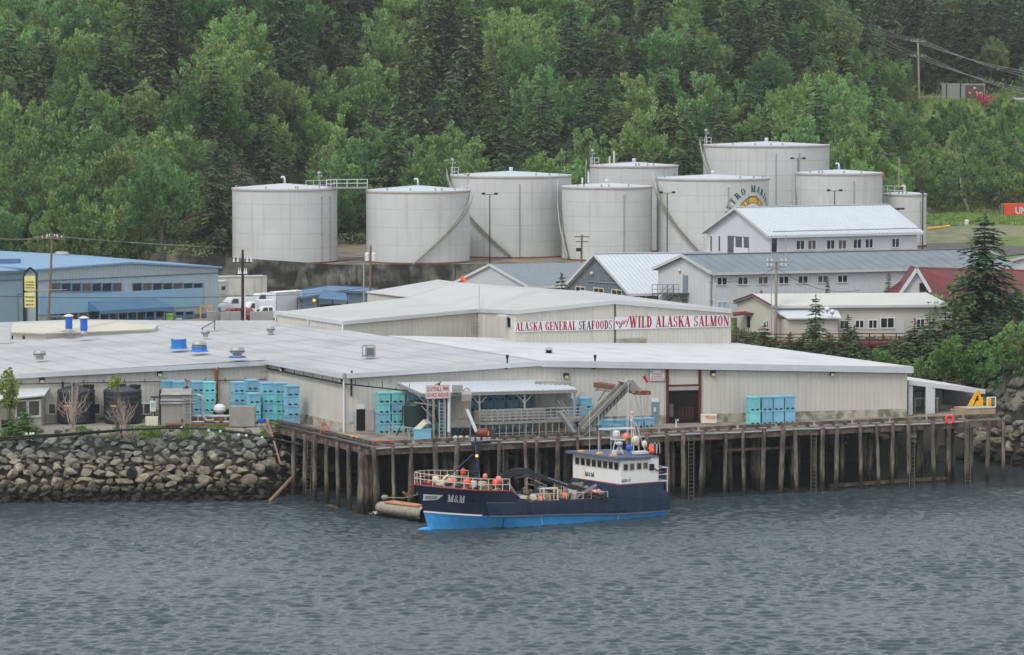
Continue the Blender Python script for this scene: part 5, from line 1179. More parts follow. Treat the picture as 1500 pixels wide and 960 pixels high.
    k = MB(); k.slab([l_ + V(-.3, -.3, -.1), ap + V(0, -.3, .25), ap + V(0, 5, .25), l_ + V(-.3, 5, -.1)], (0, 0, .1)); k.slab([r_ + V(.4, -.3, -.2), ap + V(0, -.3, .25), ap + V(0, 5, .25), r_ + V(.4, 5, -.2)], (0, 0, .1)); k.build('dormer_roof', M_redroof, T)
    k = MB(); k.bar(l_ + V(-.3, -.35, -.05), ap + V(0, -.35, .2), .08, .35); k.bar(r_ + V(.4, -.35, -.2), ap + V(0, -.35, .2), .08, .35); k.build('bargeboard', M_white, T)
    k = MB(); k.box(PD(1351, 421, 332.8), (.6, .1, .9)); k.build('window', M_glass, T)
    # small pinkish roof far right
    gable('pink_roofed_shed', 'pinkish red low roof at the right edge behind the long building', PD(1530, 396, 372), PD(1476, 386, 382), (20, 4, 0), ZAT(372, 392), ZAT(377, 378), 9.4, M_whitewall, mat('faded_pink_roof', S(186, 104, 112), .6, .06), .3, cat='shed')
houses()
# hillside things at the upper right
def draped(pts_l, pts_r, name, m_, off=.12, **kw):
    k = MB(); n_ = len(pts_l); sub = 8; Lp = []; Rp = []
    for i in range(n_ - 1):
        for j in range(sub): t = j / sub; Lp.append(V(*pts_l[i], 0).lerp(V(*pts_l[i + 1], 0), t)); Rp.append(V(*pts_r[i], 0).lerp(V(*pts_r[i + 1], 0), t))
    Lp.append(V(*pts_l[-1], 0)); Rp.append(V(*pts_r[-1], 0)); vs2 = []
    for a, b_ in zip(Lp, Rp):
        for u in range(5): q = a.lerp(b_, u / 4); vs2.append((q.x, q.y, hfun(q.x, q.y) + off))
    k.add(vs2, [(i * 5 + u, i * 5 + u + 1, (i + 1) * 5 + u + 1, (i + 1) * 5 + u) for i in range(len(Lp) - 1) for u in range(4)])
    return k.build(name, m_, **kw)
M_gravel = mat('grey_gravel', S(140, 138, 132), .95, .08, 1.5)
draped([(58, 556), (80, 560), (96, 590), (140, 596)], [(58, 572), (78, 576), (90, 604), (140, 610)], 'gravel_road', M_gravel, kind='structure')
draped([(54, 482), (66, 486), (74, 470)], [(56, 500), (74, 504), (86, 486)], 'gravel_heap', mat('dark_gravel', S(88, 84, 80), .95, .2, 1), .15, kind='structure')
q0, q1 = PD(1471, 299, 597), PD(1560, 297, 601); zq = hfun(q0.x, q0.y); T = thing('shipping_container', V(q0.x, q0.y, zq), 'orange shipping container with white letters at the right edge of the gravel road', 'container')
k = MB(); W_ = Wall(q0, q1, zq); k.slab([V(q0.x, q0.y, zq + .1), V(q1.x, q1.y, zq + .1), V(q1.x - .3, q1.y + 2.5, zq + .1), V(q0.x - .3, q0.y + 2.5, zq + .1)], (0, 0, 2.7)); 
for i in range(28): W_.panel(k, .2 + i * .4, .2, .4 + i * .4, 2.65, 0, .05)
k.build('box_body', mat('orange_container_paint', S(212, 92, 58), .6, .08, streak=.2, streakc=S(150, 60, 40)), T)
k = MB(); put_text(k, W_, 'UNITED', 2.35, .8, 6.0, 1.35, .06, .03); k.build('lettering', M_white, T)
k = MB(); k.bar(V(q0.x - .25, q0.y + 1.2, zq + .2), V(q0.x - .25, q0.y + 1.2, zq + 2.7), .1, 2.3); k.build('door', M_galv, T)
a, b_ = PD(1456, 322, 590), PD(1520, 321, 592); a.z = hfun(a.x, a.y) + .35; b_.z = a.z; k = MB(); k.bar(a, b_, .4, .5); k.build('steel_beam', mat('dark_red_beam', S(128, 66, 56), .8, .1), label='long dark red steel beam lying in front of the orange container', cat='beam')
a, b_ = PD(1358, 323, 540), PD(1391, 323, 545); a.z = hfun(a.x, a.y) + .3; b_.z = hfun(b_.x, b_.y) + .3; k = MB(); k.tube(a, b_, .2); k.build('yellow_pipe', M_yel, label='yellow pipe lying on the grass right of the smallest tank', cat='pipe')
p = PD(1416, 335, 560); p.z = hfun(p.x, p.y); k = MB(); k.lathe(p, [(.35, 0), (.4, .2), (.4, .8), (.2, 1.0)], 12); k.build('white_drum', M_white, label='small white drum tank on the grass slope beside the big spruce top', cat='drum')
# slab wall on the hill with floral panel
zc_ = hfun(97, 690); T = thing('display_wall', V(97, 690, zc_), 'grey slab wall with a dark flowered panel on the hillside', 'wall')
q0, q1 = PD(1380, 122.5, 690), PD(1443, 122.5, 690); W_ = Wall(q0, q1, zc_ - .5); ht = q0.z - zc_ + .5
k = MB(); k.slab([V(q0.x, q0.y, zc_ - .6), V(q1.x, q1.y, zc_ - .6), V(q1.x, q1.y + .8, zc_ - .6), V(q0.x, q0.y + .8, zc_ - .6)], (0, 0, ht + .1)); k.build('slab', mat('grey_slab', S(138, 140, 138), .8, .06), T)
k = MB(); t0, z0, t1, z1 = W_.rect(1414, 125, 1441, 147); W_.panel(k, t0, max(z0, .6), t1, z1, .01, .08); pn = k.build('panel', mat('plum_panel', S(96, 76, 78), .8, .25, 2), T)
rr = random.Random(4)
for i in range(16):
    x, y = rr.uniform(1416, 1440), rr.uniform(128, 145) if i > 8 else 138 + rr.uniform(-2, 2); t, z = W_.hit(x, y); k = MB(); k.ball(W_.pt(t, z, .12), rr.uniform(.14, .3), 6); k.build('flower', (M_pinkor, M_yel, M_white, M_orange)[i % 4], pn)
k = MB()
for x in (1386.5, 1407): t, _ = W_.hit(x, 130); W_.panel(k, t - .12, 0, t + .12, ht, .01, .1)
k.build('joint_strip', M_black, T)
T = thing('guard_rail', V(90, 684, hfun(90, 684)), 'thin pale guard rail running left from the grey slab wall', 'railing'); k = MB()
pts = [V(x_, 684, hfun(x_, 684) + .1) for x_ in np.linspace(84, 97, 10)]
for i, q in enumerate(pts):
    k.bar(q - V(0, 0, .3), q + V(0, 0, 1.0), .1)
    if i: k.bar(pts[i - 1] + V(0, 0, 1.0), q + V(0, 0, 1.0), .1)
k.build('rail', M_galv, T)
T = thing('grey_shed', PD(1493, 166, 660), 'corner of a grey shed at the right edge of the hillside', 'shed'); q = PD(1490, 147, 660)
k = MB(); k.slab([V(q.x, q.y, q.z - 5), V(q.x + 8, q.y, q.z - 5), V(q.x + 8, q.y + 5, q.z - 5), V(q.x, q.y + 5, q.z - 5)], (0, 0, 5)); k.build('wall', M_galv, T)
k = MB(); k.slab([V(q.x - .3, q.y - .3, q.z), V(q.x + 8, q.y - .3, q.z), V(q.x + 8, q.y + 5, q.z + .4), V(q.x - .3, q.y + 5, q.z + .4)], (0, 0, .12)); k.build('roof', M_galv, T)
# ================================================================ timber dock
DO, DE, DL = P(545, 654.5, G), P(1466.5, 612.6, G), P(398, 620.5, G)
du_ = (DE - DO).normalized(); dn_ = V(-du_.y, du_.x, 0); dl_ = (DL - DO).normalized(); DLEN = (DE - DO).length
dock = thing('dock', DO, 'long weathered timber dock on piles in front of the cream processing plant', 'dock')
k = MB(); DEb = DE + bv * 15; DLb = DL + V(3, 8, 0)
k.slab([DO, DE, DEb, V(30, 300, G), V(-12, 296, G), V(-26, 283, G), DL + V(-3, 6, 0), DL], (0, 0, -.32)); k.build('deck', M_deck, dock)
k = MB(); 
def along(a, b, off, z, w_, h_, mb, inset=0):
    d = (b - a).normalized(); s = V(-d.y, d.x, 0)
    if s.y < 0 and abs(s.y) > .3: s = -s
    mb.bar(a + s * off + V(0, 0, z), b + s * off + V(0, 0, z), w_, h_)
for a, b in ((DO, DE), (DO, DL)):
    nn = dn_ if b is DE else V(.88, .47, 0)
    k.bar(a - nn * .12 + V(0, 0, -.42), b - nn * .12 + V(0, 0, -.42), .22, .55)
k.build('edge_beam', M_beam, dock)
k = MB(); nseg = 16
for i in range(nseg):
    a, b = DO.lerp(DE, i / nseg + .003), DO.lerp(DE, (i + 1) / nseg - .003); a2, b2 = a + dn_ * .28, b + dn_ * .28; k.bar(a2 + V(0, 0, .26), b2 + V(0, 0, .26), .3, .26)
    for t in (.15, .5, .85): q = a2.lerp(b2, t); k.bar(q + V(-.15, 0, .05), q + V(.15, 0, .05), .28, .09)
a, b = DO + V(.35, .2, 0), DL + V(.5, 0, 0)
for i in range(5): k.bar(a.lerp(b, i / 5 + .01) + V(0, 0, .22), a.lerp(b, (i + 1) / 5 - .01) + V(0, 0, .22), .3, .28)
k.build('kerb_timber', M_beam, dock)
k = MB(); off = -dn_ * .34; k.path([DO + off + V(0, 0, -.16 + .03 * math.sin(i * 1.3)) + du_ * (DLEN * .93 * i / 30) for i in range(31)], .075, 6); k.build('water_pipe', M_galv, dock)
k = MB(); sL = V(-.88, -.47, 0); k.path([DO + sL * .3 + V(0, 0, -.05), DO.lerp(DL, .5) + sL * .3 + V(0, 0, .02), DL + sL * .3 + V(0, 0, .1)], .1, 6); k.path([DO + sL * .2 + V(0, 0, .2), DO.lerp(DL, .5) + sL * .15 + V(0, 0, .35), DL + sL * .1 + V(0, 0, .3)], .08, 6); k.build('water_pipe', M_wire, dock)
rp = random.Random(11)
def pile(p, r, z1=5.25, lean=(0, 0), cap=False, lb=None):
    k = MB(); pts = []
    for i in range(7):
        t = i / 6; pts.append(V(p.x + lean[0] * (1 - t) + rp.uniform(-.02, .02), p.y + lean[1] * (1 - t), -1.6 + (z1 + 1.6) * t))
    k.path(pts, r * 1.12, 9, r * .95); o = k.build('pile', M_pile, dock, smooth=True)
    if cap: c = MB(); c.tube(pts[-1] + V(0, 0, .003), pts[-1] + V(0, 0, .06), r * 1.05, n=9); c.build('pile_cap', mat('rusty_pile_cap', S(132, 80, 64), .8, .2, 3), o)
n1 = 32
for i in range(n1 + 1):
    q = DO + du_ * (DLEN * i / n1) - dn_ * .38; pile(q + du_ * (rp.uniform(-.5, .5) if 0 < i < n1 else 0), rp.uniform(.13, .23), 5.5 + rp.uniform(-.1, .16), (rp.uniform(-.3, .3), 0), rp.random() < .7)
for i in range(7):
    t = (i + .7) / 7.4; q = DO.lerp(DL, t * .8) + sL * .38; pile(q, rp.uniform(.16, .21), 5.45, (rp.uniform(-.15, .1), -.1), i % 2 == 0)
for row, (off_, n_) in enumerate(((2.2, 22), (4.8, 18), (8.2, 13))):
    for i in range(n_):
        q = DO + du_ * (DLEN * (i + .5 + rp.uniform(-.25, .25)) / n_) + dn_ * (off_ + rp.uniform(-.3, .3)); pile(q, rp.uniform(.17, .26), 5.1, (rp.uniform(-.2, .2), 0))
for i in range(3): pile(DO + V(-.9 + .35 * i, .4 + .5 * i, 0), .2, 5.1, (0, 0))
k = MB()
for off_ in (2.2, 4.8, 8.2): k.bar(DO + dn_ * off_ + V(0, 0, -.5), DE + dn_ * off_ + V(0, 0, -.5), .3, .35)
for i in range(18): q = DO + du_ * (DLEN * (i + .5) / 18); k.bar(q + V(0, 0, -.62), q + dn_ * 12 + V(0, 0, -.62), .28, .3)
k.build('cross_beam', M_beam, dock)
for a, b, w_ in ((PD(1275, 634, 272), PD(1352, 631, 275), .25), (PD(1060, 660, 266), PD(1165, 655, 270), .2), (P(1215, 712, .25), P(1385, 700, .25), .28), (P(480, 740, .4), P(493, 744, .5), .15)): k = MB(); k.bar(a, b, w_, w_); k.build('brace', M_beam, dock)
def ladder(p, top, bot, w_, label, m_=M_wire, lean=V(0, -.1, 0), r=.026, step=.32):
    a, b = V(p.x, p.y, top), V(p.x, p.y, bot) + lean; k = MB(); s = du_ * w_ / 2
    k.bar(a - s, b - s, r * 2.2, r * 2.2); k.bar(a + s, b + s, r * 2.2, r * 2.2); n_ = int((top - bot) / step)
    for i in range(1, n_): q = a.lerp(b, i / n_); k.bar(q - s, q + s, r * 1.4, r * 1.4)
    return k.build('ladder', m_, label=label, cat='ladder')
def onedge(x, off=-.62): t = ((PD(x, 640, 260).x / 260) * DO.y - DO.x) / (du_.x - (PD(x, 640, 260).x / 260) * du_.y); return DO + du_ * t + dn_ * off
M_lad = mat('weathered_ladder', S(98, 94, 84), .8, .15)
for x, lb in ((1008, 'wooden ladder down the dock piles just right of the boat stern'), (1187, 'long ladder on the dock piles beneath the right-hand tote stack'), (1331, 'ladder between the dock piles below the right end of the plant'), (1413, 'ladder near the right end of the dock below the tan bin'), (729, 'short grey ladder on the dock behind the boat crane')):
    ladder(onedge(x), 5.3, -.4 if x != 729 else 2.0, .5, lb, M_lad)
ladder(DO.lerp(DL, .52) + sL * .75, 5.3, .6, .4, 'rope sided ladder on the short left face of the dock', M_lad, V(-.2, -.1, 0))
# ================================================================ fish totes
Tcol = {'b': mat('blue_tote', S(122, 174, 198), .55, .08, 1.2, randv=.06, streak=.15, streakc=S(92, 140, 160)), 'g': mat('turquoise_tote', S(120, 194, 198), .55, .08, 1.2, randv=.06, streak=.15, streakc=S(96, 160, 160)), 'w': mat('pale_tote', S(196, 208, 206), .6, .08)}
_tm = {}
def tote_mesh(col, wx_, wy_, h):
    key = (col, wx_, wy_, h)
    if key in _tm: return _tm[key]
    k = MB(); t = .05; a, b = wx_ / 2, wy_ / 2
    k.slab([(-a + t, -b + t, .09), (a - t, -b + t, .09), (a - t, b - t, .09), (-a + t, b - t, .09)], (0, 0, h - .2))
    k.slab([(-a, -b, h - .14), (a, -b, h - .14), (a, b, h - .14), (-a, b, h - .14)], (0, 0, .07))
    k.slab([(-a + .02, -b + .02, h - .07), (a - .02, -b + .02, h - .07), (a - .02, b - .02, h - .07), (-a + .02, b - .02, h - .07)], (0, 0, .06))
    for sx in (-a + .12, 0, a - .12):
        k.box((sx, 0, .05), (.2, wy_ - .06, .1))
        k.slab([(sx - .06, -b + .01, .12), (sx + .06, -b + .01, .12), (sx + .06, -b + t + .001, .12), (sx - .06, -b + t + .001, .12)], (0, 0, h - .3))
    k.m = 1  # black blocks painted in as the shade of the fork slots
    for sx in (-a * .45, a * .45): k.box((sx, -b + .035, .1), (a * .36, .05, .1))
    o = k.build('fish_tote', [Tcol[col], M_black], local=True); _tm[key] = o.data; bpy.data.objects.remove(o); return _tm[key]
ORD = ['', 'bottom', 'second', 'third', 'top', 'fifth']
def stack(p, cols, rz, where, size=(1.12, 1.15, .86), gp='blue and turquoise fish totes'):
    n_ = len(cols)
    for i, c in enumerate(cols):
        o = bpy.data.objects.new('fish_tote', tote_mesh(c, *size)); COL.objects.link(o)
        o.location = (p.x + rp.uniform(-.03, .03), p.y + rp.uniform(-.03, .03), p.z + i * size[2]); o.rotation_euler = (0, 0, rz + rp.uniform(-.03, .03))
        cn = {'b': 'blue', 'g': 'turquoise', 'w': 'pale'}[c]
        pos = '' if n_ == 1 else (('bottom' if i == 0 else 'top' if i == n_ - 1 else ('second from bottom' if i == 1 else 'third from bottom')) + ' ')
        tag(o, f'{cn} fish tote, {pos}{"of " if n_ > 1 else ""}{where}', 'fish tote', gp)
rzl = math.atan2(lv.y, lv.x) + math.pi; rzf = math.atan2(WF.u.y, WF.u.x)
def yl(x, y): return P(x, y, G)
for x, y, cols, wh in ((246, 614, 'bbbb', 'the stack partly behind the stainless heat exchanger'), (262, 615, 'bbbb', 'the stack just right behind the heat exchanger top'), (289, 615, 'bbbb', 'stack just left of the all turquoise one'), (305.5, 615.5, 'gggg', 'all turquoise stack by the rust pipe'),
                       (348.5, 616, 'bbbb', 'the leftmost stack behind the grey panel'), (368.5, 612.5, 'gbbb', 'tall back stack second behind the grey panel'), (371.5, 618.5, 'ggb', 'the three high stack in front of the cluster'), (391, 617, 'gbgb', 'the middle mixed stack of the cluster'), (410, 617.5, 'gggb', 'the mixed stack second from the wall corner')):
    stack(yl(x, y), cols, rzl, wh)
stack(yl(427.5, 622), 'bbbb', rzl, 'the all blue stack nearest the wall corner', (1.22, 1.15, .86))
for x, cols, wh in ((559, 'bbgg', 'the stack right of the open dark doorway'), (578, 'ggbg', 'the second stack right of the open dark doorway')):
    p = WF.pt(WF.hit(x, 625)[0], 0, .75); stack(p, cols, rzf, wh)
cl = ['gggb', 'bbbb', 'gbbb', 'bbbb', 'bgbb', 'bbbb', 'bbbb', 'gbbb', 'bbbb', 'bbbb']
nth = ['first', 'second', 'third', 'fourth', 'fifth', 'sixth', 'seventh', 'eighth', 'ninth', 'tenth']
for i in range(10):
    p = WF.pt(WF.hit(600 + i * 18.2, 625)[0], 0, .8); stack(p, cl[i], rzf, f'{nth[i]} stack from the left under the canopy')
for i, (x, cols) in enumerate(((829, 'bbb'), (852, 'bbb'))):
    p = WF.pt(WF.hit(x, 625)[0], 0, .9); stack(p, cols, rzf, ('the stack behind the canopy right post', 'the stack between canopy and conveyor')[i])
p = WF.pt(WF.hit(868, 610)[0], 0, .8); stack(p, 'bg', rzf, 'the low stack behind the conveyor foot')
for x, y, c, wh in ((884, 636, 'b', 'sitting alone at the conveyor foot by the dock edge'), (901, 635.5, 'b', 'beside the one at the conveyor foot, right of it'), (893, 628, 'b', 'in the second row behind the pair at the conveyor foot'), (908, 628, 'b', 'second row, right of its twin behind the conveyor foot'), (920, 626.5, 'b', 'with cluttered top, third from the blue grey door'), (932, 626, 'b', 'with a pale sack on top, second from the blue grey door'), (948, 625, 'b', 'nearest the blue grey door under the small sign')):
    stack(yl(x, y), c, rzf + .2, wh, (1.0, 1.0, .8))
for i, (x, cols) in enumerate(((1103, 'gg'), (1120.5, 'bb'), (1137.5, 'bb'), (1154.5, 'bb'))):
    stack(yl(x, 621 - i * .6), cols, rzf, ('the turquoise stack right of the loading bay', 'blue stack beside the turquoise stack on the right wall', 'the third stack against the right wall', 'the rightmost stack against the right wall')[i], (1.05, 1.2, 1.2))
# open tote at the dock edge with a cream sack
T = thing('open_tote', yl(619, 644), 'open blue tote at the dock edge with a cream lid tilted on it', 'fish tote'); c = yl(619, 643.5)
k = MB(); k.box(c + V(0, 0, .45), (1.45, 1.1, .9)); k.box(c + V(0, 0, .86), (1.52, 1.18, .1)); k.build('body', Tcol['b'], T)
k = MB(); k.slab([c + V(-.7, -.4, .95), c + V(.1, -.5, 1.7), c + V(.5, .4, 1.6), c + V(-.4, .5, .95)], (.25, -.1, -.35)); k.build('lid', M_crat, T)
p = yl(1038, 621); k = MB(); k.box(p + V(0, 0, .42), (1.35, 1.0, .66)); k.box(p + V(0, 0, .78), (1.4, 1.05, .07)); T = thing('trash_crate', p, 'cream crate with red TRASH lettering right of the loading bay', 'crate'); k.build('box', M_crat, T)
k = MB()
for dx in (-.5, 0, .5): k.box(p + V(dx, 0, .04), (.15, 1.0, .1))
k.build('skid', M_brown, T); k = MB(); Wt = Wall(p + V(-.675, -.5, 0), p + V(.675, -.5, 0), G); put_text(k, Wt, 'TRASH', .35, .45, .95, .25, .006, .02); k.build('lettering', M_red, T)
# ================================================================ canopy with processing line
cF0, cF1, cB0, cB1 = PD(617, 577.5, 259.5), PD(845, 571.5, 264.5), PD(583, 562, 265.0), PD(808, 557.5, 269.8)
T = thing('canopy', V(cF0.x, cF0.y, G), 'white ribbed metal canopy on grey posts over the processing line', 'canopy'); k = MB()
k.slab([cF0, cF1, cB1, cB0], (0, 0, .08)); seams(k, cF0 + V(0, 0, .08), cF1 + V(0, 0, .08), cB0 + V(0, 0, .08), cB1 + V(0, 0, .08), .38, .05, .05); k.build('roof', M_roofmetal, T)
k = MB()
for a, b in ((cF0, cF1), (cF0, cB0), (cB0, cB1), (cF1, cB1)): k.bar(a + V(0, 0, -.13), b + V(0, 0, -.13), .12, .2)
for t in (.25, .5, .75): k.bar(cF0.lerp(cF1, t) + V(0, 0, -.1), cB0.lerp(cB1, t) + V(0, 0, -.1), .08, .16)
k.build('roof_frame', M_steelw, T)
for t in (.04, .37, .66, .985):
    q = cF0.lerp(cF1, t) + V(0, .25, -.2); k = MB(); k.bar(V(q.x, q.y, G), q, .15); k.bar(q + V(0, 0, -.8), q + du_ * .8, .08); k.bar(q + V(0, 0, -.8), q - du_ * .8, .08); k.build('post', M_galv, T)
    q = cB0.lerp(cB1, t) + V(0, -.2, -.2); k = MB(); k.bar(V(q.x, q.y, G), q, .15); k.build('post', M_galv, T)
# platform with slatted rail, stair
T = thing('work_platform', PD(710, 640, 261), 'raised steel work platform with slatted rail and side stair under the canopy', 'platform')
pA, pB = PD(703, 617, 260.2), PD(858, 613.5, 263.2); pA.z = pB.z = 6.95
k = MB(); k.slab([pA, pB, pB + dn_ * 2.4, pA + dn_ * 2.4], (0, 0, -.22)); k.build('floor', M_steelw, T)
k = MB()
for i in range(17):
    q = pA.lerp(pB, i / 16); k.bar(V(q.x, q.y, G) + dn_ * .1, q + dn_ * .1, .09); q2 = q + dn_ * 2.2; k.bar(V(q2.x, q2.y, G), q2, .08)
    if i < 16: k.bar(V(q.x, q.y, 6.0) + dn_ * 2.2, pA.lerp(pB, (i + .5) / 16) + dn_ * 2.2, .05)
k.bar(V(pA.x, pA.y, 5.95) + dn_ * .1, V(pB.x, pB.y, 5.95) + dn_ * .1, .06); k.build('leg', M_steelw, T)
k = MB()
for i in range(19): q = pA.lerp(pB, i / 18); k.bar(q, q + V(0, 0, 1.0), .07)
for h in (.2, .45, .7, 1.0): k.bar(pA + V(0, -.02, h), pB + V(0, -.02, h), .05, .11)
k.build('railing', M_galv, T)
k = MB(); k.slab([pA + dn_ * .3 + V(0, 0, .02), pA.lerp(pB, .62) + dn_ * .3 + V(0, 0, .02), pA.lerp(pB, .62) + dn_ * 1.4 + V(0, 0, .02), pA + dn_ * 1.4 + V(0, 0, .02)], (0, 0, .85)); k.build('sorting_trough', M_steelw, T)
k = MB(); a = PD(822, 604, 259.8); b = PD(842, 633, 260.0)
for s_ in (0, .8): k.bar(a + dn_ * s_, b + dn_ * s_, .09, .25)
for i in range(8): q = a.lerp(b, i / 7); k.bar(q, q + dn_ * .8, .22, .04)
for s_ in (0, .8):
    for h in (.5, .95): k.bar(a + dn_ * s_ + V(0, 0, h), b + dn_ * s_ + V(0, 0, h), .05)
k.build('stair', M_galv, T)
p0 = PD(793, 576, 267); k = MB(); k.box(V(p0.x + 1.0, p0.y, 8.6), (3.1, .8, 2.3)); k.build('control_cabin', M_steelw, T); k = MB(); k.box(V(p0.x + .6, p0.y - .42, 8.6), (1.3, .05, 2.2)); k.build('cabin_door', M_galv, T)
# stainless hopper, pipes, ladder
c = P(679, 641, G); T = thing('stainless_hopper', c, 'tall stained stainless hopper with funnel head and sloping white pipe', 'hopper')
k = MB(); k.box(c + V(-.3, 1.2, 2.15), (1.8, 1.5, 2.7))
c2 = c + V(-.3, 1.2, 0); k.slab([c2 + V(-.9, -.75, .8), c2 + V(.9, -.75, .8), c2 + V(.9, .75, .8), c2 + V(-.9, .75, .8)], (0, 0, -.05)); k.build('hopper_body', M_steelw, T)
k = MB()
for x_ in (-.9, -.3, .3, .9): k.bar(c2 + V(x_, -.79, .8), c2 + V(x_, -.79, 3.4), .06)
for z_ in (.85, 1.6, 3.4): k.bar(c2 + V(-.9, -.79, z_), c2 + V(.9, -.79, z_), .06)
for x_ in (-.85, .85):
    for y_ in (-.7, .7): k.bar(c2 + V(x_, y_, 0), c2 + V(x_, y_, .9), .1)
k.build('hopper_frame', M_galv, T)
k = MB(); f = PD(683.5, 577, 258.4); f.z = 0
def rectring(mb, c, rings):
    vs4 = []
    for (w_, d_, z_) in rings: vs4 += [(c.x - w_, c.y - d_, z_), (c.x + w_, c.y - d_, z_), (c.x + w_, c.y + d_, z_), (c.x - w_, c.y + d_, z_)]
    n_ = len(rings); mb.add(vs4, [(i * 4 + j, i * 4 + (j + 1) % 4, i * 4 + 4 + (j + 1) % 4, i * 4 + 4 + j) for i in range(n_ - 1) for j in range(4)] + [(0, 1, 2, 3), tuple(range(4 * n_ - 4, 4 * n_))])
rectring(k, f, [(.16, .16, 7.7), (.2, .2, 8.3), (.42, .4, 8.95), (.42, .4, 9.5), (.3, .3, 9.75)]); k.bar(V(f.x - .3, f.y, 9.75), V(f.x, f.y, 10.0), .1); k.bar(V(f.x + .3, f.y, 9.75), V(f.x, f.y, 10.0), .1); k.build('funnel', M_steelw, T)
k = MB(); k.tube(PD(684, 600, 258.2), PD(698, 633, 258.0), .14); k.build('sloping_pipe', M_white, T)
k = MB(); k.tube(PD(658, 574, 258.4), PD(657.5, 633, 258.4), .13); k.build('vertical_pipe', M_white, T)
k = MB(); k.box(PD(670, 569, 260.2), (.9, .6, .55)); k.build('vent_box', M_galv, T)
lad = ladder(PD(648, 640, 258.2), 9.0, 5.6, .52, 'grey steel ladder standing under the outfall warning sign', M_galv, V(0, 0, 0), .05, .27)
k = MB(); q = PD(635, 610, 259.5); k.bar(V(q.x, q.y, G), V(q.x, q.y, 9.1), .2); k.bar(V(q.x + 1.3, q.y, G), V(q.x + 1.3, q.y, 9.1), .25); k.bar(V(q.x - 1.6, q.y, 8.7), V(q.x + .3, q.y, 8.4), .1); k.bar(V(q.x - 1.0, q.y, 8.4), V(q.x + .2, q.y, 7.2), .08); k.build('support_post', M_steelw, T)
# outfall sign
s0_, s1_ = PD(623.5, 565, 257.6), PD(658.5, 565, 258.2); zt_, zb_ = ZAT(258, 564.5), ZAT(258, 583.5); T = thing('warning_sign', V(s0_.x, s0_.y, zb_), 'white sign with red letters OUTFALL PIPE DO NOT ANCHOR above the canopy edge', 'sign')
Wo = Wall(s0_, s1_, zb_); k = MB(); Wo.panel(k, 0, 0, Wo.L, zt_ - zb_, 0, .06); bo = k.build('board', M_white, T); k = MB(); put_text(k, Wo, 'OUTFALL PIPE', .07, .58, Wo.L - .14, .36, .066, .03); put_text(k, Wo, 'DO NOT ANCHOR', .07, .1, Wo.L - .14, .36, .066, .03); k.build('lettering', M_red, bo)
k = MB(); Wo.panel(k, 0, -.02, Wo.L, .04, .06, .01); Wo.panel(k, 0, zt_ - zb_ - .05, Wo.L, zt_ - zb_ + .01, .06, .01); k.build('frame', mat('pink_frame', S(186, 150, 146)), bo)
q = Wo.pt(Wo.L * .55, zt_ - zb_, 0); k = MB(); k.bar(Wo.pt(.3, -.05, -.2), Wo.pt(.3, zt_ - zb_ - .1, -.1), .08); k.bar(Wo.pt(1.6, -3.2, -.2), Wo.pt(1.6, zt_ - zb_ - .1, -.1), .08); k.build('post', M_galv, T)
k = MB(); k.ball(q + V(0, 0, .1), .13, 8, .8); k.ball(q + V(.12, 0, .25), .07, 6); k.bar(q + V(-.1, 0, .1), q + V(-.3, 0, .05), .06); k.build('bird', mat('brown_plumage', S(84, 62, 46)), label='small dark bird perched on top of the outfall sign', cat='bird')
# green tank on stand
c = P(609, 641, G) + V(0, 1.2, 0); T = thing('dark_tank', c, 'dark green round plastic tank on a steel stand below the canopy left end', 'tank'); k = MB(); k.lathe(c, [(1.0, .85), (1.05, .95), (1.05, 2.6), (.9, 2.85), (.4, 3.0)], 28); k.build('tank_body', M_tankgrn, T, smooth=False)
k = MB()
for a_ in range(4): q = c + V(.85 * math.cos(a_ * 1.57 + .7), .85 * math.sin(a_ * 1.57 + .7), 0); k.bar(q, q + V(0, 0, .85), .1)
k.box(c + V(0, 0, .8), (2.2, 1.8, .1)); k.build('stand', M_galv, T)
k = MB(); a = c + V(1.05, -.4, 2.4); k.path([a, a + V(.5, -.1, -.2), a + V(.9, 0, -1.4), a + V(1.2, .1, -2.3)], .07, 6); k.path([c + V(-1.1, -.6, 2.6), c + V(-1.15, -.7, 1.2), c + V(-1.6, -.7, .1)], .06, 6); k.build('hose', M_black, T)
T = thing('sawhorse', P(600, 643, G), 'small grey steel trestle left of the open tote', 'trestle'); c = P(603, 644, G); k = MB(); k.bar(c + V(-1.9, .3, 1.0), c + V(-.2, 0, 1.0), .12, .1); 
for x_ in (-1.9, -.2): k.bar(c + V(x_, .3, 0), c + V(x_, .3, 1.0), .12)
k.bar(c + V(-2.4, .2, .2), c + V(-.4, 0, .2), .08); k.build('frame', M_galv, T)
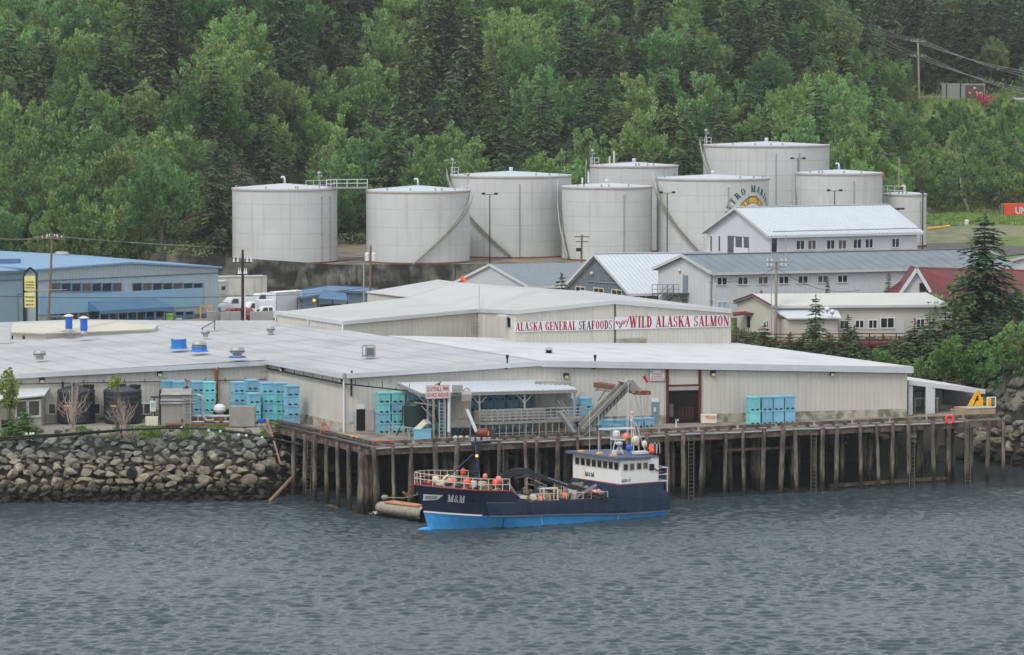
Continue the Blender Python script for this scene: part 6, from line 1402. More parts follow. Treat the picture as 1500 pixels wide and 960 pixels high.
# drums, pumps
T = thing('red_drum', PD(711, 640, 257.6), 'dark red drum with yellow end lying at the dock edge', 'drum'); c = PD(709, 634.5, 257.6); k = MB(); k.tube(c + V(-.45, .2, 0), c + V(.35, -.1, 0), .38, n=16); k.build('body', mat('dark_red_drum', S(122, 50, 46), .5, .15, 3), T); k = MB(); k.tube(c + V(.352, -.1, 0), c + V(.37, -.11, 0), .22, n=12); k.build('end_disc', mat('amber_disc', S(232, 190, 96)), T)
k = MB(); k.box(c + V(.7, .2, -.05), (.5, .5, .7)); k.bar(c + V(-1.4, .1, -.38), c + V(.1, .1, -.38), .4, .28); k.build('stand', mat('drum_stand', S(64, 60, 72), .7), T)
for i, (x, lb) in enumerate(((667, 'leftmost'), (675, 'middle'), (684.5, 'rightmost'))):
    p = PD(x, 640, 257.7); T = thing('pump_unit', V(p.x, p.y, G), f'{lb} of the three small white round pumps below the hopper', 'pump', 'pumps below the hopper'); c = V(p.x, p.y, G + .3); k = MB(); k.tube(c + V(0, .3, 0), c + V(0, -.2, 0), .2, n=14); k.build('housing', M_porc, T); k = MB(); k.tube(c + V(0, -.2, 0), c + V(0, -.23, 0), .11, n=10); k.build('inlet', mat('teal_disc', S(130, 170, 180)), T); k = MB(); k.box(c + V(0, .05, -.25), (.3, .45, .1)); k.build('foot', M_galv, T)
# conveyor
T = thing('conveyor', PD(865, 634, 262), 'inclined stained steel conveyor rising right to a square hood on the plant wall', 'conveyor'); a, b = PD(858, 631, 261.5), PD(924, 563, 264.5); k = MB()
w_ = dn_ * 1.1; k.slab([a, a + w_, b + w_, b], (0, 0, .12)); 
for s_ in (0, 1.1): k.bar(a + dn_ * s_ + V(0, 0, .2), b + dn_ * s_ + V(0, 0, .2), .08, .62)
k.bar(a + V(-.05, -.06, -.35), b + V(-.05, -.06, -.35), .08, .12); k.build('belt_frame', M_steelw, T)
k = MB(); k.bar(a + V(.05, -.12, .12), b + V(.05, -.12, .12), .04, .07)
for i in range(14): q = a.lerp(b, i / 13); k.bar(q + V(0, -.06, -.35), q + V(.1, -.06, .2), .06)
k.build('side_strip', M_wire, T)
k = MB(); h0, h1, h2, h3 = PD(914, 560, 264.3), PD(927, 556.5, 264.3), PD(941, 573, 264.3), PD(928, 577, 264.3); k.slab([h0, h1, h2, h3], dn_ * 1.4); k.build('hood', M_steelw, T)
k = MB(); k.bar(PD(928, 575, 264.5), PD(951, 575.5, 265), .7, .35); k.build('discharge_chute', M_rust, T)
k = MB()
for x0, x1, y1 in ((929, 941, 615), (937, 941, 612), (943, 945, 622), (949, 949, 622), (901, 903, 600)): k.bar(PD(x0, 576, 264.5), PD(x1, y1, 264.5), .07)
k.bar(PD(920, 560, 264), PD(920, 640, 262), .06); k.build('support_leg', M_galv, T)
k = MB(); k.bar(PD(875, 563.5, 268.5), PD(911, 569.5, 265.5), .8, .4); k.build('rusty_beam', mat('rust_beam', S(112, 78, 60), .85, .2, 2), T)
k = MB(); k.bar(PD(873, 570, 268), PD(900, 575, 266), .12); k.bar(PD(876, 564, 268.2), PD(874, 573, 268), .14); k.bar(PD(888, 570, 267.4), PD(876, 588, 269), .06); k.build('bracket', M_steelw, T)
# wind sock and little wall sign
k = MB(); a = PD(943.5, 551, 264.2); k.tube(a, PD(948.5, 561, 264.2), .16, .07, 8); k.build('windsock', M_red, label='short red windsock hanging left of the small wall sign', cat='windsock')
k = MB(); a = PD(676, 405, 328); k.tube(a + V(0, 0, 0), PD(681, 413.5, 328), .16, .3, 8); k.build('windsock', M_orange, label='orange red windsock above the back edge of the plant roof', cat='windsock')
T = thing('name_sign', WF.pt(WF.hit(962, 557)[0], 3, .1), 'small white wall sign with crimson words beside the loading bay', 'sign'); k = MB(); t0, z0, t1, z1 = WF.rect(950.5, 540.5, 974, 558.5); WF.panel(k, t0, z0, t1, z1, .045, .05); bo = k.build('board', M_white, T)
k = MB(); hh = (z1 - z0); 
for i, s in enumerate(('ALASKA', 'GENERAL', 'SEAFOODS')): put_text(k, WF, s, t0 + .12 + (0, -.02, -.06)[i] + (.22 if i == 0 else .08), z1 - hh * (.5 + .2 * i), (t1 - t0) * (.58, .78, .88)[i], hh * .15, .1, .012)
k.build('lettering', M_crim, bo); k = MB()
for tx in (t0 + .22, t1 - .24):
    zc3 = z1 - .24
    for j in range(10): a_ = j * .628; k.bar(WF.pt(tx + .13 * math.cos(a_), zc3 + .11 * math.sin(a_), .105), WF.pt(tx + .13 * math.cos(a_ + .628), zc3 + .11 * math.sin(a_ + .628), .105), .02, .035)
k.build('emblem', mat('slate_blue_mark', S(66, 84, 120)), bo); k = MB()
for (u0, v0, u1, v1) in ((t0, z0, t1, z0 + .05), (t0, z1 - .05, t1, z1), (t0, z0, t0 + .05, z1), (t1 - .05, z0, t1, z1)): WF.panel(k, u0, v0, u1, v1, .0965, .008)
k.build('border', mat('wine_border', S(150, 80, 92)), bo)
k = MB(); q = P(1054 - 77 + 0, 0, 1) if False else P(990.5, 626, G); k.box(q + V(0, 0, .35), (.12, .1, .7)); k.box(q + V(.05, 0, .62), (.3, .1, .16)); k.build('mooring_post', M_white, label='small white post with arm on the dock before the loading bay', cat='post')
# ================================================================ open shed at the right end of the dock
sA, sB = PD(1331, 561, 279.5), PD(1442.5, 574.5, 283.5); T = thing('open_shed', V(sA.x, sA.y, G), 'white open fronted shed with sloping roof at the right end of the dock', 'shed')
bk2 = bv * 6.5; k = MB(); k.slab([sA, sB, sB + bk2 + V(0, 0, .15), sA + bk2 + V(0, 0, .35)], (0, 0, .22)); k.build('roof', M_roofwhite, T); k = MB(); k.bar(sA + V(0, -.08, .05), sB + V(0, -.08, .05), .12, .42); k.build('fascia', M_white, T)
k = MB(); q0, q1 = PD(1331, 600, 279.6), PD(1337, 600, 279.8); k.slab([V(q0.x, q0.y, G), V(q1.x, q1.y, G), V(q1.x, q1.y + .4, G), V(q0.x, q0.y + .4, G)], (0, 0, sA.z - G - .05)); q0, q1 = PD(1356, 600, 280.2), PD(1369.5, 600, 280.8); k.slab([V(q0.x, q0.y, G), V(q1.x, q1.y, G), V(q1.x, q1.y + .6, G), V(q0.x, q0.y + .6, G)], (0, 0, sA.z - G - .35)); k.build('pillar', M_white, T)
k = MB(); a_, b_ = sA + bk2, sB + bk2; k.slab([V(a_.x + 2.2, a_.y, G), V(b_.x, b_.y, G), V(b_.x, b_.y + .1, G), V(a_.x + 2.2, a_.y + .1, G)], (0, 0, sB.z - G + .1)); e_ = sB + V(-.2, .3, 0); k.slab([V(e_.x - .3, e_.y + 2, G), V(b_.x - .1, b_.y, G), V(b_.x, b_.y, G), V(e_.x - .2, e_.y + 2, G)], (0, 0, sB.z - G - .05)); k.build('back_wall', mat('grey_board_wall', S(150, 152, 152), .7, .1), T)
k = MB()
for i in range(6): q = V(a_.x + 2.2, a_.y - .06, 0).lerp(V(b_.x, b_.y - .06, 0), i / 5); k.bar(q + V(0, 0, G), q + V(0, 0, sB.z - .1), .14)
k.bar(V(a_.x + 2.2, a_.y - .08, 7), V(b_.x, b_.y - .08, 7), .1, .14); k.build('wall_post', mat('dark_stud', S(70, 68, 64)), T)
T = thing('work_table', P(1352, 609, G), 'pale steel work table standing inside the open shed', 'table'); c = V(sA.x + 1.9, sA.y + 2.5, G); k = MB(); k.box(c + V(0, 0, 1.3), (2.2, .9, .12)); k.build('table_top', M_galv, T)
for x_ in (-1, 1):
    for y_ in (-.35, .35): k = MB(); k.bar(c + V(x_, y_, 0), c + V(x_, y_, 1.25), .08); k.build('leg', M_galv, T)
T = thing('mooring_bitt', P(1397, 610, G), 'pale grey steel bitt on the dock beside the orange life ring', 'bollard'); c = P(1396, 609.5, G); k = MB(); k.lathe(c, [(.3, 0), (.3, .08), (.16, .12), (.16, .5), (.26, .55), (.26, .62)], 12); k.box(c + V(.35, 0, .5), (.7, .25, .14)); k.build('bitt_body', M_galv, T)
p = onedge(1386, -.55); p.z = 5.75; k = MB(); nn_ = 20
ring_v = []
for i in range(nn_):
    a_ = 2 * math.pi * i / nn_
    for j in range(8): b_ = 2 * math.pi * j / 8; rr_ = .33 + .11 * math.cos(b_); ring_v.append((p.x + rr_ * math.cos(a_), p.y + .13 * math.sin(b_), p.z + rr_ * math.sin(a_)))
k.add(ring_v, [(i * 8 + j, i * 8 + (j + 1) % 8, ((i + 1) % nn_) * 8 + (j + 1) % 8, ((i + 1) % nn_) * 8 + j) for i in range(nn_) for j in range(8)]); k.build('life_ring', mat('orange_red_ring', S(232, 72, 66), .6), smooth=True, label='orange red life ring hanging on the dock edge near its right end', cat='life ring')
T = thing('tan_bin', P(1437, 612, G), 'rust streaked tan steel bin with white rail at the dock right end', 'bin'); c0, c1 = P(1415, 614, G), P(1458, 612.5, G); k = MB(); k.slab([c0, c1, c1 + bv * 1.8, c0 + bv * 1.8], (0, 0, .95)); k.build('bin_body', mat('tan_rusty_steel', S(158, 142, 116), .7, .15, 1, streak=.7, streakc=S(138, 98, 40)), T)
k = MB(); c2, c3 = c0.lerp(c1, .72) + V(0, 0, .95), c1 + V(0, 0, .95)
for q in (c2, c3): k.bar(q, q + V(0, 0, .9), .09)
k.bar(c2 + V(0, 0, .9), c3 + V(0, 0, .9), .09); k.bar(c0 + V(0, 0, .98), c1 + V(0, 0, .98), .12); k.build('rail', M_white, T)
T = thing('yellow_crane', P(1432, 611, G), 'folded yellow knuckle crane standing behind the tan bin', 'crane'); c = P(1432, 610, G) + V(0, .8, 0); k = MB(); k.box(c + V(0, 0, .7), (1.1, .6, 1.2)); k.lathe(c + V(.4, 0, 0), [(.25, 1.2), (.2, 1.6)], 12); k.build('base', M_yel, T)
k = MB(); k.bar(c + V(-.7, 0, .7), c + V(.15, 0, 2.2), .25, .3); k.bar(c + V(.15, 0, 2.2), c + V(.4, 0, .9), .2, .28); k.build('boom', M_yel, T); k = MB(); k.tube(c + V(-.35, -.25, .8), c + V(.1, -.25, 1.8), .07); k.build('ram', M_black, T)
k = MB(); k.box(c + V(1.1, 0, 1.2), (.4, .5, .8)); k.build('control_box', M_yel, T)
# hoses and odds at the left corner
k = MB(); k.path([P(x, y, G + z) for x, y, z in ((497, 636, .1), (505, 638, .25), (515, 640, .3), (523, 641.5, .25), (529, 645, .1))], .13, 6); k.build('yellow_hose', M_yel, label='thick yellow hose lying on the dock near its left corner', cat='hose', smooth=True)
k = MB(); k.path([P(x, y, G + z) for x, y, z in ((540, 646, .1), (550, 648, .12), (562, 646.5, .1), (579, 647, .12))], .12, 6); k.path([P(x, y, G + .25) for x, y in ((542, 648), (556, 646), (575, 648.5))], .09, 6); k.build('orange_hose', mat('faded_red_hose', S(206, 88, 66), .6, .1), label='faded orange hose coiled flat at the dock left corner', cat='hose', smooth=True)
T = thing('a_frame_stand', P(477, 637, G), 'small faded red A-frame standing at the dock left edge', 'frame'); c = P(477, 638, G); k = MB()
for dx in (-.55, -.1, .5): k.bar(c + V(dx, -.1, 0), c + V(-.05, 0, 1.1), .08)
k.build('strut', mat('faded_red_steel', S(186, 92, 84), .7), T)
# ================================================================ left yard equipment
for x, x0, x1, lb in ((108, 81, 136, 'left of the two big black plastic tanks behind the bare bushes'), (176.5, 149, 204.5, 'right of the two big black plastic tanks, behind the leafy sapling')):
    c = P(x, 621, G); r = (x1 - x0) / 2 / 16.6; c = c + V(0, r, 0); T = thing('black_tank', c, lb, 'tank', 'black tanks in the yard'); k = MB()
    pr = [(r * .97, 0)]
    for i in range(7): pr += [(r, .1 + i * .42), (r * .985, .3 + i * .42), (r, .5 + i * .42)] if i < 6 else [(r, 2.75)]
    pr += [(r * .97, 2.85), (r * .5, 3.12), (.3, 3.2)]; k.lathe(c, pr, 36); k.build('tank_body', M_tankblk, T)
    k = MB(); k.lathe(c + V(0, -.2, 0), [(.32, 3.1), (.32, 3.35), (.1, 3.38)], 14); k.lathe(c + V(r * .65, .1, 0), [(.5, 2.95), (.5, 3.25), (.2, 3.28)], 14); k.tube(c + V(-r * .7, 0, 2.9), c + V(-r * .7, 0, 3.5), .1); k.build('hatch', M_black, T)
    k = MB(); t_ = .35; k.slab([c + V(-.5 - t_, -r * .93, 1.5), c + V(-.5 + t_, -r * .99, 1.5), c + V(-.5 + t_, -r * .99, 1.62), c + V(-.5 - t_, -r * .93, 1.62)], (0, -.03, 0)); k.build('label_strip', M_yel, T)
# heat exchanger
c = P(258, 624, G); T = thing('heat_exchanger', c, 'large stainless heat exchanger cabinet with rounded top and ladder', 'machine'); k = MB(); x0, x1 = -1.25, 1.35; c = c + V(0, .6, 0)
pr = [(-.9, 0), (.9, 0), (.9, 2.6)] + [(.9 * math.cos(a_), 2.6 + .6 * math.sin(a_)) for a_ in (.5, 1.0, 1.57, 2.1, 2.6)] + [(-.9, 2.6)]
vsl = [c + V(x0, y, z) for y, z in pr] + [c + V(x1, y, z) for y, z in pr]; n_ = len(pr); k.add(vsl, [tuple(range(n_))[::-1], tuple(range(n_, 2 * n_))] + [(i, (i + 1) % n_, n_ + (i + 1) % n_, n_ + i) for i in range(n_)]); k.build('cabinet', M_steelw, T)
k = MB()
for z_ in (2.75, 2.25, 2.0): k.tube(c + V(x0 - .05, -1.0, z_), c + V(x1 + .5, -1.0, z_), .09)
k.path([c + V(x1 + .5, -1.0, 2.75), c + V(x1 + .95, -1.0, 2.6), c + V(x1 + 1.0, -1.0, 2.2), c + V(x1 + 1.0, -1.0, .9), c + V(x1 + 1.3, -1, .5), c + V(x1 + 2, -1, .5)], .13, 8); k.build('pipework', M_galv, T, smooth=True)
k = MB()
for x_ in (.75, 1.3): k.bar(c + V(x_, -1.15, 0), c + V(x_, -1.15, 2.6), .07)
for i in range(8): k.bar(c + V(.75, -1.15, .3 + i * .3), c + V(1.3, -1.15, .3 + i * .3), .05)
k.build('ladder', M_galv, T); k = MB(); k.box(c + V(x0 - .12, 0, 1.6), (.1, 1.7, 3.0)); k.build('end_plate', M_wire, T); k = MB(); k.ball(c + V(.9, -.3, 3.35), .14, 8); k.bar(c + V(.6, -.3, 3.25), c + V(1.1, -.3, 3.3), .1); k.build('valve', mat('maroon_valve', S(96, 40, 52)), T)
# pipes on the ground, filter pot, grey panel
T = thing('ground_pipework', P(300, 624, G), 'tangle of grey and rusty pipes at the foot of the tote stacks', 'pipework'); k = MB()
c = P(310, 624, G); k.tube(c + V(-2.0, .3, .8), c + V(1.6, .3, .8), .14); k.tube(c + V(-3.6, -.2, .35), c + V(1.6, -.1, .35), .1); 
for x_ in (-2, -1.2, .1, 1.2): k.tube(c + V(x_, .2, 0), c + V(x_, .2, .8), .1)
k.build('grey_pipe', M_galv, T, smooth=False); k = MB(); k.tube(c + V(-3.9, -.4, .15), c + V(1.6, -.3, .15), .1); k.tube(c + V(-1.7, .35, .55), c + V(1.4, .35, .55), .12)
for x_ in (-2.6, -.6, .7): k.tube(c + V(x_, -.2, .5), c + V(x_ + .25, -.2, .5), .2)
k.build('rusty_pipe', M_rust, T)
c = P(322, 622, G); T = thing('filter_pot', c, 'white domed filter pot on a dark pipe left of the grey panel', 'filter'); k = MB(); k.lathe(c, [(.2, .9), (.5, 1.15), (.56, 1.3), (.5, 1.55), (.3, 1.75), (.1, 1.8)], 16); k.build('dome', M_porc, T); k = MB(); k.tube(c, c + V(0, 0, .95), .2); k.tube(c + V(.5, .5, 0), c + V(.5, .5, 1.3), .25); k.tube(c + V(-.4, .5, 0), c + V(-.4, .5, 1.1), .22); k.build('pipe_stem', M_black, T)
p0, p1 = P(336.5, 625, G), P(373, 625, G); k = MB(); k.slab([p0, p1, p1 + V(0, .9, 0), p0 + V(0, .9, 0)], (0, 0, 1.72)); k.build('grey_panel_box', mat('grey_panel_steel', S(146, 142, 136), .5, .1, 2, streak=.3), label='square grey steel box panel in front of the tote cluster', cat='box')
c = P(383, 624, G); T = thing('blue_stool', c, 'bright blue plastic stool right of the grey panel box', 'stool'); k = MB(); k.lathe(c, [(.3, .3), (.34, .35), (.34, .6), (.28, .62)], 12); k.build('seat', M_bluepl, T); k = MB(); [k.bar(c + V(.2 * a_, .15 * b_, 0), c + V(.2 * a_, .15 * b_, .3), .06) for a_ in (-1, 1) for b_ in (-1, 1)]; k.build('leg', M_white, T)
k = MB(); k.tube(PD(390, 613, 266.5), PD(399, 637, 266), .09); k.tube(PD(384, 622, 266.3), PD(400, 640, 266), .09); k.tube(PD(400, 642, 265.5), PD(411, 680, 264.5), .08); k.build('crossed_rails', M_purp, label='two faded pink steel rails crossed at the corner of seawall and dock', cat='rails')
k = MB(); p0 = P(222.5, 624, G); k.box(p0 + V(0, .2, .4), (1.1, .7, .75)); k.build('cream_box', M_crat, label='low cream box left of the heat exchanger', cat='box')
T = thing('meter_cabinet', P(222, 622, G), 'white meter cabinet on a post left of the heat exchanger', 'cabinet'); p0 = P(222.5, 621, G) + V(0, .9, 0); k = MB(); k.box(p0 + V(0, 0, 1.45), (.5, .3, .9)); k.build('cabinet', M_white, T); k = MB(); k.bar(p0 + V(0, .1, 0), p0 + V(0, .1, 1.2), .12); k.build('post', M_galv, T); k = MB(); k.box(p0 + V(0, -.16, 1.6), (.3, .02, .3)); k.build('dial', mat('teal_dial', S(150, 178, 184)), T)
k = MB(); p0 = WL2.pt(WL2.hit(235, 590)[0], 0, 1.6)
for i in range(6): q = p0 + V(-.9 + i * .45, 0, 0); k.tube(q, q + V(0, 0, 1.9 + .4 * (i % 2)), .07)
k.tube(p0 + V(-1.2, 0, 2.0), p0 + V(2, 0, 2.0), .08); k.build('standing_pipes', M_wire, label='row of dark standing pipes behind the heat exchanger', cat='pipes')
# small shed at the left edge
a, b = P(-25, 628, G), P(61, 622.5, G); T = thing('yard_shed', V(b.x, b.y, G), 'small weathered shed with tilted white roof at the left edge', 'shed'); k = MB(); zt_ = ZAT(b.y, 584)
shell(k, [(a.x, a.y, ZAT(a.y, 592)), (b.x, b.y, zt_), (b.x, b.y + 3.5, zt_ + .2), (a.x, a.y + 3.5, zt_ - .2)], G - .2); k.build('wall', mat('weathered_plaster', S(164, 158, 146), .85, .12, 2), T)
k = MB(); u0, u1 = V(a.x, a.y - .5, ZAT(a.y, 589)), V(b.x + .35, b.y - .5, ZAT(b.y, 580)); k.slab([u0, u1, u1 + V(0, 4.3, .5), u0 + V(0, 4.3, .5)], (0, 0, .12)); k.build('roof', M_trim, T)
Wy = Wall(a, b, G); 
for px in ((24, 588.5, 38, 610), (42, 588, 57, 609)): window(T, Wy, px, 1, M_white, mat('brown_glass', S(92, 84, 78), .3, .2), .14)
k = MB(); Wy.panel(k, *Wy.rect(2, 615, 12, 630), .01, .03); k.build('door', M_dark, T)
# shoreline pipes
T = thing('shore_pipe', P(100, 633, G), 'black rubber pipes running along the top of the rock seawall', 'pipe')
for j, (dz, dy, pts) in enumerate(((.1, 0, ((-20, 646), (60, 641), (140, 634), (220, 628), (300, 628), (360, 634), (405, 645), (440, 650))), (.35, .3, ((-20, 643), (90, 637), (170, 631), (240, 628), (300, 629), (370, 637), (440, 652))), (0, -.3, ((110, 641), (130, 634), (150, 622), (165, 617), (190, 615))))):
    k = MB(); k.path([P(x, y, G - .25 + dz) + V(0, dy, 0) for x, y in pts], .085 if j < 2 else .06, 7); k.build('pipe', M_black, T, smooth=True)
for i, (x, y) in enumerate(((39, 638), (45, 637.5), (49, 637), (266, 628.5), (306, 632.5), (323, 634), (350, 639), (361, 640), (384, 643))):
    p = P(x, y, G) + V(0, -.1, .1); k = MB(); k.ball(p, .13, 6); k.build('pipe_clamp', M_porc, T)
# ================================================================ rock seawall
def rockmesh(seed):
    r_ = random.Random(seed); bm = bmesh.new(); bmesh.ops.create_icosphere(bm, subdivisions=2, radius=1)
    planes = [(Vector((r_.gauss(0, 1), r_.gauss(0, 1), r_.gauss(0, 1))).normalized(), r_.uniform(.42, .8)) for _ in range(13)]
    for v in bm.verts:
        for n_, d in planes:
            t = v.co.dot(n_)
            if t > d: v.co -= n_ * (t - d)
        v.co *= 1 + .1 * noise.noise(v.co * 1.7 + Vector((seed, 0, 0)))
    me = bpy.data.meshes.new('boulder'); bm.to_mesh(me); bm.free(); me.materials.append(M_rock); return me
RMs = [rockmesh(i * 13 + 1) for i in range(12)]
rr = random.Random(21); cand = []
def slope_pt(x, s):  # s 0 top .. 1 waterline .. 1.15 below
    y0 = shoreY(x); return V(x, y0 - 5.9 * s + .1, 5.35 * (1 - s) - .05)
row = 0; s = -.01
while s < 1.1:
    size = .34 + .16 * rr.random() + .15 * math.sin(min(s, 1) * 3.1); x = -47 + rr.uniform(0, .5)
    while x < -16.5:
        sz_ = size * rr.uniform(.6, 1.5); x += sz_ * .96
        if not (s < .05 and rr.random() < .3): cand.append((slope_pt(x, s + rr.uniform(-.035, .035)), sz_))
        x += sz_ * .72
    s += size * .15
# right-hand cliff foot
cl_ = []
for i in range(420):
    x = rr.uniform(43, 62); s_ = rr.uniform(0, 1.05); y0 = shoreY(x); zt_ = hfun(x, y0 + .3)
    cl_.append((V(x, y0 - 5.5 * s_, (zt_ + .3) * (1 - s_) - .2), rr.uniform(.35, .95)))
def place_rock(p, sz_, label, gp):
    o = bpy.data.objects.new('boulder', rr.choice(RMs)); COL.objects.link(o); o.location = p
    o.scale = (sz_ * rr.uniform(.95, 1.3), sz_ * rr.uniform(.7, .9), sz_ * rr.uniform(.52, .78)); o.rotation_euler = (rr.uniform(-.35, .35), rr.uniform(-.3, .3), rr.uniform(0, 6.28)); tag(o, label, 'boulder', gp)
cl_.sort(key=lambda c: -c[1])
cand.sort(key=lambda c: -c[1]); big, small = cand[:262], cand[262:]
for p, sz_ in big:
    lb = 'dark wet boulder along the waterline of the rock seawall' if p.z < .9 else ('tan grey boulder in the middle of the rock seawall' if p.z < 3 else 'grey green boulder in the upper rock seawall')
    place_rock(p, sz_, lb, lb.split(' of ')[0].split(' in ')[0] + 's of the seawall')
for p, sz_ in cl_[:34]: place_rock(p, sz_, 'dark jagged boulder on the shore at the right of the dock', 'boulders right of the dock')
k = MB()
def rubble(p, sz_, mb):
    m_ = rr.choice(RMs); rot = Matrix.Rotation(rr.uniform(0, 6.28), 3, 'Z') @ Matrix.Rotation(rr.uniform(-.4, .4), 3, 'X')
    mb.add([p + rot @ Vector((v.co.x * sz_, v.co.y * sz_ * .8, v.co.z * sz_ * .65)) for v in m_.vertices], [tuple(f.vertices) for f in m_.polygons])
for p, sz_ in small + cl_[34:]: rubble(p, sz_, k)
for i in range(520): x = rr.uniform(-47, -16.5); rubble(slope_pt(x, rr.uniform(0, 1.1)) + V(0, .25, -.1), rr.uniform(.2, .42), k)
for i in range(420): x = rr.uniform(-75, -46.5); rubble(slope_pt(x, rr.uniform(0, 1.1)), rr.uniform(.35, .8), k)
for i in range(160): x = rr.uniform(-14, 46); s_ = rr.uniform(0, .95); y0 = shoreY(x); rubble(V(x, y0 - 5.5 * s_, 4.9 * (1 - s_) - .2), rr.uniform(.3, .9), k)
k.build('rubble', M_rock, kind='stuff', label='small stones filling the gaps of the rock seawall', cat='rubble')
k = MB(); k.tube(P(395, 735, .3) + V(0, 0, 0), PD(428, 700, 264.5), .16); k.build('driftwood_log', M_brown, label='pale driftwood log leaning at the foot of the seawall beside the dock', cat='log')
k = MB(); k.tube(slope_pt(-32.2, .56) + V(0, .8, 0), slope_pt(-32.2, .56) + V(0, -1.0, -.1), .42, n=16); k.build('drain_culvert', M_black, label='round dark drain pipe mouth among the seawall rocks', cat='pipe')
# ================================================================ float beside the boat
a, b = P(556, 750, .3), P(625, 762, .3); T = thing('log_float', a, 'grey weathered wooden float with orange edge tied between boat and dock', 'float'); a, b = P(553, 745, .55), P(640, 758, .55); ax = (b - a).normalized()
k = MB(); k.path([a + V(-.0, 0, .35), a + ax * .2, a + ax * .9, b], .5, 16); 
vs5 = []; pr5 = [(.22, 0), (.5, .35), (.62, .9), (.64, 2), (.64, 6)]
o_ = MB(); side = V(-ax.y, ax.x, 0)
for (r_, d_) in pr5:
    for j in range(14): an = 2 * math.pi * j / 14; q = a + ax * d_ + side * r_ * 1.1 * math.cos(an) + V(0, 0, .15 + r_ * .9 * math.sin(an)); vs5.append(q)
o_.add(vs5, [(i * 14 + j, i * 14 + (j + 1) % 14, (i + 1) * 14 + (j + 1) % 14, (i + 1) * 14 + j) for i in range(len(pr5) - 1) for j in range(14)] + [tuple(range(14))]); o_.build('float_body', zmat('mossy_float_wood', [(-.3, S(36, 36, 28)), (.3, S(74, 72, 58)), (.8, S(134, 130, 116)), (1.6, S(150, 144, 132))], .9, 2, .3), T, smooth=True)
k = MB(); k.slab([a + ax * 1.4 + side * -.55 + V(0, 0, .66), a + ax * 5.5 + side * -.45 + V(0, 0, .7), a + ax * 5.5 + side * .4 + V(0, 0, .7), a + ax * 1.4 + side * .5 + V(0, 0, .66)], (0, 0, .1)); k.build('top_board', mat('orange_tan_board', S(184, 132, 96), .8, .15), T)
k = MB(); c = a + ax * .9 + V(0, 0, 1.0); k.ball(c, .3, 10, .7); k.build('rope_coil', mat('green_grey_rope', S(132, 138, 116), .9), T)
k = MB(); k.path([c, c + V(1.5, -.1, -.05), c + V(2.8, -.3, .3), P(610, 722, 2.0)], .045, 5); k.path([a, a + V(-.6, .2, -.5), P(541, 752, .3)], .05, 5); k.build('mooring_rope', mat('green_grey_rope', S(1, 1, 1)), T); k = MB(); k.ball(a + V(-.1, -.3, -.3), .2, 8); k.build('float_ball', M_porc, T)
# ================================================================ fishing vessel
TH = R(31); bh = V(-math.cos(TH), -math.sin(TH), 0); bp_ = V(-math.sin(TH), math.cos(TH), 0); BS = P(980.5, 755.5, 0) + bp_ * 3.2
def BP(u, v, w): return BS + bh * u + bp_ * v + V(0, 0, w)
boat = thing('fishing_boat', BS + bh * 10, 'navy and bright blue steel fishing vessel with white wheelhouse moored at the dock', 'boat')
UL = [19.6, 20.7, 21.15, 21.5, 22.0]     # stem position per level
def wl_b(s): return .52 if False else 0
def sheer(s):
    u = s * 22.0
    return float(np.interp(u, [0, 4, 8, 13.6, 14.1, 15.0, 17, 22], [1.7, 1.75, 1.9, 2.08, 2.25, 3.0, 3.12, 3.6]))
def bnd(s): return float(np.interp(s * 21, [0, 5, 10, 16, 21], [.42, .5, .82, 1.06, 1.42]))
def half(s, lev):
    p = (.52, .6, .7, .72, .76)[lev]; ex = (1.5, 1.7, 2.0, 2.1, 2.4)[lev]; full = (2.4, 3.05, 3.2, 3.25, 3.35)[lev]
    st = 1 - .06 * max(0, (.1 - s) / .1)
    return full * st * (1 - max(0, (s - (1 - (1 - p))) / (1 - p)) ** ex) if s > p else full * st
def hp(s, lev, side):
    w_ = (-1.2, 0, bnd(s), (bnd(s) + sheer(s)) / 2, sheer(s))[lev]
    return BP(s * UL[lev], -side * half(s, lev), w_)
SS = list(np.linspace(0, .6, 13)) + [.615, .635, .655, .675, .69] + list(np.linspace(.71, 1, 14))
lo = MB(); hi = MB()
for side in (1, -1):
    for i in range(len(SS) - 1):
        for lev in range(4):
            q = [hp(SS[i], lev, side), hp(SS[i + 1], lev, side), hp(SS[i + 1], lev + 1, side), hp(SS[i], lev + 1, side)]
            (lo if lev < 2 else hi).add(q, [(0, 1, 2, 3)])
for lev in range(4): (lo if lev < 2 else hi).add([hp(0, lev, 1), hp(0, lev, -1), hp(0, lev + 1, -1), hp(0, lev + 1, 1)], [(0, 1, 2, 3)])
# inner bulwark and deck
for side in (1, -1):
    for i in range(len(SS) - 1):
        f = lambda s, w_: BP(s * 22.0 - (.25 if s > .97 else 0) - (.5 if w_ < sheer(s) - .2 and s > .9 else 0), -side * max(half(s, 4) - .12 if w_ > sheer(s) - .2 else half(s, 2) - .25, 0), w_)
        hi.add([f(SS[i], .95 if SS[i] < .66 else 2.1), f(SS[i + 1], .95 if SS[i + 1] < .66 else 2.1), f(SS[i + 1], sheer(SS[i + 1]) - .004), f(SS[i], sheer(SS[i]) - .004)], [(0, 1, 2, 3)])
        hi.add([hp(SS[i], 4, side), hp(SS[i + 1], 4, side), f(SS[i + 1], sheer(SS[i + 1])), f(SS[i], sheer(SS[i]))], [(0, 1, 2, 3)])
lo.build('bottom_hull', M_boot, boat, smooth=False); ho = hi.build('upper_hull', M_navy, boat); smooth_angle(ho, 30)
k = MB(); pts = [BP(SS[i] * 22 - .1, half(SS[i], 4) - .1, .95) for i in range(len(SS)) if SS[i] < .66]; pts2 = [BP(SS[i] * 22 - .1, -(half(SS[i], 4) - .1), .95) for i in range(len(SS)) if SS[i] < .66]; k.poly(pts + pts2[::-1])
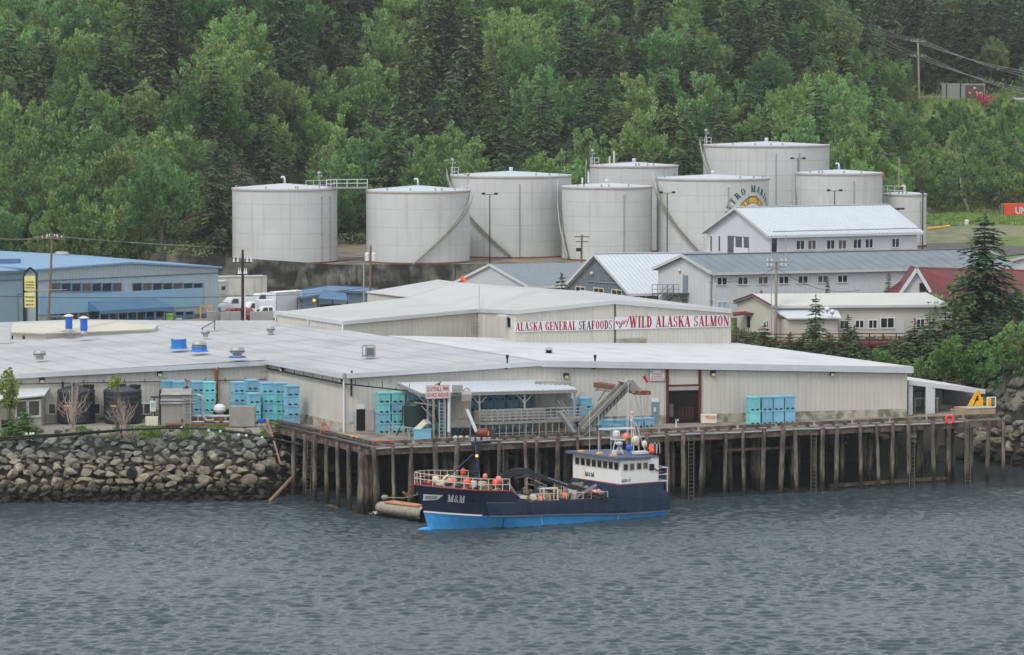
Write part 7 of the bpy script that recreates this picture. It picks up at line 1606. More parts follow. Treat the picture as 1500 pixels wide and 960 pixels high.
pts = [BP(s_ * 22 - .8, max(half(s_, 2) - .28, 0), 2.1) for s_ in SS if s_ > .66]; pts2 = [BP(s_ * 22 - .8, -max(half(s_, 2) - .28, 0), 2.1) for s_ in SS if s_ > .66]; k.poly(pts + pts2[::-1]); k.add([BP(14.4, -3.2, .95), BP(14.4, 3.2, .95), BP(14.4, 3.2, 2.1), BP(14.4, -3.2, 2.1)], [(0, 1, 2, 3)]); k.build('deck', mat('grey_brown_boat_deck', S(112, 104, 96), .85, .25, 2), boat)
k = MB()   # white line and red sheer trim
def hside(u_s, lev_f, side=1, out=0):
    l0 = int(lev_f); l1 = min(l0 + 1, 4); a, b = hp(u_s, l0, side), hp(u_s, l1, side); return a.lerp(b, lev_f - l0) - bp_ * out * side
for i in range(len(SS) - 1):
    if SS[i] > .8: k.bar(hside(SS[i], 2, 1, .02), hside(SS[i + 1], 2, 1, .02), .04, .12)
k.build('white_stripe', M_white, boat); k = MB()
for side in (1, -1):
    for i in range(len(SS) - 1):
        if SS[i] > .67: k.bar(hp(SS[i], 4, side) + V(0, 0, .03), hp(SS[i + 1], 4, side) + V(0, 0, .03), .14, .07)
k.build('red_cap_rail', mat('dull_red_rail', S(158, 62, 66), .6), boat)
# sponson along the side
k = MB(); s_list = [s for s in SS if s <= .8] + [.8]; out = .22
for side in (1, -1):
    k = MB()
    pt = lambda s, l_, o_=out: hside(s, l_, side, o_ * (1 if s < .78 else .35))
    for i in range(len(s_list) - 1):
        a, b = s_list[i], s_list[i + 1]
        if b <= a: continue
        k.add([pt(a, 1.97), pt(b, 1.97), pt(b, 3.9 if b < .66 else 3.05), pt(a, 3.9 if a < .66 else 3.05)], [(0, 1, 2, 3)])
        k.add([pt(a, 1.97), pt(b, 1.97), pt(b, 1.97, 0), pt(a, 1.97, 0)], [(0, 1, 2, 3)])
        k.add([pt(a, 3.9 if a < .66 else 3.05), pt(b, 3.9 if b < .66 else 3.05), pt(b, 3.9 if b < .66 else 3.05, 0), pt(a, 3.9 if a < .66 else 3.05, 0)], [(0, 1, 2, 3)])
    k.build('sponson', M_navyl, boat)
k = MB()
for i in range(len(s_list) - 1):
    if s_list[i + 1] > s_list[i]: k.bar(hside(s_list[i], 2.0, 1, .25), hside(s_list[i + 1], 2.0, 1, .25), .1, .09); 
    if s_list[i + 1] > s_list[i] and s_list[i] > .66: k.bar(hside(s_list[i], 3.06, 1, .1), hside(s_list[i + 1], 3.06, 1, .1), .05, .05)
k.build('rub_rail', mat('grey_navy_trim', S(92, 98, 112)), boat)
for i in range(10):
    s_ = .2 + i * .052; k = MB(); p_, q_ = hside(s_, 2.32, 1, .235), hside(s_ + .026, 2.32, 1, .235); k.bar(p_, q_, .02, .1); k.build('scupper', M_black, boat)
for s_, n_ in ((.58, 5), (.235, 3)):
    k = MB()
    for j in range(n_): p_ = hside(s_, 1.1 + .17 * j, 1, .02); k.bar(p_, p_ + V(0, 0, .08), .07)
    k.build('draught_mark', M_white, boat)
k = MB(); k.bar(hside(.745, 1.0, 1, .03), hside(.741, 1.75, 1, .03), .06, .12); k.build('anode_strip', M_wire, boat)
k = MB(); c = BP(21.0, 0, -.1); vsx = []
k.add([c + bh * (.75 * math.cos(p_)) + bp_ * (.35 * math.sin(p_) * math.cos(q_)) + V(0, 0, .3 * math.sin(p_) * math.sin(q_)) for p_ in np.linspace(0, 3.14, 9) for q_ in np.linspace(0, 5.5, 8)], [(i * 8 + j, i * 8 + (j + 1) % 8, (i + 1) * 8 + (j + 1) % 8, (i + 1) * 8 + j) for i in range(8) for j in range(8)]); k.build('bulb', M_boot, boat, smooth=True)
# bow mark and name on the hull
def hull_at(x, y):  # nearest hull point to a pixel
    best = None
    for i in range(60):
        s_ = .6 + .4 * i / 60
        for j in range(24):
            lf = 2 + 2 * j / 24; p = hside(s_, lf); d = p - V(0, 0, CZ); yy = d.y * CP - d.z * SP; X = 750 + FPX * d.x / yy; Y = 480 - FPX * (d.z * CP + d.y * SP) / yy; e = (X - x) ** 2 + (Y - y) ** 2
            if best is None or e < best[0]: best = (e, s_, lf)
    return best[1], best[2]
def hull_poly(mb, pts2, s0_, lf0, kx, ky, out_=.03, flip=-1):
    mb.add([hside(s0_ + flip * a * kx, lf0 + b * ky, 1, out_) for a, b in pts2], [tuple(range(len(pts2)))])
sa, la = hull_at(655.5, 735); sb, lb_ = hull_at(681, 735); _, lt = hull_at(655.5, 725); k = MB(); polys = serif_line('M&M', 1, 1)
for i, poly in enumerate(polys):
    k.add([hside(sa + (sb - sa) * (a + .12 * b), la + (lt - la) * b, 1, .04 + .003 * (i % 4)) for a, b in poly], [tuple(range(len(poly)))])
k.build('name_lettering', M_white, boat)
s1_, l1_ = hull_at(619, 724.5); s2_, l2_ = hull_at(650, 725.5); s3_, l3_ = hull_at(620.5, 732.5); s4_, l4_ = hull_at(640, 730.5)
k = MB(); n_ = 8
for i in range(n_):
    t0, t1 = i / n_, (i + 1) / n_; top = lambda t: (s1_ + (s2_ - s1_) * t, l1_ + (l2_ - l1_) * t); bot = lambda t: (s3_ + (s4_ - s3_) * t / .7, l3_ + (l4_ - l3_) * t / .7 * .6) if t < .7 else (s4_ + (s2_ - s4_) * (t - .7) / .3, (l3_ + (l4_ - l3_) * .6) + (l2_ - (l3_ + (l4_ - l3_) * .6)) * (t - .7) / .3)
    k.add([hside(*bot(t0), 1, .03), hside(*bot(t1), 1, .03), hside(*top(t1), 1, .03), hside(*top(t0), 1, .03)], [(0, 1, 2, 3)])
k.build('bow_flash', M_white, boat); k = MB()
for f_ in (.35, .62):
    for i in range(6):
        t0, t1 = .08 + i * .1, .08 + (i + 1) * .1; a = hside(*top(t0), 1, .05).lerp(hside(*bot(t0), 1, .05), f_); b = hside(*top(t1), 1, .05).lerp(hside(*bot(t1), 1, .05), f_); k.bar(a, b, .02, .045)
k.build('flash_line', M_navy, boat)
# railing, anchor, forward mast
k = MB()
for side in (1, -1):
    ss = np.linspace(.69, .985, 11); pr = None
    for s_ in ss:
        p = BP(s_ * 22, -side * half(s_, 4) * .97, sheer(s_)); k.bar(p, p + V(0, 0, .95), .06)
        if pr is not None:
            for h in (.5, .95): k.bar(pr + V(0, 0, h), p + V(0, 0, h), .055)
        pr = p
    if side == 1: keep = pr
    else:
        for h in (.5, .95): k.bar(keep + V(0, 0, h), pr + V(0, 0, h), .055)
k.build('bow_railing', mat('cream_pink_rail', S(206, 188, 170), .6), boat)
k = MB(); c = BP(22.2, 0, 3.3); k.bar(c, c + V(-.35, -.2, -.5), .16); k.bar(c + V(-.35, -.2, -.5), c + V(-.7, 0, -.25), .14); k.bar(c + V(-.35, -.2, -.5), c + V(.1, -.35, -.55), .14); k.bar(c + V(-.1, -.1, .35), c, .2); k.build('anchor', M_rust, boat)
m0 = BP(16.7, -.6, 2.1); mt = m0 + V(.18, 0, 4.6); k = MB(); k.bar(m0, mt, .32, .3); k.bar(mt + V(-.55, 0, -.1), mt + V(1.0, 0, .05), .3, .22); k.build('fore_mast', M_navy, boat); k = MB(); k.tube(mt + V(-.4, -.2, -.9), m0 + V(-3.4, -1.2, .9), .06); k.tube(mt + V(.1, -.2, -2.3), mt + V(-1.6, -.6, -2.2), .035); k.build('mast_stay', M_navyl, boat)
for dx in (-.45, -.0, .5, .85): k = MB(); k.box(mt + V(dx, -.15, .28), (.3, .25, .26)); k.build('deck_light', M_galv, boat)
k = MB(); k.ball(mt + V(-.12, -.25, -1.05), .11, 8); k.build('lit_lamp', M_lampon, boat)
# black crane amidships
k = MB(); c = BP(13.4, .2, .95); 
k.tube(c, c + V(0, 0, 2.2), .32, n=10); k.bar(c + V(-.9, 0, 1.2), c + V(.2, 0, 3.0), .4, .5); k.bar(c + V(-.7, 0, 2.2), c + V(.5, -.1, 3.1), .4, .6); k.bar(c + V(.4, -.1, 3.1), c + V(1.8, -.1, 3.2), .42, .5); k.bar(c + V(1.7, -.1, 3.25), c + V(2.3, 0, 2.6), .35, .45); k.tube(c + V(.6, -.35, 2.6), c + V(1.9, -.35, 2.9), .1); k.bar(c + V(2.2, 0, 2.9), c + V(5.2, .1, 1.9), .28, .34); k.bar(c + V(1.9, 0, 2.3), c + V(4.6, 0, 1.1), .22, .2); k.bar(c + V(5.0, .1, 2.0), c + V(6.6, .2, 1.5), .3, .36); k.bar(c + V(6.4, .2, 1.55), c + V(8.2, .2, .9), .2, .24); k.bar(c + V(-1.1, 0, .8), c + V(-.3, 0, 2.9), .35); k.build('deck_crane', mat('black_crane_paint', S(42, 44, 48), .45, .15, 2), boat)
k = MB(); k.tube(c + V(1.2, -.3, .6), c + V(.1, -.3, 2.3), .09); k.bar(c + V(3.3, -.2, 2.65), c + V(4.9, -.2, 2.1), .06); k.bar(c + V(4.0, -.3, .2), c + V(7.2, -.2, 2.1), .22, .2); k.build('crane_ram', mat('grey_ram', S(128, 130, 134), .4), boat)
k = MB()
for a_ in ((-.85, -.3, 1.6), (-.95, -.3, 2.2)): k.ball(c + V(*a_), .13, 8)
k.build('crane_reflector', M_red, boat)
# hatch frames, nets, clutter amidships
k = MB(); f0 = BP(11.6, -2.0, .95)
for dx, dy in ((0, 0), (1.1, .5), (0.3, -.3), (1.4, .2)): k.bar(f0 + V(dx, dy, 0), f0 + V(dx, dy, 1.9), .08)
k.bar(f0 + V(0, 0, 1.9), f0 + V(1.1, .5, 1.9), .08); k.bar(f0 + V(.3, -.3, 1.9), f0 + V(1.4, .2, 1.9), .08); k.bar(f0 + V(0, 0, 1.9), f0 + V(.3, -.3, 1.9), .08); k.bar(f0 + V(1.1, .5, 1.9), f0 + V(1.4, .2, 1.9), .08); k.build('white_frame', M_white, boat)
k = MB()
for i in range(14): q = BP(rr.uniform(5.8, 12.6), rr.uniform(-2.4, 1.5), 1.2); e_2 = q + V(rr.uniform(-1.2, 1.2), rr.uniform(-.5, .5), rr.uniform(.6, 1.6)); k.tube(q, e_2, .04)
k.build('loose_poles', mat('mixed_poles', S(150, 134, 112), .8, .5, 6), boat); k = MB()
for i in range(7): q = BP(9.3 - i * .42, -1.4 + .3 * (i % 2), .95); k.bar(q, q + V(.05, 0, 1.9 - .1 * i), .06)
for z_ in (1.0, 1.9): k.bar(BP(9.4, -1.4, z_ + .9), BP(6.6, -1.2, z_ + .6), .05)
k.build('pot_rack', mat('cream_pipe_rack', S(196, 184, 150), .6), boat)
k = MB()
for a_ in range(3): q = BP(10.2 - a_ * .35, -.5, 2.0); k.path([q, q + V(.2, 0, .6), q + V(.7, 0, .2), q + V(.8, 0, -.6)], .05, 5)
k.build('yellow_stanchion', M_yel, boat)
k = MB(); k.box(BP(10.3, -.8, 1.55), (2.0, 1.4, 1.1), .5); k.build('deck_locker', M_brown, boat)
k = MB(); pr = None
for i in range(10):
    u_ = 6.0 + i * .78; p = BP(u_, -3.25, sheer(u_ / 22)); k.bar(p, p + V(0, 0, .55), .045)
    if pr is not None: k.bar(pr + V(0, 0, .55), p + V(0, 0, .55), .045)
    pr = p
k.build('side_rail', mat('cream_pink_rail', S(1, 1, 1)), boat); k = MB()
for u_, z_ in ((11.2, 3.5), (8.6, 2.9)): k.bar(BP(u_, .8, 1), BP(u_ - .1, .8, z_), .1); k.bar(BP(u_, .8, z_), BP(u_ - 1.6, .2, z_ - .8), .07); k.bar(BP(u_, -1.9, 1), BP(u_, -1.9, z_ - .6), .06); k.bar(BP(u_, -1.9, z_ - .6), BP(u_, .8, z_ - .6), .06)
k.build('gear_gantry', mat('grey_pink_steel', S(150, 132, 122), .7, .15), boat)
# superstructure
def prism_uv(mb, pts, z0, z1):
    mb.slab([BP(u, v, z0 if not isinstance(z0, (list, tuple)) else 0) for u, v in pts], (0, 0, z1 - z0))
N_, A_, Fp, Ap = (4.55, -2.95), (.9, -2.95), (5.45, 2.9), (.9, 2.9)
k = MB(); prism_uv(k, [(4.9, -3.1), (.5, -3.1), (.5, 3.1), (5.6, 3.1)], 1.0, 2.78); prism_uv(k, [(.9, -3.18), (-.05, -3.05), (-.05, 3.05), (.9, 3.18)], 1.0, 1.95); k.build('lower_house', M_navyl, boat)
k = MB(); k.slab([BP(*N_, 2.8), BP(*A_, 2.8), BP(*Ap, 2.8), BP(*Fp, 2.8)], (0, 0, 2.0)); who = k.build('wheelhouse', mat('white_wheelhouse_paint', S(222, 224, 222), .45, .03, 1, streak=.35, streakc=S(206, 186, 130)), boat)
k = MB(); k.slab([BP(N_[0] + .5, N_[1] - .2, 4.8), BP(A_[0] + .9, A_[1] - .2, 4.72), BP(Ap[0] + .9, Ap[1] + .2, 4.72), BP(Fp[0] + .6, Fp[1] + .2, 4.85)], (0, 0, .22)); k.slab([BP(2.6, -3.0, 4.801), BP(.85, -3.0, 4.801), BP(.85, 3.0, 4.801), BP(2.6, 3.0, 4.801)], (0, 0, .1)); k.build('wheelhouse_roof', mat('slate_navy_roof', S(84, 92, 112), .6, .1), who)
k = MB(); k.bar(BP(N_[0] + .02, N_[1] - .02, 2.79), BP(A_[0], A_[1] - .02, 2.79), .06, .08); k.bar(BP(N_[0] + .02, N_[1], 2.79), BP(Fp[0] + .02, Fp[1], 2.79), .06, .08); k.build('red_line', mat('dull_red_rail', S(1, 1, 1)), who)
Wsd = Wall(BP(*N_, 0), BP(*A_, 0), 2.8); Wfr = Wall(BP(*N_, 0), BP(*Fp, 0), 2.8)
for i in range(8):
    L_ = Wfr.L; w_ = L_ / 8.6; t0 = .22 + i * w_; f = MB(); Wfr.panel(f, t0, 1.12, t0 + w_ - .1, 1.78, 0, .03); fo_ = f.build('window', mat('beige_window_frame', S(184, 170, 156), .6), who); g = MB(); Wfr.panel(g, t0 + .07, 1.18, t0 + w_ - .17, 1.72, .031, .01); g.build('pane', M_glass, fo_)
for i in range(4):
    t0 = .2 + i * .62 + (.05 if i > 1 else 0); f = MB(); Wsd.panel(f, t0, 1.1, t0 + .5, 1.68, 0, .03); fo_ = f.build('window', mat('beige_window_frame', S(1, 1, 1)), who); g = MB(); Wsd.panel(g, t0 + .06, 1.16, t0 + .44, 1.62, .031, .01); g.build('pane', M_glass2 if i % 2 else M_glass, fo_)
def wt(mb, W, s, x0, x1, y0, y1, serif):
    ta, zb1 = W.hit(x0, y1); tb, zb2 = W.hit(x1, y1); _, zt1 = W.hit(x0, y0); kk = serif_line(s, 1, 1) if serif else None
    if serif:
        for i, poly in enumerate(kk): mb.add([W.pt(ta + (tb - ta) * a, zb1 + (zb2 - zb1) * 0 + (zt1 - zb1) * b, .02 + .001 * (i % 4)) for a, b in poly], [tuple(range(len(poly)))])
    else:
        vs, fs = text_mesh(s, 1, 1, .02); mb.add([W.pt(ta + (tb - ta) * a, zb1 + (zt1 - zb1) * b, .02) for a, b in vs], fs)
k = MB(); wt(k, Wfr, 'M&M', 857, 871, 691, 697, True); k.build('name_lettering', M_black, who); k = MB(); wt(k, Wsd, '60017', 911, 924, 702.5, 707, False); k.build('number_lettering', M_navy, who)
k = MB(); 
for i in range(6): k.ball(Wsd.pt(3.05 + .1 * i, 1.25 - .07 * i, .05), .06, 6)
k.build('red_rope_bits', M_red, who)
# stern rails, small fittings
k = MB(); c = BP(.3, -2.2, 2.8); k.slab([BP(.9, -2.8, 2.75), BP(-.1, -2.8, 2.75), BP(-.1, 2.8, 2.75), BP(.9, 2.8, 2.75)], (0, 0, .1)); k.build('aft_platform', M_white, boat)
k = MB()
for v_ in (-2.8, -1, 1, 2.8): k.bar(BP(-.08, v_, 2.85), BP(-.08, v_, 3.9), .05); k.bar(BP(-.05, v_, 1.0), BP(-.05, v_, 2.75), .07)
for z_ in (3.35, 3.9): k.bar(BP(-.08, -2.8, z_), BP(-.08, 2.8, z_), .05); k.bar(BP(-.08, -2.8, z_), BP(.9, -2.8, z_), .05)
k.build('stern_rail', M_white, boat); k = MB(); k.box(BP(.35, -2.2, 3.25), (.7, .5, .6), TH); k.build('stern_locker', M_navyl, boat)
# roof gear
zr5 = 5.02; k = MB()
for u, v, sz_ in ((5.2, 2.0, .2), (4.7, 0, .2), (4.4, -1.6, .2)): k.box(BP(u, v, zr5 + .05), (.5, .3, .16), TH)
k.build('roof_lamp', mat('amber_tan', S(220, 176, 110)), who)
def antenna(u, v, h, r=.025): 
    k = MB(); k.tube(BP(u, v, zr5), BP(u, v, zr5 + h), r, n=5); k.build('whip_antenna', M_trim, who)
for u, v, h in ((4.9, 1.2, 3.6), (4.4, .6, 3.2), (3.6, 0, 2.4), (1.9, -.8, 2.6), (1.4, 1.0, 4.2), (2.6, -1.8, 2.0), (1.0, -.2, 2.4)): antenna(u, v, h)
k = MB(); q = BP(3.6, -1.2, zr5); k.bar(q + V(-.35, 0, 0), q + V(0, 0, .75), .07); k.bar(q + V(.35, 0, 0), q + V(0, 0, .75), .07); k.bar(q + V(0, .3, 0), q + V(0, 0, .75), .07); k.lathe(q + V(0, 0, .75), [(.2, 0), (.3, .1), (.3, .25), (.15, .3)], 12); k.bar(q + V(-.7, 0, 1.25), q + V(.5, 0, 1.2), .14, .12); k.build('radar', M_trim, who)
k = MB(); q = BP(2.9, .3, zr5); k.bar(q + V(-.3, 0, 0), q + V(0, 0, 1.3), .08); k.bar(q + V(.5, 0, 0), q + V(0, 0, 1.3), .08); k.lathe(q + V(0, 0, 1.3), [(.3, 0), (.32, .1), (.3, .4), (.1, .5)], 12); k.bar(q + V(-1.4, 0, 1.9), q + V(1.4, 0, 2.0), .14, .13); k.build('radar', M_white, who)
k = MB(); q = BP(1.4, .3, zr5); k.tube(q, q + V(0, 0, 3.1), .06)
k.bar(q + V(.6, 0, 0), q + V(.05, 0, 2.9), .05); k.bar(q + V(1.1, -.2, 0), q + V(.3, 0, 2.4), .05)
for i in range(5): k.bar(q + V(0, 0, .5 + .45 * i), q + V(.5 - .09 * i, 0, .5 + .45 * i), .04)
k.ball(q + V(0, 0, 3.15), .14, 8); k.ball(q + V(-.02, 0, 2.5), .12, 8); k.build('signal_mast', mat('pale_pink_mast', S(206, 186, 176)), who)
k = MB(); q = BP(1.1, -1.9, zr5)
for i in range(3): 
    s0__ = q + V(.3 * i, 0, 0); k.path([s0__, s0__ + V(.02, 0, .75), s0__ + V(.12, 0, .9), s0__ + V(.24, 0, .75), s0__ + V(.26, 0, 0)], .025, 5)
k.build('hoop_rail', M_white, who); k = MB(); k.box(BP(1.8, -1.6, zr5 + .1), (1.2, .7, .2), TH); k.box(BP(3.2, -.4, zr5 + .12), (.8, .5, .22), TH); k.build('roof_locker', M_white, who)
k = MB(); k.box(Wsd.pt(2.95, 1.25, .06), (.42, .12, .5), TH); k.build('black_side_lamp', M_black, who)
# buoys: every one can be lifted off
BM = {'o': (M_orange, 'bright orange'), 'p': (M_pinkor, 'faded pinkish orange'), 'c': (M_cork, 'off white'), 'k': (M_bluepl, 'dark blue')}
def buoy(p, r, c, where, sz=1.15, nm='mooring_buoy'):
    r *= .8
    T = thing(nm, p - V(0, 0, r), f'{BM[c][1]} buoy {where}', 'buoy', 'buoys aboard the fishing boat'); k = MB(); k.ball(p, r, 12, sz); k.build('float_body', BM[c][0], T, smooth=True); k = MB(); k.tube(p + V(0, 0, r * sz * .9), p + V(0, 0, r * sz * 1.2), r * .22, n=8); k.build('eye', M_bluepl, T)
for u, v, z, r, c, wh in ((19.3, -1.0, 3.75, .36, 'p', 'at the front of the bow rail, left of its orange neighbour'), (18.1, -1.6, 3.7, .38, 'o', 'behind the bow rail in front of the fore mast'), (15.9, -2.3, 3.6, .36, 'o', 'hung low near the back end of the bow rail'), (15.4, -1.9, 3.75, .36, 'p', 'at the very back end of the bow rail'), (17.0, .9, 4.2, .3, 'o', 'sitting high in the middle of the foredeck pile'), (20.9, -.4, 3.75, .2, 'o', 'right at the stem beside the anchor'), (19.9, .2, 3.8, .4, 'c', 'low on the foredeck near the stem'), (16.1, -1.0, 4.0, .25, 'p', 'small, above the low hung one on the foredeck'),
                          (9.6, -2.5, 2.15, .34, 'o', 'on the midship bulwark behind the white frame'), (12.0, -2.6, 2.1, .3, 'p', 'beneath the white frame amidships'), (7.1, -2.6, 2.2, .32, 'o', 'on the bulwark in front of the lower house'), (6.7, -2.3, 2.15, .34, 'c', 'right of the orange one before the lower house'), (6.2, -2.2, 2.2, .3, 'p', 'nearest the lower house on the bulwark'),
                          (2.5, -1.0, 5.45, .32, 'k', 'on the wheelhouse roof left of the pile'), (2.0, -1.2, 6.1, .42, 'c', 'large, at the top of the wheelhouse roof pile'), (1.4, -1.6, 5.8, .3, 'c', 'smaller, on the right of the wheelhouse roof pile'), (1.1, -2.2, 5.5, .32, 'o', 'at the right of the wheelhouse roof pile'), (1.3, -2.6, 5.3, .26, 'o', 'lowest one of the wheelhouse roof pile'), (2.3, -.2, 6.3, .35, 'p', 'behind the large pale one on the wheelhouse roof'), (3.1, -.5, 5.6, .2, 'k', 'small, left on the wheelhouse roof by the tripod')):
    buoy(BP(u, v, z), r, c, wh)
rr = random.Random(9)
T = thing('net_pile', BP(18, -.2, 2.1), 'heap of nets, ropes and crates on the foredeck behind the rail', 'net'); k = MB()
for i in range(60): u = rr.uniform(15.2, 20.6); v = rr.uniform(-.7, .7) * max(half(u / 22, 2) - .5, 0); k.ball(BP(u, v, 2.35 + rr.uniform(0, .9)), rr.uniform(.2, .42), 6, .8)
k.build('net', mat('brown_grey_net', S(142, 128, 110), .95, .4, 5, c2=S(100, 100, 104), c2amt=.6, c2scale=1.5, bump=1, bscale=14), T)
for i in range(9):
    u = rr.uniform(15.3, 20.2); v = -rr.uniform(.2, .75) * half(u / 22, 4); k = MB(); k.box(BP(u, v, 3.2 + rr.uniform(0, .5)), (rr.uniform(.3, .7), .4, rr.uniform(.2, .5)), rr.uniform(0, 3)); k.build('crate', rr.choice([M_white, M_navyl, M_brown, M_cork, M_wire]), T)
k = MB(); k.lathe(BP(18.6, 0.4, 3.3), [(.6, 0), (.62, .4), (.4, .75), (.15, .85)], 14); k.build('rope_coil', mat('straw_rope', S(190, 178, 138), .9, .2, 6), T)
T = thing('net_pile', BP(8, -.5, .95), 'low heap of nets and gear amidships in front of the wheelhouse', 'net'); k = MB()
for i in range(110): k.ball(BP(rr.uniform(5.9, 12.8), rr.uniform(-2.7, 2.3), 1.2 + rr.uniform(0, 1.15)), rr.uniform(.16, .36), 6, .8)

for i in range(60): a_ = rr.uniform(0, 6.28); h_ = rr.uniform(0, 1); k.ball(BP(7.6 + math.cos(a_) * 1.3 * (1 - h_ * .7), -1.5 + math.sin(a_) * .9 * (1 - h_ * .7), 1.6 + h_ * 1.35), rr.uniform(.14, .26), 6, .8)
k.build('net', mat('brown_grey_net', S(1, 1, 1)), T)
for i in range(16): k = MB(); k.box(BP(rr.uniform(6, 12.8), rr.uniform(-2.6, -.5), 2.0 + rr.uniform(0, .3)), (rr.uniform(.3, .7), .4, rr.uniform(.2, .4)), rr.uniform(0, 3)); k.build('crate', rr.choice([M_white, M_cork, M_brown, M_crat, M_pinkor]), T)
# ================================================================ vegetation
def quad_leaf(vs, fs, c, d, n_, L, W):
    # leaf spray: small bent quad at c, pointing d, facing n_
    s = d.cross(n_)
    if s.length < 1e-4: s = d.orthogonal()
    s.normalize(); i = len(vs)
    vs += [c - s * W * .35, c + s * W * .35, c + d * L * .6 + s * W * .5, c + d * L, c + d * L * .6 - s * W * .5]
    fs.append((i, i + 1, i + 2, i + 3, i + 4))
def mesh_of(name, vs, fs, m):
    me = bpy.data.meshes.new(name); me.from_pydata([tuple(v) for v in vs], [], fs); me.materials.append(m); return me
def rdir(r):
    while True:
        v = Vector((r.uniform(-1, 1), r.uniform(-1, 1), r.uniform(-1, 1)))
        if .05 < v.length < 1: return v.normalized()
def broadleaf(seed, H, Rr, m, n_cl=60, per=95, leaf=.34, low=.22, open_=0.0):
    r = random.Random(seed); vs = []; fs = []; tb = MB(); lean = Vector((r.uniform(-.06, .06), r.uniform(-.06, .06), 0))
    k = r.choice((1, 2, 3)); cents = []
    lobes = [(Vector((r.uniform(-.35, .35) * Rr, r.uniform(-.35, .35) * Rr, H * r.uniform(.4, .62))), Rr * r.uniform(.6, .85), H * r.uniform(.28, .4)) for _ in range(5)] + [(Vector((0, 0, H * .68)), Rr * .62, H * .32)]
    for i in range(n_cl):
        lc, lr, lh = r.choice(lobes); d = rdir(r); rad = r.uniform(.55, 1.0) ** .6
        c = lc + Vector((d.x * lr * rad, d.y * lr * rad, d.z * lh * rad * (1 if d.z > 0 else .8)))
        if c.z < H * low: c.z = H * low + r.uniform(0, 1)
        cr = r.uniform(.45, 1.0) * Rr * .2; out = (c - Vector((0, 0, H * .42))); out.z += H * .12; out.normalize(); cents.append(c)
        for j in range(int(per * r.uniform(.7, 1.2) * (1 - open_))):
            dd = rdir(r); 
            if dd.dot(out) < -.25: dd = -dd
            p = c + Vector((dd.x, dd.y, dd.z * .8)) * cr * r.uniform(.35, 1.0) * (1.15 - .45 * j / per) + (out + Vector((0, 0, .35))) * (cr * 1.5 * j / per)
            dr = (out * .8 + dd * .8 + rdir(r) * .6 + Vector((0, 0, .25))).normalized(); nn = (dd + rdir(r) * .7 + Vector((0, 0, .5))).normalized()
            quad_leaf(vs, fs, p, dr, nn, leaf * r.uniform(.7, 1.35), leaf * r.uniform(.5, .9))
    for t in range(k):
        b = Vector((r.uniform(-.3, .3), r.uniform(-.3, .3), -.6)); e = Vector((r.uniform(-1, 1) * Rr * .3, r.uniform(-1, 1) * Rr * .3, H * .8))
        tb.path([b, b.lerp(e, .3) + rdir(r) * .2, b.lerp(e, .65) + rdir(r) * .3, e], .17, 6, .04)
        for c in r.sample(cents, min(9, len(cents))): q = b.lerp(e, r.uniform(.3, .8)); tb.path([q, q.lerp(c, .5) + rdir(r) * .25, c], .06, 4, .02)
    return mesh_of('crown', vs, fs, m), tb
def conifer(seed, H, Rr, m, levels=34, droop=.35, sparse=1.0, leaf=.4, low=.08, pw=.85, per=7, ragged=.25):
    r = random.Random(seed); vs = []; fs = []; tb = MB(); tb.path([(0, 0, -1), (0, 0, H * .5), (0, 0, H * .98)], .02 * H, 7, .02)
    for i in range(levels):
        t = (i + r.uniform(-.3, .3)) / levels; z = H * (low + (1 - low) * max(t, 0)); R0 = Rr * (1 - max(t, 0)) ** pw * (1 + .12 * math.sin(i * 1.9 + seed)) + .12; nb = max(4, int(9 * sparse * (R0 / Rr) + 4))
        for j in range(nb):
            a = r.uniform(0, 6.28); L = R0 * r.uniform(1 - ragged, 1 + ragged * .6); d = Vector((math.cos(a), math.sin(a), 0)); up = .25 * (t) - .05
            tip = Vector((0, 0, z)) + d * L + Vector((0, 0, up * L - droop * L * .5)); base = Vector((0, 0, z)); n_ = max(3, int(per * L / Rr * 1.6) + 2)
            if r.random() < .3 and L > 1.2: tb.path([base, tip], .035, 3, .01)
            for k in range(n_):
                f = (k + r.uniform(.2, 1)) / n_; p = base.lerp(tip, f) + Vector((0, 0, -.18 * L * f * f)); side = Vector((-d.y, d.x, 0)) * r.choice((-1, 1)); w_ = L * .28 * (1 - f * .6)
                dr = (d * .9 + side * r.uniform(.2, 1.1) + Vector((0, 0, r.uniform(-.55, .1)))).normalized(); nn = (Vector((0, 0, 1)) + d * r.uniform(-.2, .7) + rdir(r) * .35).normalized()
                quad_leaf(vs, fs, p + side * w_ * r.uniform(0, .5), dr, nn, leaf * r.uniform(.8, 1.6) * (.7 + .5 * L / Rr), leaf * r.uniform(.45, .75))
    for _ in range(int(12 * sparse)): quad_leaf(vs, fs, Vector((0, 0, H * r.uniform(.93, 1.0))), (Vector((0, 0, 1)) + rdir(r) * .6).normalized(), rdir(r), leaf * .8, leaf * .3)
    return mesh_of('crown', vs, fs, m), tb
def tmesh(tb, m):
    o = tb.build('trunk', m, local=True); me = o.data; bpy.data.objects.remove(o); return me
def proto(pair, bark): return pair[0], tmesh(pair[1], bark)
ALD = [proto(broadleaf(s, 11, 4.6, L_alder, 84, 100, .34), M_bark) for s in (1, 2, 3, 4)]
BRI = [proto(broadleaf(s, 10, 4.2, L_bright, 74, 96, .34), M_bark) for s in (11, 12)]
SPR = [proto(conifer(s, 16, 3.9, L_spruce, 30, .4, 1.15, .5, .04, .72, 12, .45), M_bark) for s in (21, 22, 23)]
CED = [proto(conifer(s, 15, 4.0, L_cedar, 27, .5, 1.15, .5, .04, .65, 12, .45), M_bark) for s in (31, 32)]
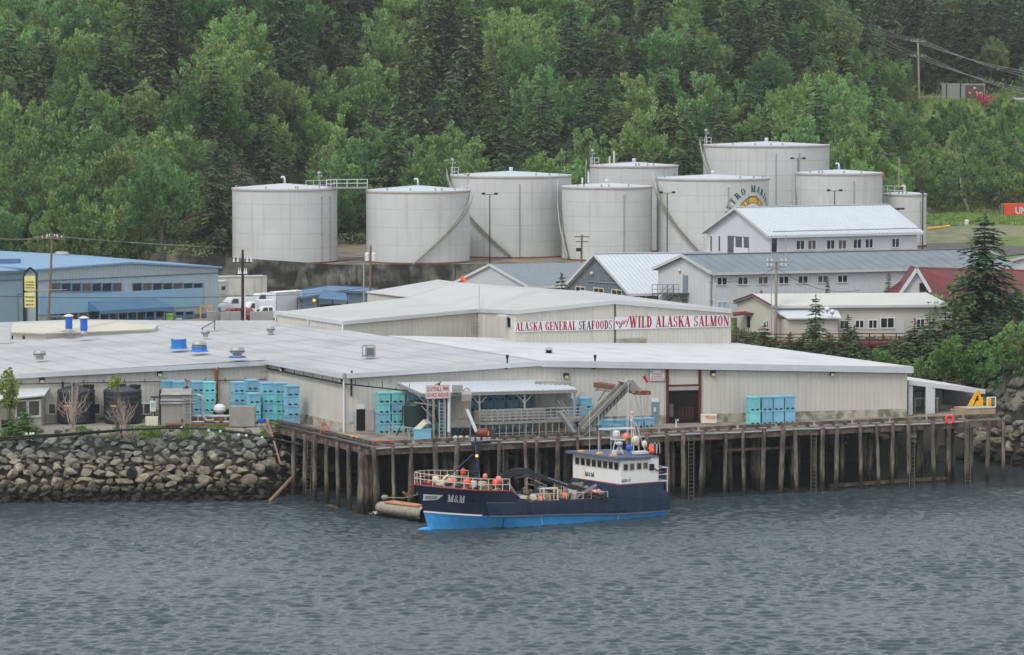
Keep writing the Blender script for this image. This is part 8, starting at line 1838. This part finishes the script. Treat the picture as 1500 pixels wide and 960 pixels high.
def tree(name, pr, loc, sc_, rz, label, gp, cat='tree', sz=None):
    T = thing(name, loc, label, cat, gp); T.rotation_euler = (0, 0, rz); T.scale = (sc_, sc_, sc_ * (sz or 1))
    for nm, me in (('crown', pr[0]), ('trunk', pr[1])):
        o = bpy.data.objects.new(nm, me); COL.objects.link(o); o.parent = T
    return T
CONP = [(250, 60, 75, 95), (345, 190, 55, 110), (420, 70, 40, 60), (510, 40, 55, 60), (665, 130, 75, 95), (880, 120, 60, 110), (995, 190, 80, 110), (1110, 50, 70, 60), (1370, 40, 200, 85), (1180, 60, 60, 60), (745, 215, 60, 60), (560, 200, 45, 70), (930, 30, 60, 40), (1115, 180, 30, 60), (1300, 190, 35, 40), (30, 130, 30, 40)]
BRIP = [(1190, 150, 110, 55), (730, 70, 60, 60), (600, 50, 50, 60), (100, 20, 150, 45), (390, 30, 40, 40), (1290, 240, 60, 50), (1420, 230, 120, 80), (780, 40, 50, 50), (450, 200, 60, 40)]
def zone(x, y):
    if x > 1290: return 'on the right hillside behind the smallest tank'
    if y < 70: row = 'high on the slope'
    elif y < 170: row = 'midway up the slope'
    else: row = 'at the foot of the slope'
    col = 'above the blue roofed building' if x < 330 else ('above the leftmost tank' if x < 515 else ('above the second tank' if x < 660 else ('above the wide tank' if x < 830 else ('above the middle tanks' if x < 1010 else 'above the tallest tank'))))
    return row + ' ' + col
rt = random.Random(77); cnt = {}; kn = {'ald': ('leafy mid green alder tree', 'alder_tree', ALD), 'bri': ('fresh light green leafy tree', 'leafy_tree', BRI), 'spr': ('dark green spruce', 'spruce_tree', SPR), 'ced': ('olive green drooping cedar', 'cedar_tree', CED)}
Yg = 460.0
while Yg < 812:
    Xg = -150.0
    while Xg < 160:
        x = Xg + rt.uniform(-2.6, 2.6); y = Yg + rt.uniform(-2.6, 2.6); Xg += 7.4
        ys = 458 + 54 * sm(x, -46, -30) + 92 * sm(x, 56, 84)
        if y < ys + 1.5 or (y > 700 and x < 55): continue
        if any(math.hypot(x - t[0], y - t[1]) < t[2] + 4.5 for t in TK): continue
        if 82 < x < 112 and 655 < y < 703: continue
        if 84 < x < 93 and 600 < y < 672 and rt.random() < .6: continue
        z = hfun(x, y); px, pt_ = pixel(V(x, y, z + 12)); _, pb_ = pixel(V(x, y, z))
        if px < -70 or px > 1570 or pb_ < -25: continue
        pm_ = pt_ + 25
        cs = min(((px - a) / c) ** 2 + ((pm_ - b) / d) ** 2 for a, b, c, d in CONP); bs_ = min(((px - a) / c) ** 2 + ((pm_ - b) / d) ** 2 for a, b, c, d in BRIP)
        if cs < 1 and rt.random() < .8 or rt.random() < .035: kd = 'spr' if rt.random() < .72 else 'ced'
        elif bs_ < 1 and rt.random() < .7 or rt.random() < .12: kd = 'bri'
        elif 560 < px < 1130 and rt.random() < .14: kd = 'ced'
        else: kd = 'ald'
        if px > 1290 and y < 660 and kd in ('spr', 'ced'): kd = 'bri'
        lb, nm, ps = kn[kd]; s_ = rt.uniform(.78, 1.22)
        if kd in ('spr', 'ced'): s_ *= rt.uniform(.75, 1.15)
        if px > 1290: s_ *= .78 if y < 664 else 1.05
        zn = zone(px, pt_); zn2 = f'{lb} {zn}'; cnt[kd] = cnt.get(kd, 0) + 1
        tree(nm, rt.choice(ps), V(x, y, z - .2), s_, rt.uniform(0, 6.28), zn2, f'{nm.replace("_", " ")}s {zn}', sz=rt.uniform(.9, 1.15))
    Yg += 7.0
print('forest', cnt)
# the wood goes on as one mass beyond the part that can be told apart
vs6 = []; fs6 = []
for side_ in (-1, 1):
    for i in range(260):
        y = rt.uniform(470, 800); f_ = y / FPX; x = side_ * (820 * f_ + 6 + rt.uniform(0, 75)) ; ys = 458 + 54 * sm(x, -46, -30) + 92 * sm(x, 56, 84)
        if y < ys + 3: continue
        z = hfun(x, y); Rc = rt.uniform(3, 5); Hc = rt.uniform(8, 14)
        for j in range(330):
            dd = rdir(rt); p = V(x, y, z + Hc * .5) + V(dd.x * Rc, dd.y * Rc, dd.z * Hc * .5) * rt.uniform(.7, 1.05); quad_leaf(vs6, fs6, p, (dd + V(0, 0, .5) + rdir(rt) * .5).normalized(), (dd + rdir(rt) * .6).normalized(), 1.1, .9)
me = mesh_of('far_wood', vs6, fs6, L_alder); o = bpy.data.objects.new('far_wood', me); COL.objects.link(o); tag(o, 'green wood continuing along the hillside past both edges of the photo', 'wood', kind='stuff')
# low thicket along the forest foot and on the east slope
def bush(x, y, s_, kind, label, gp=None, z=None, sz=1.0): 
    lb, nm, ps = {'g': ('', 'green_bush', BSH), 'd': ('', 'dark_bush', BSD)}[kind]; z = hfun(x, y) if z is None else z
    return tree(nm, rt.choice(ps), V(x, y, z - .15), s_, rt.uniform(0, 6.28), label, gp, 'bush', sz)
L_green = leafmat('bush_leaves', (.065, .14, .035, 1), (.17, .30, .085, 1), .15, .01)
BSH = [proto(broadleaf(s, 4.2, 2.4, L_green, 40, 90, .2, .06), M_barkl) for s in (41, 42)]
BSD = [proto(broadleaf(s, 4.0, 2.4, L_alder, 34, 90, .2, .06), M_bark) for s in (43, 44)]
for i, (px, D, s_, kd) in enumerate(((1395, 612, 1.9, 'g'), (1415, 606, 2.0, 'g'), (1440, 614, 1.8, 'g'), (1462, 610, 1.9, 'g'), (1485, 606, 2.1, 'd'), (1378, 603, 1.7, 'd'), (1402, 628, 2.0, 'd'), (1450, 632, 2.2, 'g'), (1490, 635, 2.2, 'g'), (1425, 645, 2.0, 'd'), (1360, 625, 2.2, 'd'), (1470, 655, 2.0, 'g'), (1340, 640, 2.0, 'g'), (1385, 655, 1.6, 'g'))):
    p = PD(px, 300, D); bush(p.x, p.y, s_, kd, ('fresh green' if kd == 'g' else 'darker green') + ' bush on the slope above the gravel road and orange container', 'bushes above the gravel road')
for px, D, lb in ((1440, 668, 'pink flowering shrub right of the grey slab wall, left one'), (1449, 667, 'pink flowering shrub right of the grey slab wall, right one'), (1434, 628, 'red flowering shrub lower down on the right hillside')):
    p = PD(px, 160, D); pr = proto(broadleaf(px, 1.9, 1.3, L_pink, 16, 60, .2, .1), M_bark); tree('flowering_shrub', pr, V(p.x, p.y, hfun(p.x, p.y)), 1.2, 0, lb, None, 'shrub')
# rock outcrops on the hillside
k = MB()
for px, D, n_ in ((1372, 655, 10), (1384, 650, 8), (1340, 606, 12), (1360, 604, 10), (1320, 603, 8)):
    for i in range(n_): p = PD(px + rr.uniform(-9, 9), 200, D + rr.uniform(-6, 6)); rubble(V(p.x, p.y, hfun(p.x, p.y) + rr.uniform(-.2, 1.6)), rr.uniform(.5, 1.3), k)
k.build('rock_outcrop', mat('dark_cliff_rock', S(92, 88, 84), .9, .35, .6), kind='stuff', label='dark broken rock outcrops on the right hillside above the small tank', cat='rocks')
# trees between the plant and the hillside houses
SMS = [proto(conifer(s, 5, 1.5, L_spruce, 26, .3, 1.0, .26, .04, .85, 8), M_bark) for s in (51, 52, 53)]
def sm_tree(px, D, ytop, label, pr=None, wide=1.0, nm='young_spruce', h0=5.0):
    p = PD(px, 480, D); z = hfun(p.x, p.y) - .2; h = ZAT(D, ytop) - z; s_ = h / h0; T = tree(nm, pr or rt.choice(SMS), V(p.x, p.y, z), s_ * wide, rt.uniform(0, 6.28), label, None); T.scale = (s_ * wide, s_ * wide, s_); return T
sm_tree(1195, 312, 434, 'young spruce with a tall thin tip in front of the cream house', wide=.9)
sm_tree(1242, 311, 462, 'young spruce in front of the cream house windows, right of the tall tipped one')
sm_tree(1252, 309, 478, 'dense low spruce below the red railing, centre', wide=1.5)
sm_tree(1120, 312, 474, 'low dark spruce left of the grey utility pole', wide=1.4)
sm_tree(1100, 311, 484, 'low dark spruce by the left end of the red deck', wide=1.5)
sm_tree(1158, 309, 487, 'small dark spruce just right of the grey pole', wide=1.5)
sm_tree(1178, 309, 490, 'squat dark spruce left of the tall tipped spruce foot', wide=1.6)
sm_tree(1215, 308, 488, 'squat spruce right of the tall tipped spruce foot', wide=1.6)
sm_tree(1340, 309, 468, 'broad dark spruce below the right end of the red railing', wide=1.5)
sm_tree(1362, 311, 455, 'dark spruce right of the red railing end', wide=1.3)
sm_tree(1385, 314, 440, 'mid green spruce left of the tallest spruce', CED[0], 1.5, 'young_cedar', 15)
sm_tree(1410, 311, 455, 'bushy cedar at the foot of the tallest spruce', CED[1], 1.6, 'young_cedar', 15)
sm_tree(1483, 306, 487, 'dark spruce at the right edge above the shore rocks', wide=1.5)
sm_tree(1500, 303, 470, 'dark spruce cut by the right edge of the photo', wide=1.5)
sm_tree(1466, 318, 450, 'slim dark spruce between the tallest spruce and right edge', wide=1.2)
sm_tree(1115, 343, 425, 'tiny spruce tip in front of the long white building', wide=.8)
sm_tree(1212, 340, 405, 'thin young spruce tip in front of the long building windows', wide=.45)
sm_tree(1301, 336, 398, 'thin light young spruce left of the red roofed house', SMS[0], .5)
sm_tree(823, 338, 402, 'small spruce beside the slate grey boarded house', wide=.9)
BIG = proto(conifer(61, 13, 3.5, L_spruce, 44, .3, 1.1, .44, .16, .6, 15, .55), M_bark)
sm_tree(1441, 316, 314, 'tallest dark ragged spruce standing before the red roofed house', BIG, 1.0, 'tall_spruce', 13)
for px, D, s_, kd, lb in ((1272, 304, .75, 'd', 'leafy green bush below the red railing at centre right'), (1295, 305, .8, 'g', 'yellow green bush under the red railing'), (1312, 302, .8, 'd', 'leafy bush above the right end of the plant roof'), (1388, 299, 1.15, 'g', 'big bright green alder bush above the open shed, left half'), (1412, 299, 1.25, 'g', 'big bright green alder bush above the open shed, right half'), (1438, 298, 1.0, 'd', 'green bush above the yellow crane'), (1365, 300, .95, 'd', 'dark green bush just right of the plant end wall'), (1398, 320, 1.5, 'd', 'pale leafy tree in front of the pointed dormer'), (1460, 300, .9, 'd', 'bush on top of the right shore rocks'), (1345, 301, .8, 'd', 'dark bush behind the plant right corner'), (1332, 311, .7, 'g', 'light bush beside the cream house right end'), (1482, 318, 1.2, 'g', 'bright green bush at the right edge below the white house windows'), (1225, 304, .6, 'd', 'small leafy bush behind the white roof edge, centre'), (1140, 307, .55, 'd', 'small bush behind the white roof edge near the grey pole'), (1498, 297, 1.0, 'd', 'bush at the right edge on the shore rocks')):
    p = PD(px, 480, D); bush(p.x, p.y, s_, kd, lb)
# ground cover on the east slope
for i in range(22):
    px = 1082 + i * 13 + rt.uniform(-4, 4); sm_tree(px, 305 + rt.uniform(-1.5, 5.5), 497 + i * .6 + rt.uniform(-11, 9), 'low dark young spruce massed on the slope between plant roof and red railing', wide=rt.uniform(1.3, 1.9))['group'] = 'low spruces between plant and railing'
for i in range(16):
    px = 1440 + i * 5.5 + rt.uniform(-3, 3); p = PD(px, 480, 292.5 + rt.uniform(0, 7))
    if hfun(p.x, p.y) > 7: bush(p.x, p.y, rt.uniform(.5, .95), 'd', 'leafy bush crowding the top of the right shore bank', 'bushes on the right shore bank')
for i in range(16):
    px = 1330 + i * 11 + rt.uniform(-5, 5); p = PD(px, 480, 606 + rt.uniform(0, 52)); bush(p.x, p.y, rt.uniform(1.2, 2.0), rt.choice('gd'), 'green thicket bush on the upper right slope below the slab wall', 'thicket bushes on the upper right slope')
for i in range(12):
    px = 1352 + i * 13 + rt.uniform(-4, 4); sm_tree(px, 304 + rt.uniform(-2, 7), 478 + rt.uniform(-22, 22), 'dark young spruce massed around the foot of the tallest spruce', wide=rt.uniform(1.3, 1.8))['group'] = 'young spruces below the tallest spruce'
vs6 = []; fs6 = []; rg = random.Random(5)
for i in range(16000):
    x = rg.uniform(20, 62); y = rg.uniform(290 if x > 46 else 296, 330); z = hfun(x, y)
    if z < 6.0 + 2 * (x > 46): continue
    quad_leaf(vs6, fs6, V(x, y, z + rg.uniform(-.1, .5)), (V(rg.uniform(-1, 1), rg.uniform(-1, 1), .6)).normalized(), (V(rg.uniform(-1, 1), -1, 1)).normalized(), .45, .3)
me = mesh_of('undergrowth', vs6, fs6, L_spruce); o = bpy.data.objects.new('undergrowth', me); COL.objects.link(o); tag(o, 'dark low undergrowth on the slope between plant and cream house', 'undergrowth', kind='stuff')
# hillside grass and forest undergrowth
vs6 = []; fs6 = []
for i in range(26000):
    x = rg.uniform(60, 125); y = rg.uniform(560, 705); z = hfun(x, y)
    quad_leaf(vs6, fs6, V(x, y, z), (V(rg.uniform(-.6, .6), rg.uniform(-.6, .6), 1)).normalized(), V(rg.uniform(-1, 1), -1, .5).normalized(), .8, .35)
me = mesh_of('tall_grass', vs6, fs6, L_grass); o = bpy.data.objects.new('tall_grass', me); COL.objects.link(o); tag(o, 'light green grass on the right hillside around the slab wall', 'grass', kind='stuff')
vs6 = []; fs6 = []
for i in range(42000):
    x = rg.uniform(-125, 62); y = rg.uniform(452, 640) if rg.random() < .5 else (455 + 54 * sm(x, -46, -30) + rg.uniform(0, 18)); ys = 456 + 54 * sm(x, -46, -30)
    if y < ys: continue
    z = hfun(x, y); quad_leaf(vs6, fs6, V(x, y, z + rg.uniform(0, 1.6)), V(rg.uniform(-1, 1), rg.uniform(-1, 1), .5).normalized(), V(rg.uniform(-1, 1), -1, 1).normalized(), .45, .35)
me = mesh_of('forest_undergrowth', vs6, fs6, L_cedar); o = bpy.data.objects.new('forest_undergrowth', me); COL.objects.link(o); tag(o, 'dense green undergrowth between the trees of the hillside forest', 'undergrowth', kind='stuff')
# tufts on the seawall top
vs6 = []; fs6 = []
for cx_, w_, n_ in ((-33.5, 1.0, 260), (-31, 1.3, 420), (-37, 1.0, 200), (-25.5, 1.0, 260), (-20.8, .7, 420), (-28, .8, 200)):
    for i in range(n_):
        x = cx_ + rg.gauss(0, w_ * .5); s_ = rg.uniform(-.05, .12); p = slope_pt(x, s_); quad_leaf(vs6, fs6, p + V(0, -.2, .1), V(rg.uniform(-.7, .7), rg.uniform(-.8, .2), 1).normalized(), V(rg.uniform(-1, 1), -1, .3).normalized(), .3, .07)
me = mesh_of('seawall_grass', vs6, fs6, L_grass); o = bpy.data.objects.new('seawall_grass', me); COL.objects.link(o); tag(o, 'tufts of green grass along the top of the rock seawall', 'grass', kind='stuff')
# bare bushes and saplings on the seawall
def twiggy(px, D, ytop, spread, n_, label, leaf=None, seed=1, leafz=.6, nl=260):
    D -= 1.3; r = random.Random(seed); p = PD(px, 640, D); p.z = 5.2; T = thing('bare_bush' if leaf is None else 'sapling', p, label, 'bush' if leaf is None else 'sapling'); H = ZAT(D, ytop) - 5.2; k = MB(); tips = []
    for i in range(n_):
        a = r.uniform(0, 6.28); sp_ = spread * (r.uniform(.0, 1) if i else .1); e = p + V(math.cos(a) * sp_, math.sin(a) * sp_ * .6, H * r.uniform(.6, 1) * (1 - .25 * sp_ / max(spread, .1))); m1 = p.lerp(e, .4) + V(0, 0, H * .1) - V(math.cos(a) * sp_ * .15, 0, 0)
        k.path([p + rdir(r) * .15, m1, p.lerp(e, .75) + rdir(r) * .1, e], .035, 4, .008); tips.append(e)
        for j in range(5): q = p.lerp(e, r.uniform(.35, .95)) + V(0, 0, .1); t_ = q + V(r.uniform(-.5, .5), r.uniform(-.3, .3), r.uniform(.3, .8)); k.path([q, q.lerp(t_, .5) + rdir(r) * .05, t_], .014, 3, .005); tips.append(t_)
    if leaf is None:
        for i in range(30): q = p + V(r.uniform(-.9, .9), -.3, r.uniform(-.4, .1)); k.path([q, q + V(r.uniform(-.6, .6), r.uniform(-.3, .2), r.uniform(.3, .9))], .02, 3, .006)
    else: k.path([p, p + V(.05, 0, H * .5), p + V(0, 0, H * .9)], .07, 5, .02)
    k.build('branch' if leaf is None else 'trunk', M_barkl if leaf is None else M_bark, T)
    if leaf is not None:
        vs, fs = [], []
        for i in range(nl):
            t_ = r.choice(tips)
            if t_.z < p.z + H * leafz: continue
            quad_leaf(vs, fs, t_ + rdir(r) * .28, rdir(r), rdir(r), .2, .15)
        me = mesh_of('crown', [v - wloc(T) for v in vs], fs, leaf); o = bpy.data.objects.new('crown', me); COL.objects.link(o); o.parent = T
    return T
twiggy(106, 268.2, 548, 2.0, 26, 'bare pinkish grey twig bush in front of the left black tank', seed=3)
twiggy(182, 268.2, 575, 1.9, 18, 'bare twig bush in front of the right black tank', seed=4)
twiggy(173, 268.4, 540, 1.5, 9, 'slim sapling with a leafy top in front of the right black tank', L_grass, 5, .72, 1500)
twiggy(14, 268.0, 538, .95, 8, 'slim leafy sapling at the left edge before the small shed', L_grass, 6, .4, 1400)
for px, yt, lb, w_ in ((15, 600, 'dark green young conifer left of its lighter twin by the small shed', 1.35), (37, 591, 'light green young conifer in front of the small shed window', 1.5)):
    D = 267.0; p = PD(px, 640, D); h = ZAT(D, yt) - 5.2; T = tree('young_conifer', proto(conifer(70 + px, 5, 1.5, L_green, 26, .25, 1, .26, .04, .8, 8), M_bark), V(p.x, p.y, 5.1), h / 5, 1, lb, None); T.scale = (h / 5 * w_, h / 5 * w_, h / 5)

# ================================================================ sea haze: one even volume round everything below the sky
k = MB(); k.slab([(-1540, -640, -8), (1540, -640, -8), (1540, 2240, -8), (-1540, 2240, -8)], (0, 0, 216))
hm = bpy.data.materials.new('haze'); hm.use_nodes = True; n = hm.node_tree.nodes; n.remove(n['Principled BSDF'])
pv = n.new('ShaderNodeVolumePrincipled'); pv.inputs['Color'].default_value = (.92, .96, 1, 1); pv.inputs['Density'].default_value = .0001; pv.inputs['Anisotropy'].default_value = .2
hm.node_tree.links.new(pv.outputs[0], n['Material Output'].inputs['Volume']); k.build('haze', hm, kind='stuff', label='thin pale sea haze in front of the hillside', cat='haze')
for o in bpy.data.objects:
    lb = o.get('label')
    if lb and not 4 <= len(lb.split()) <= 16: print('LABEL', len(lb.split()), lb)
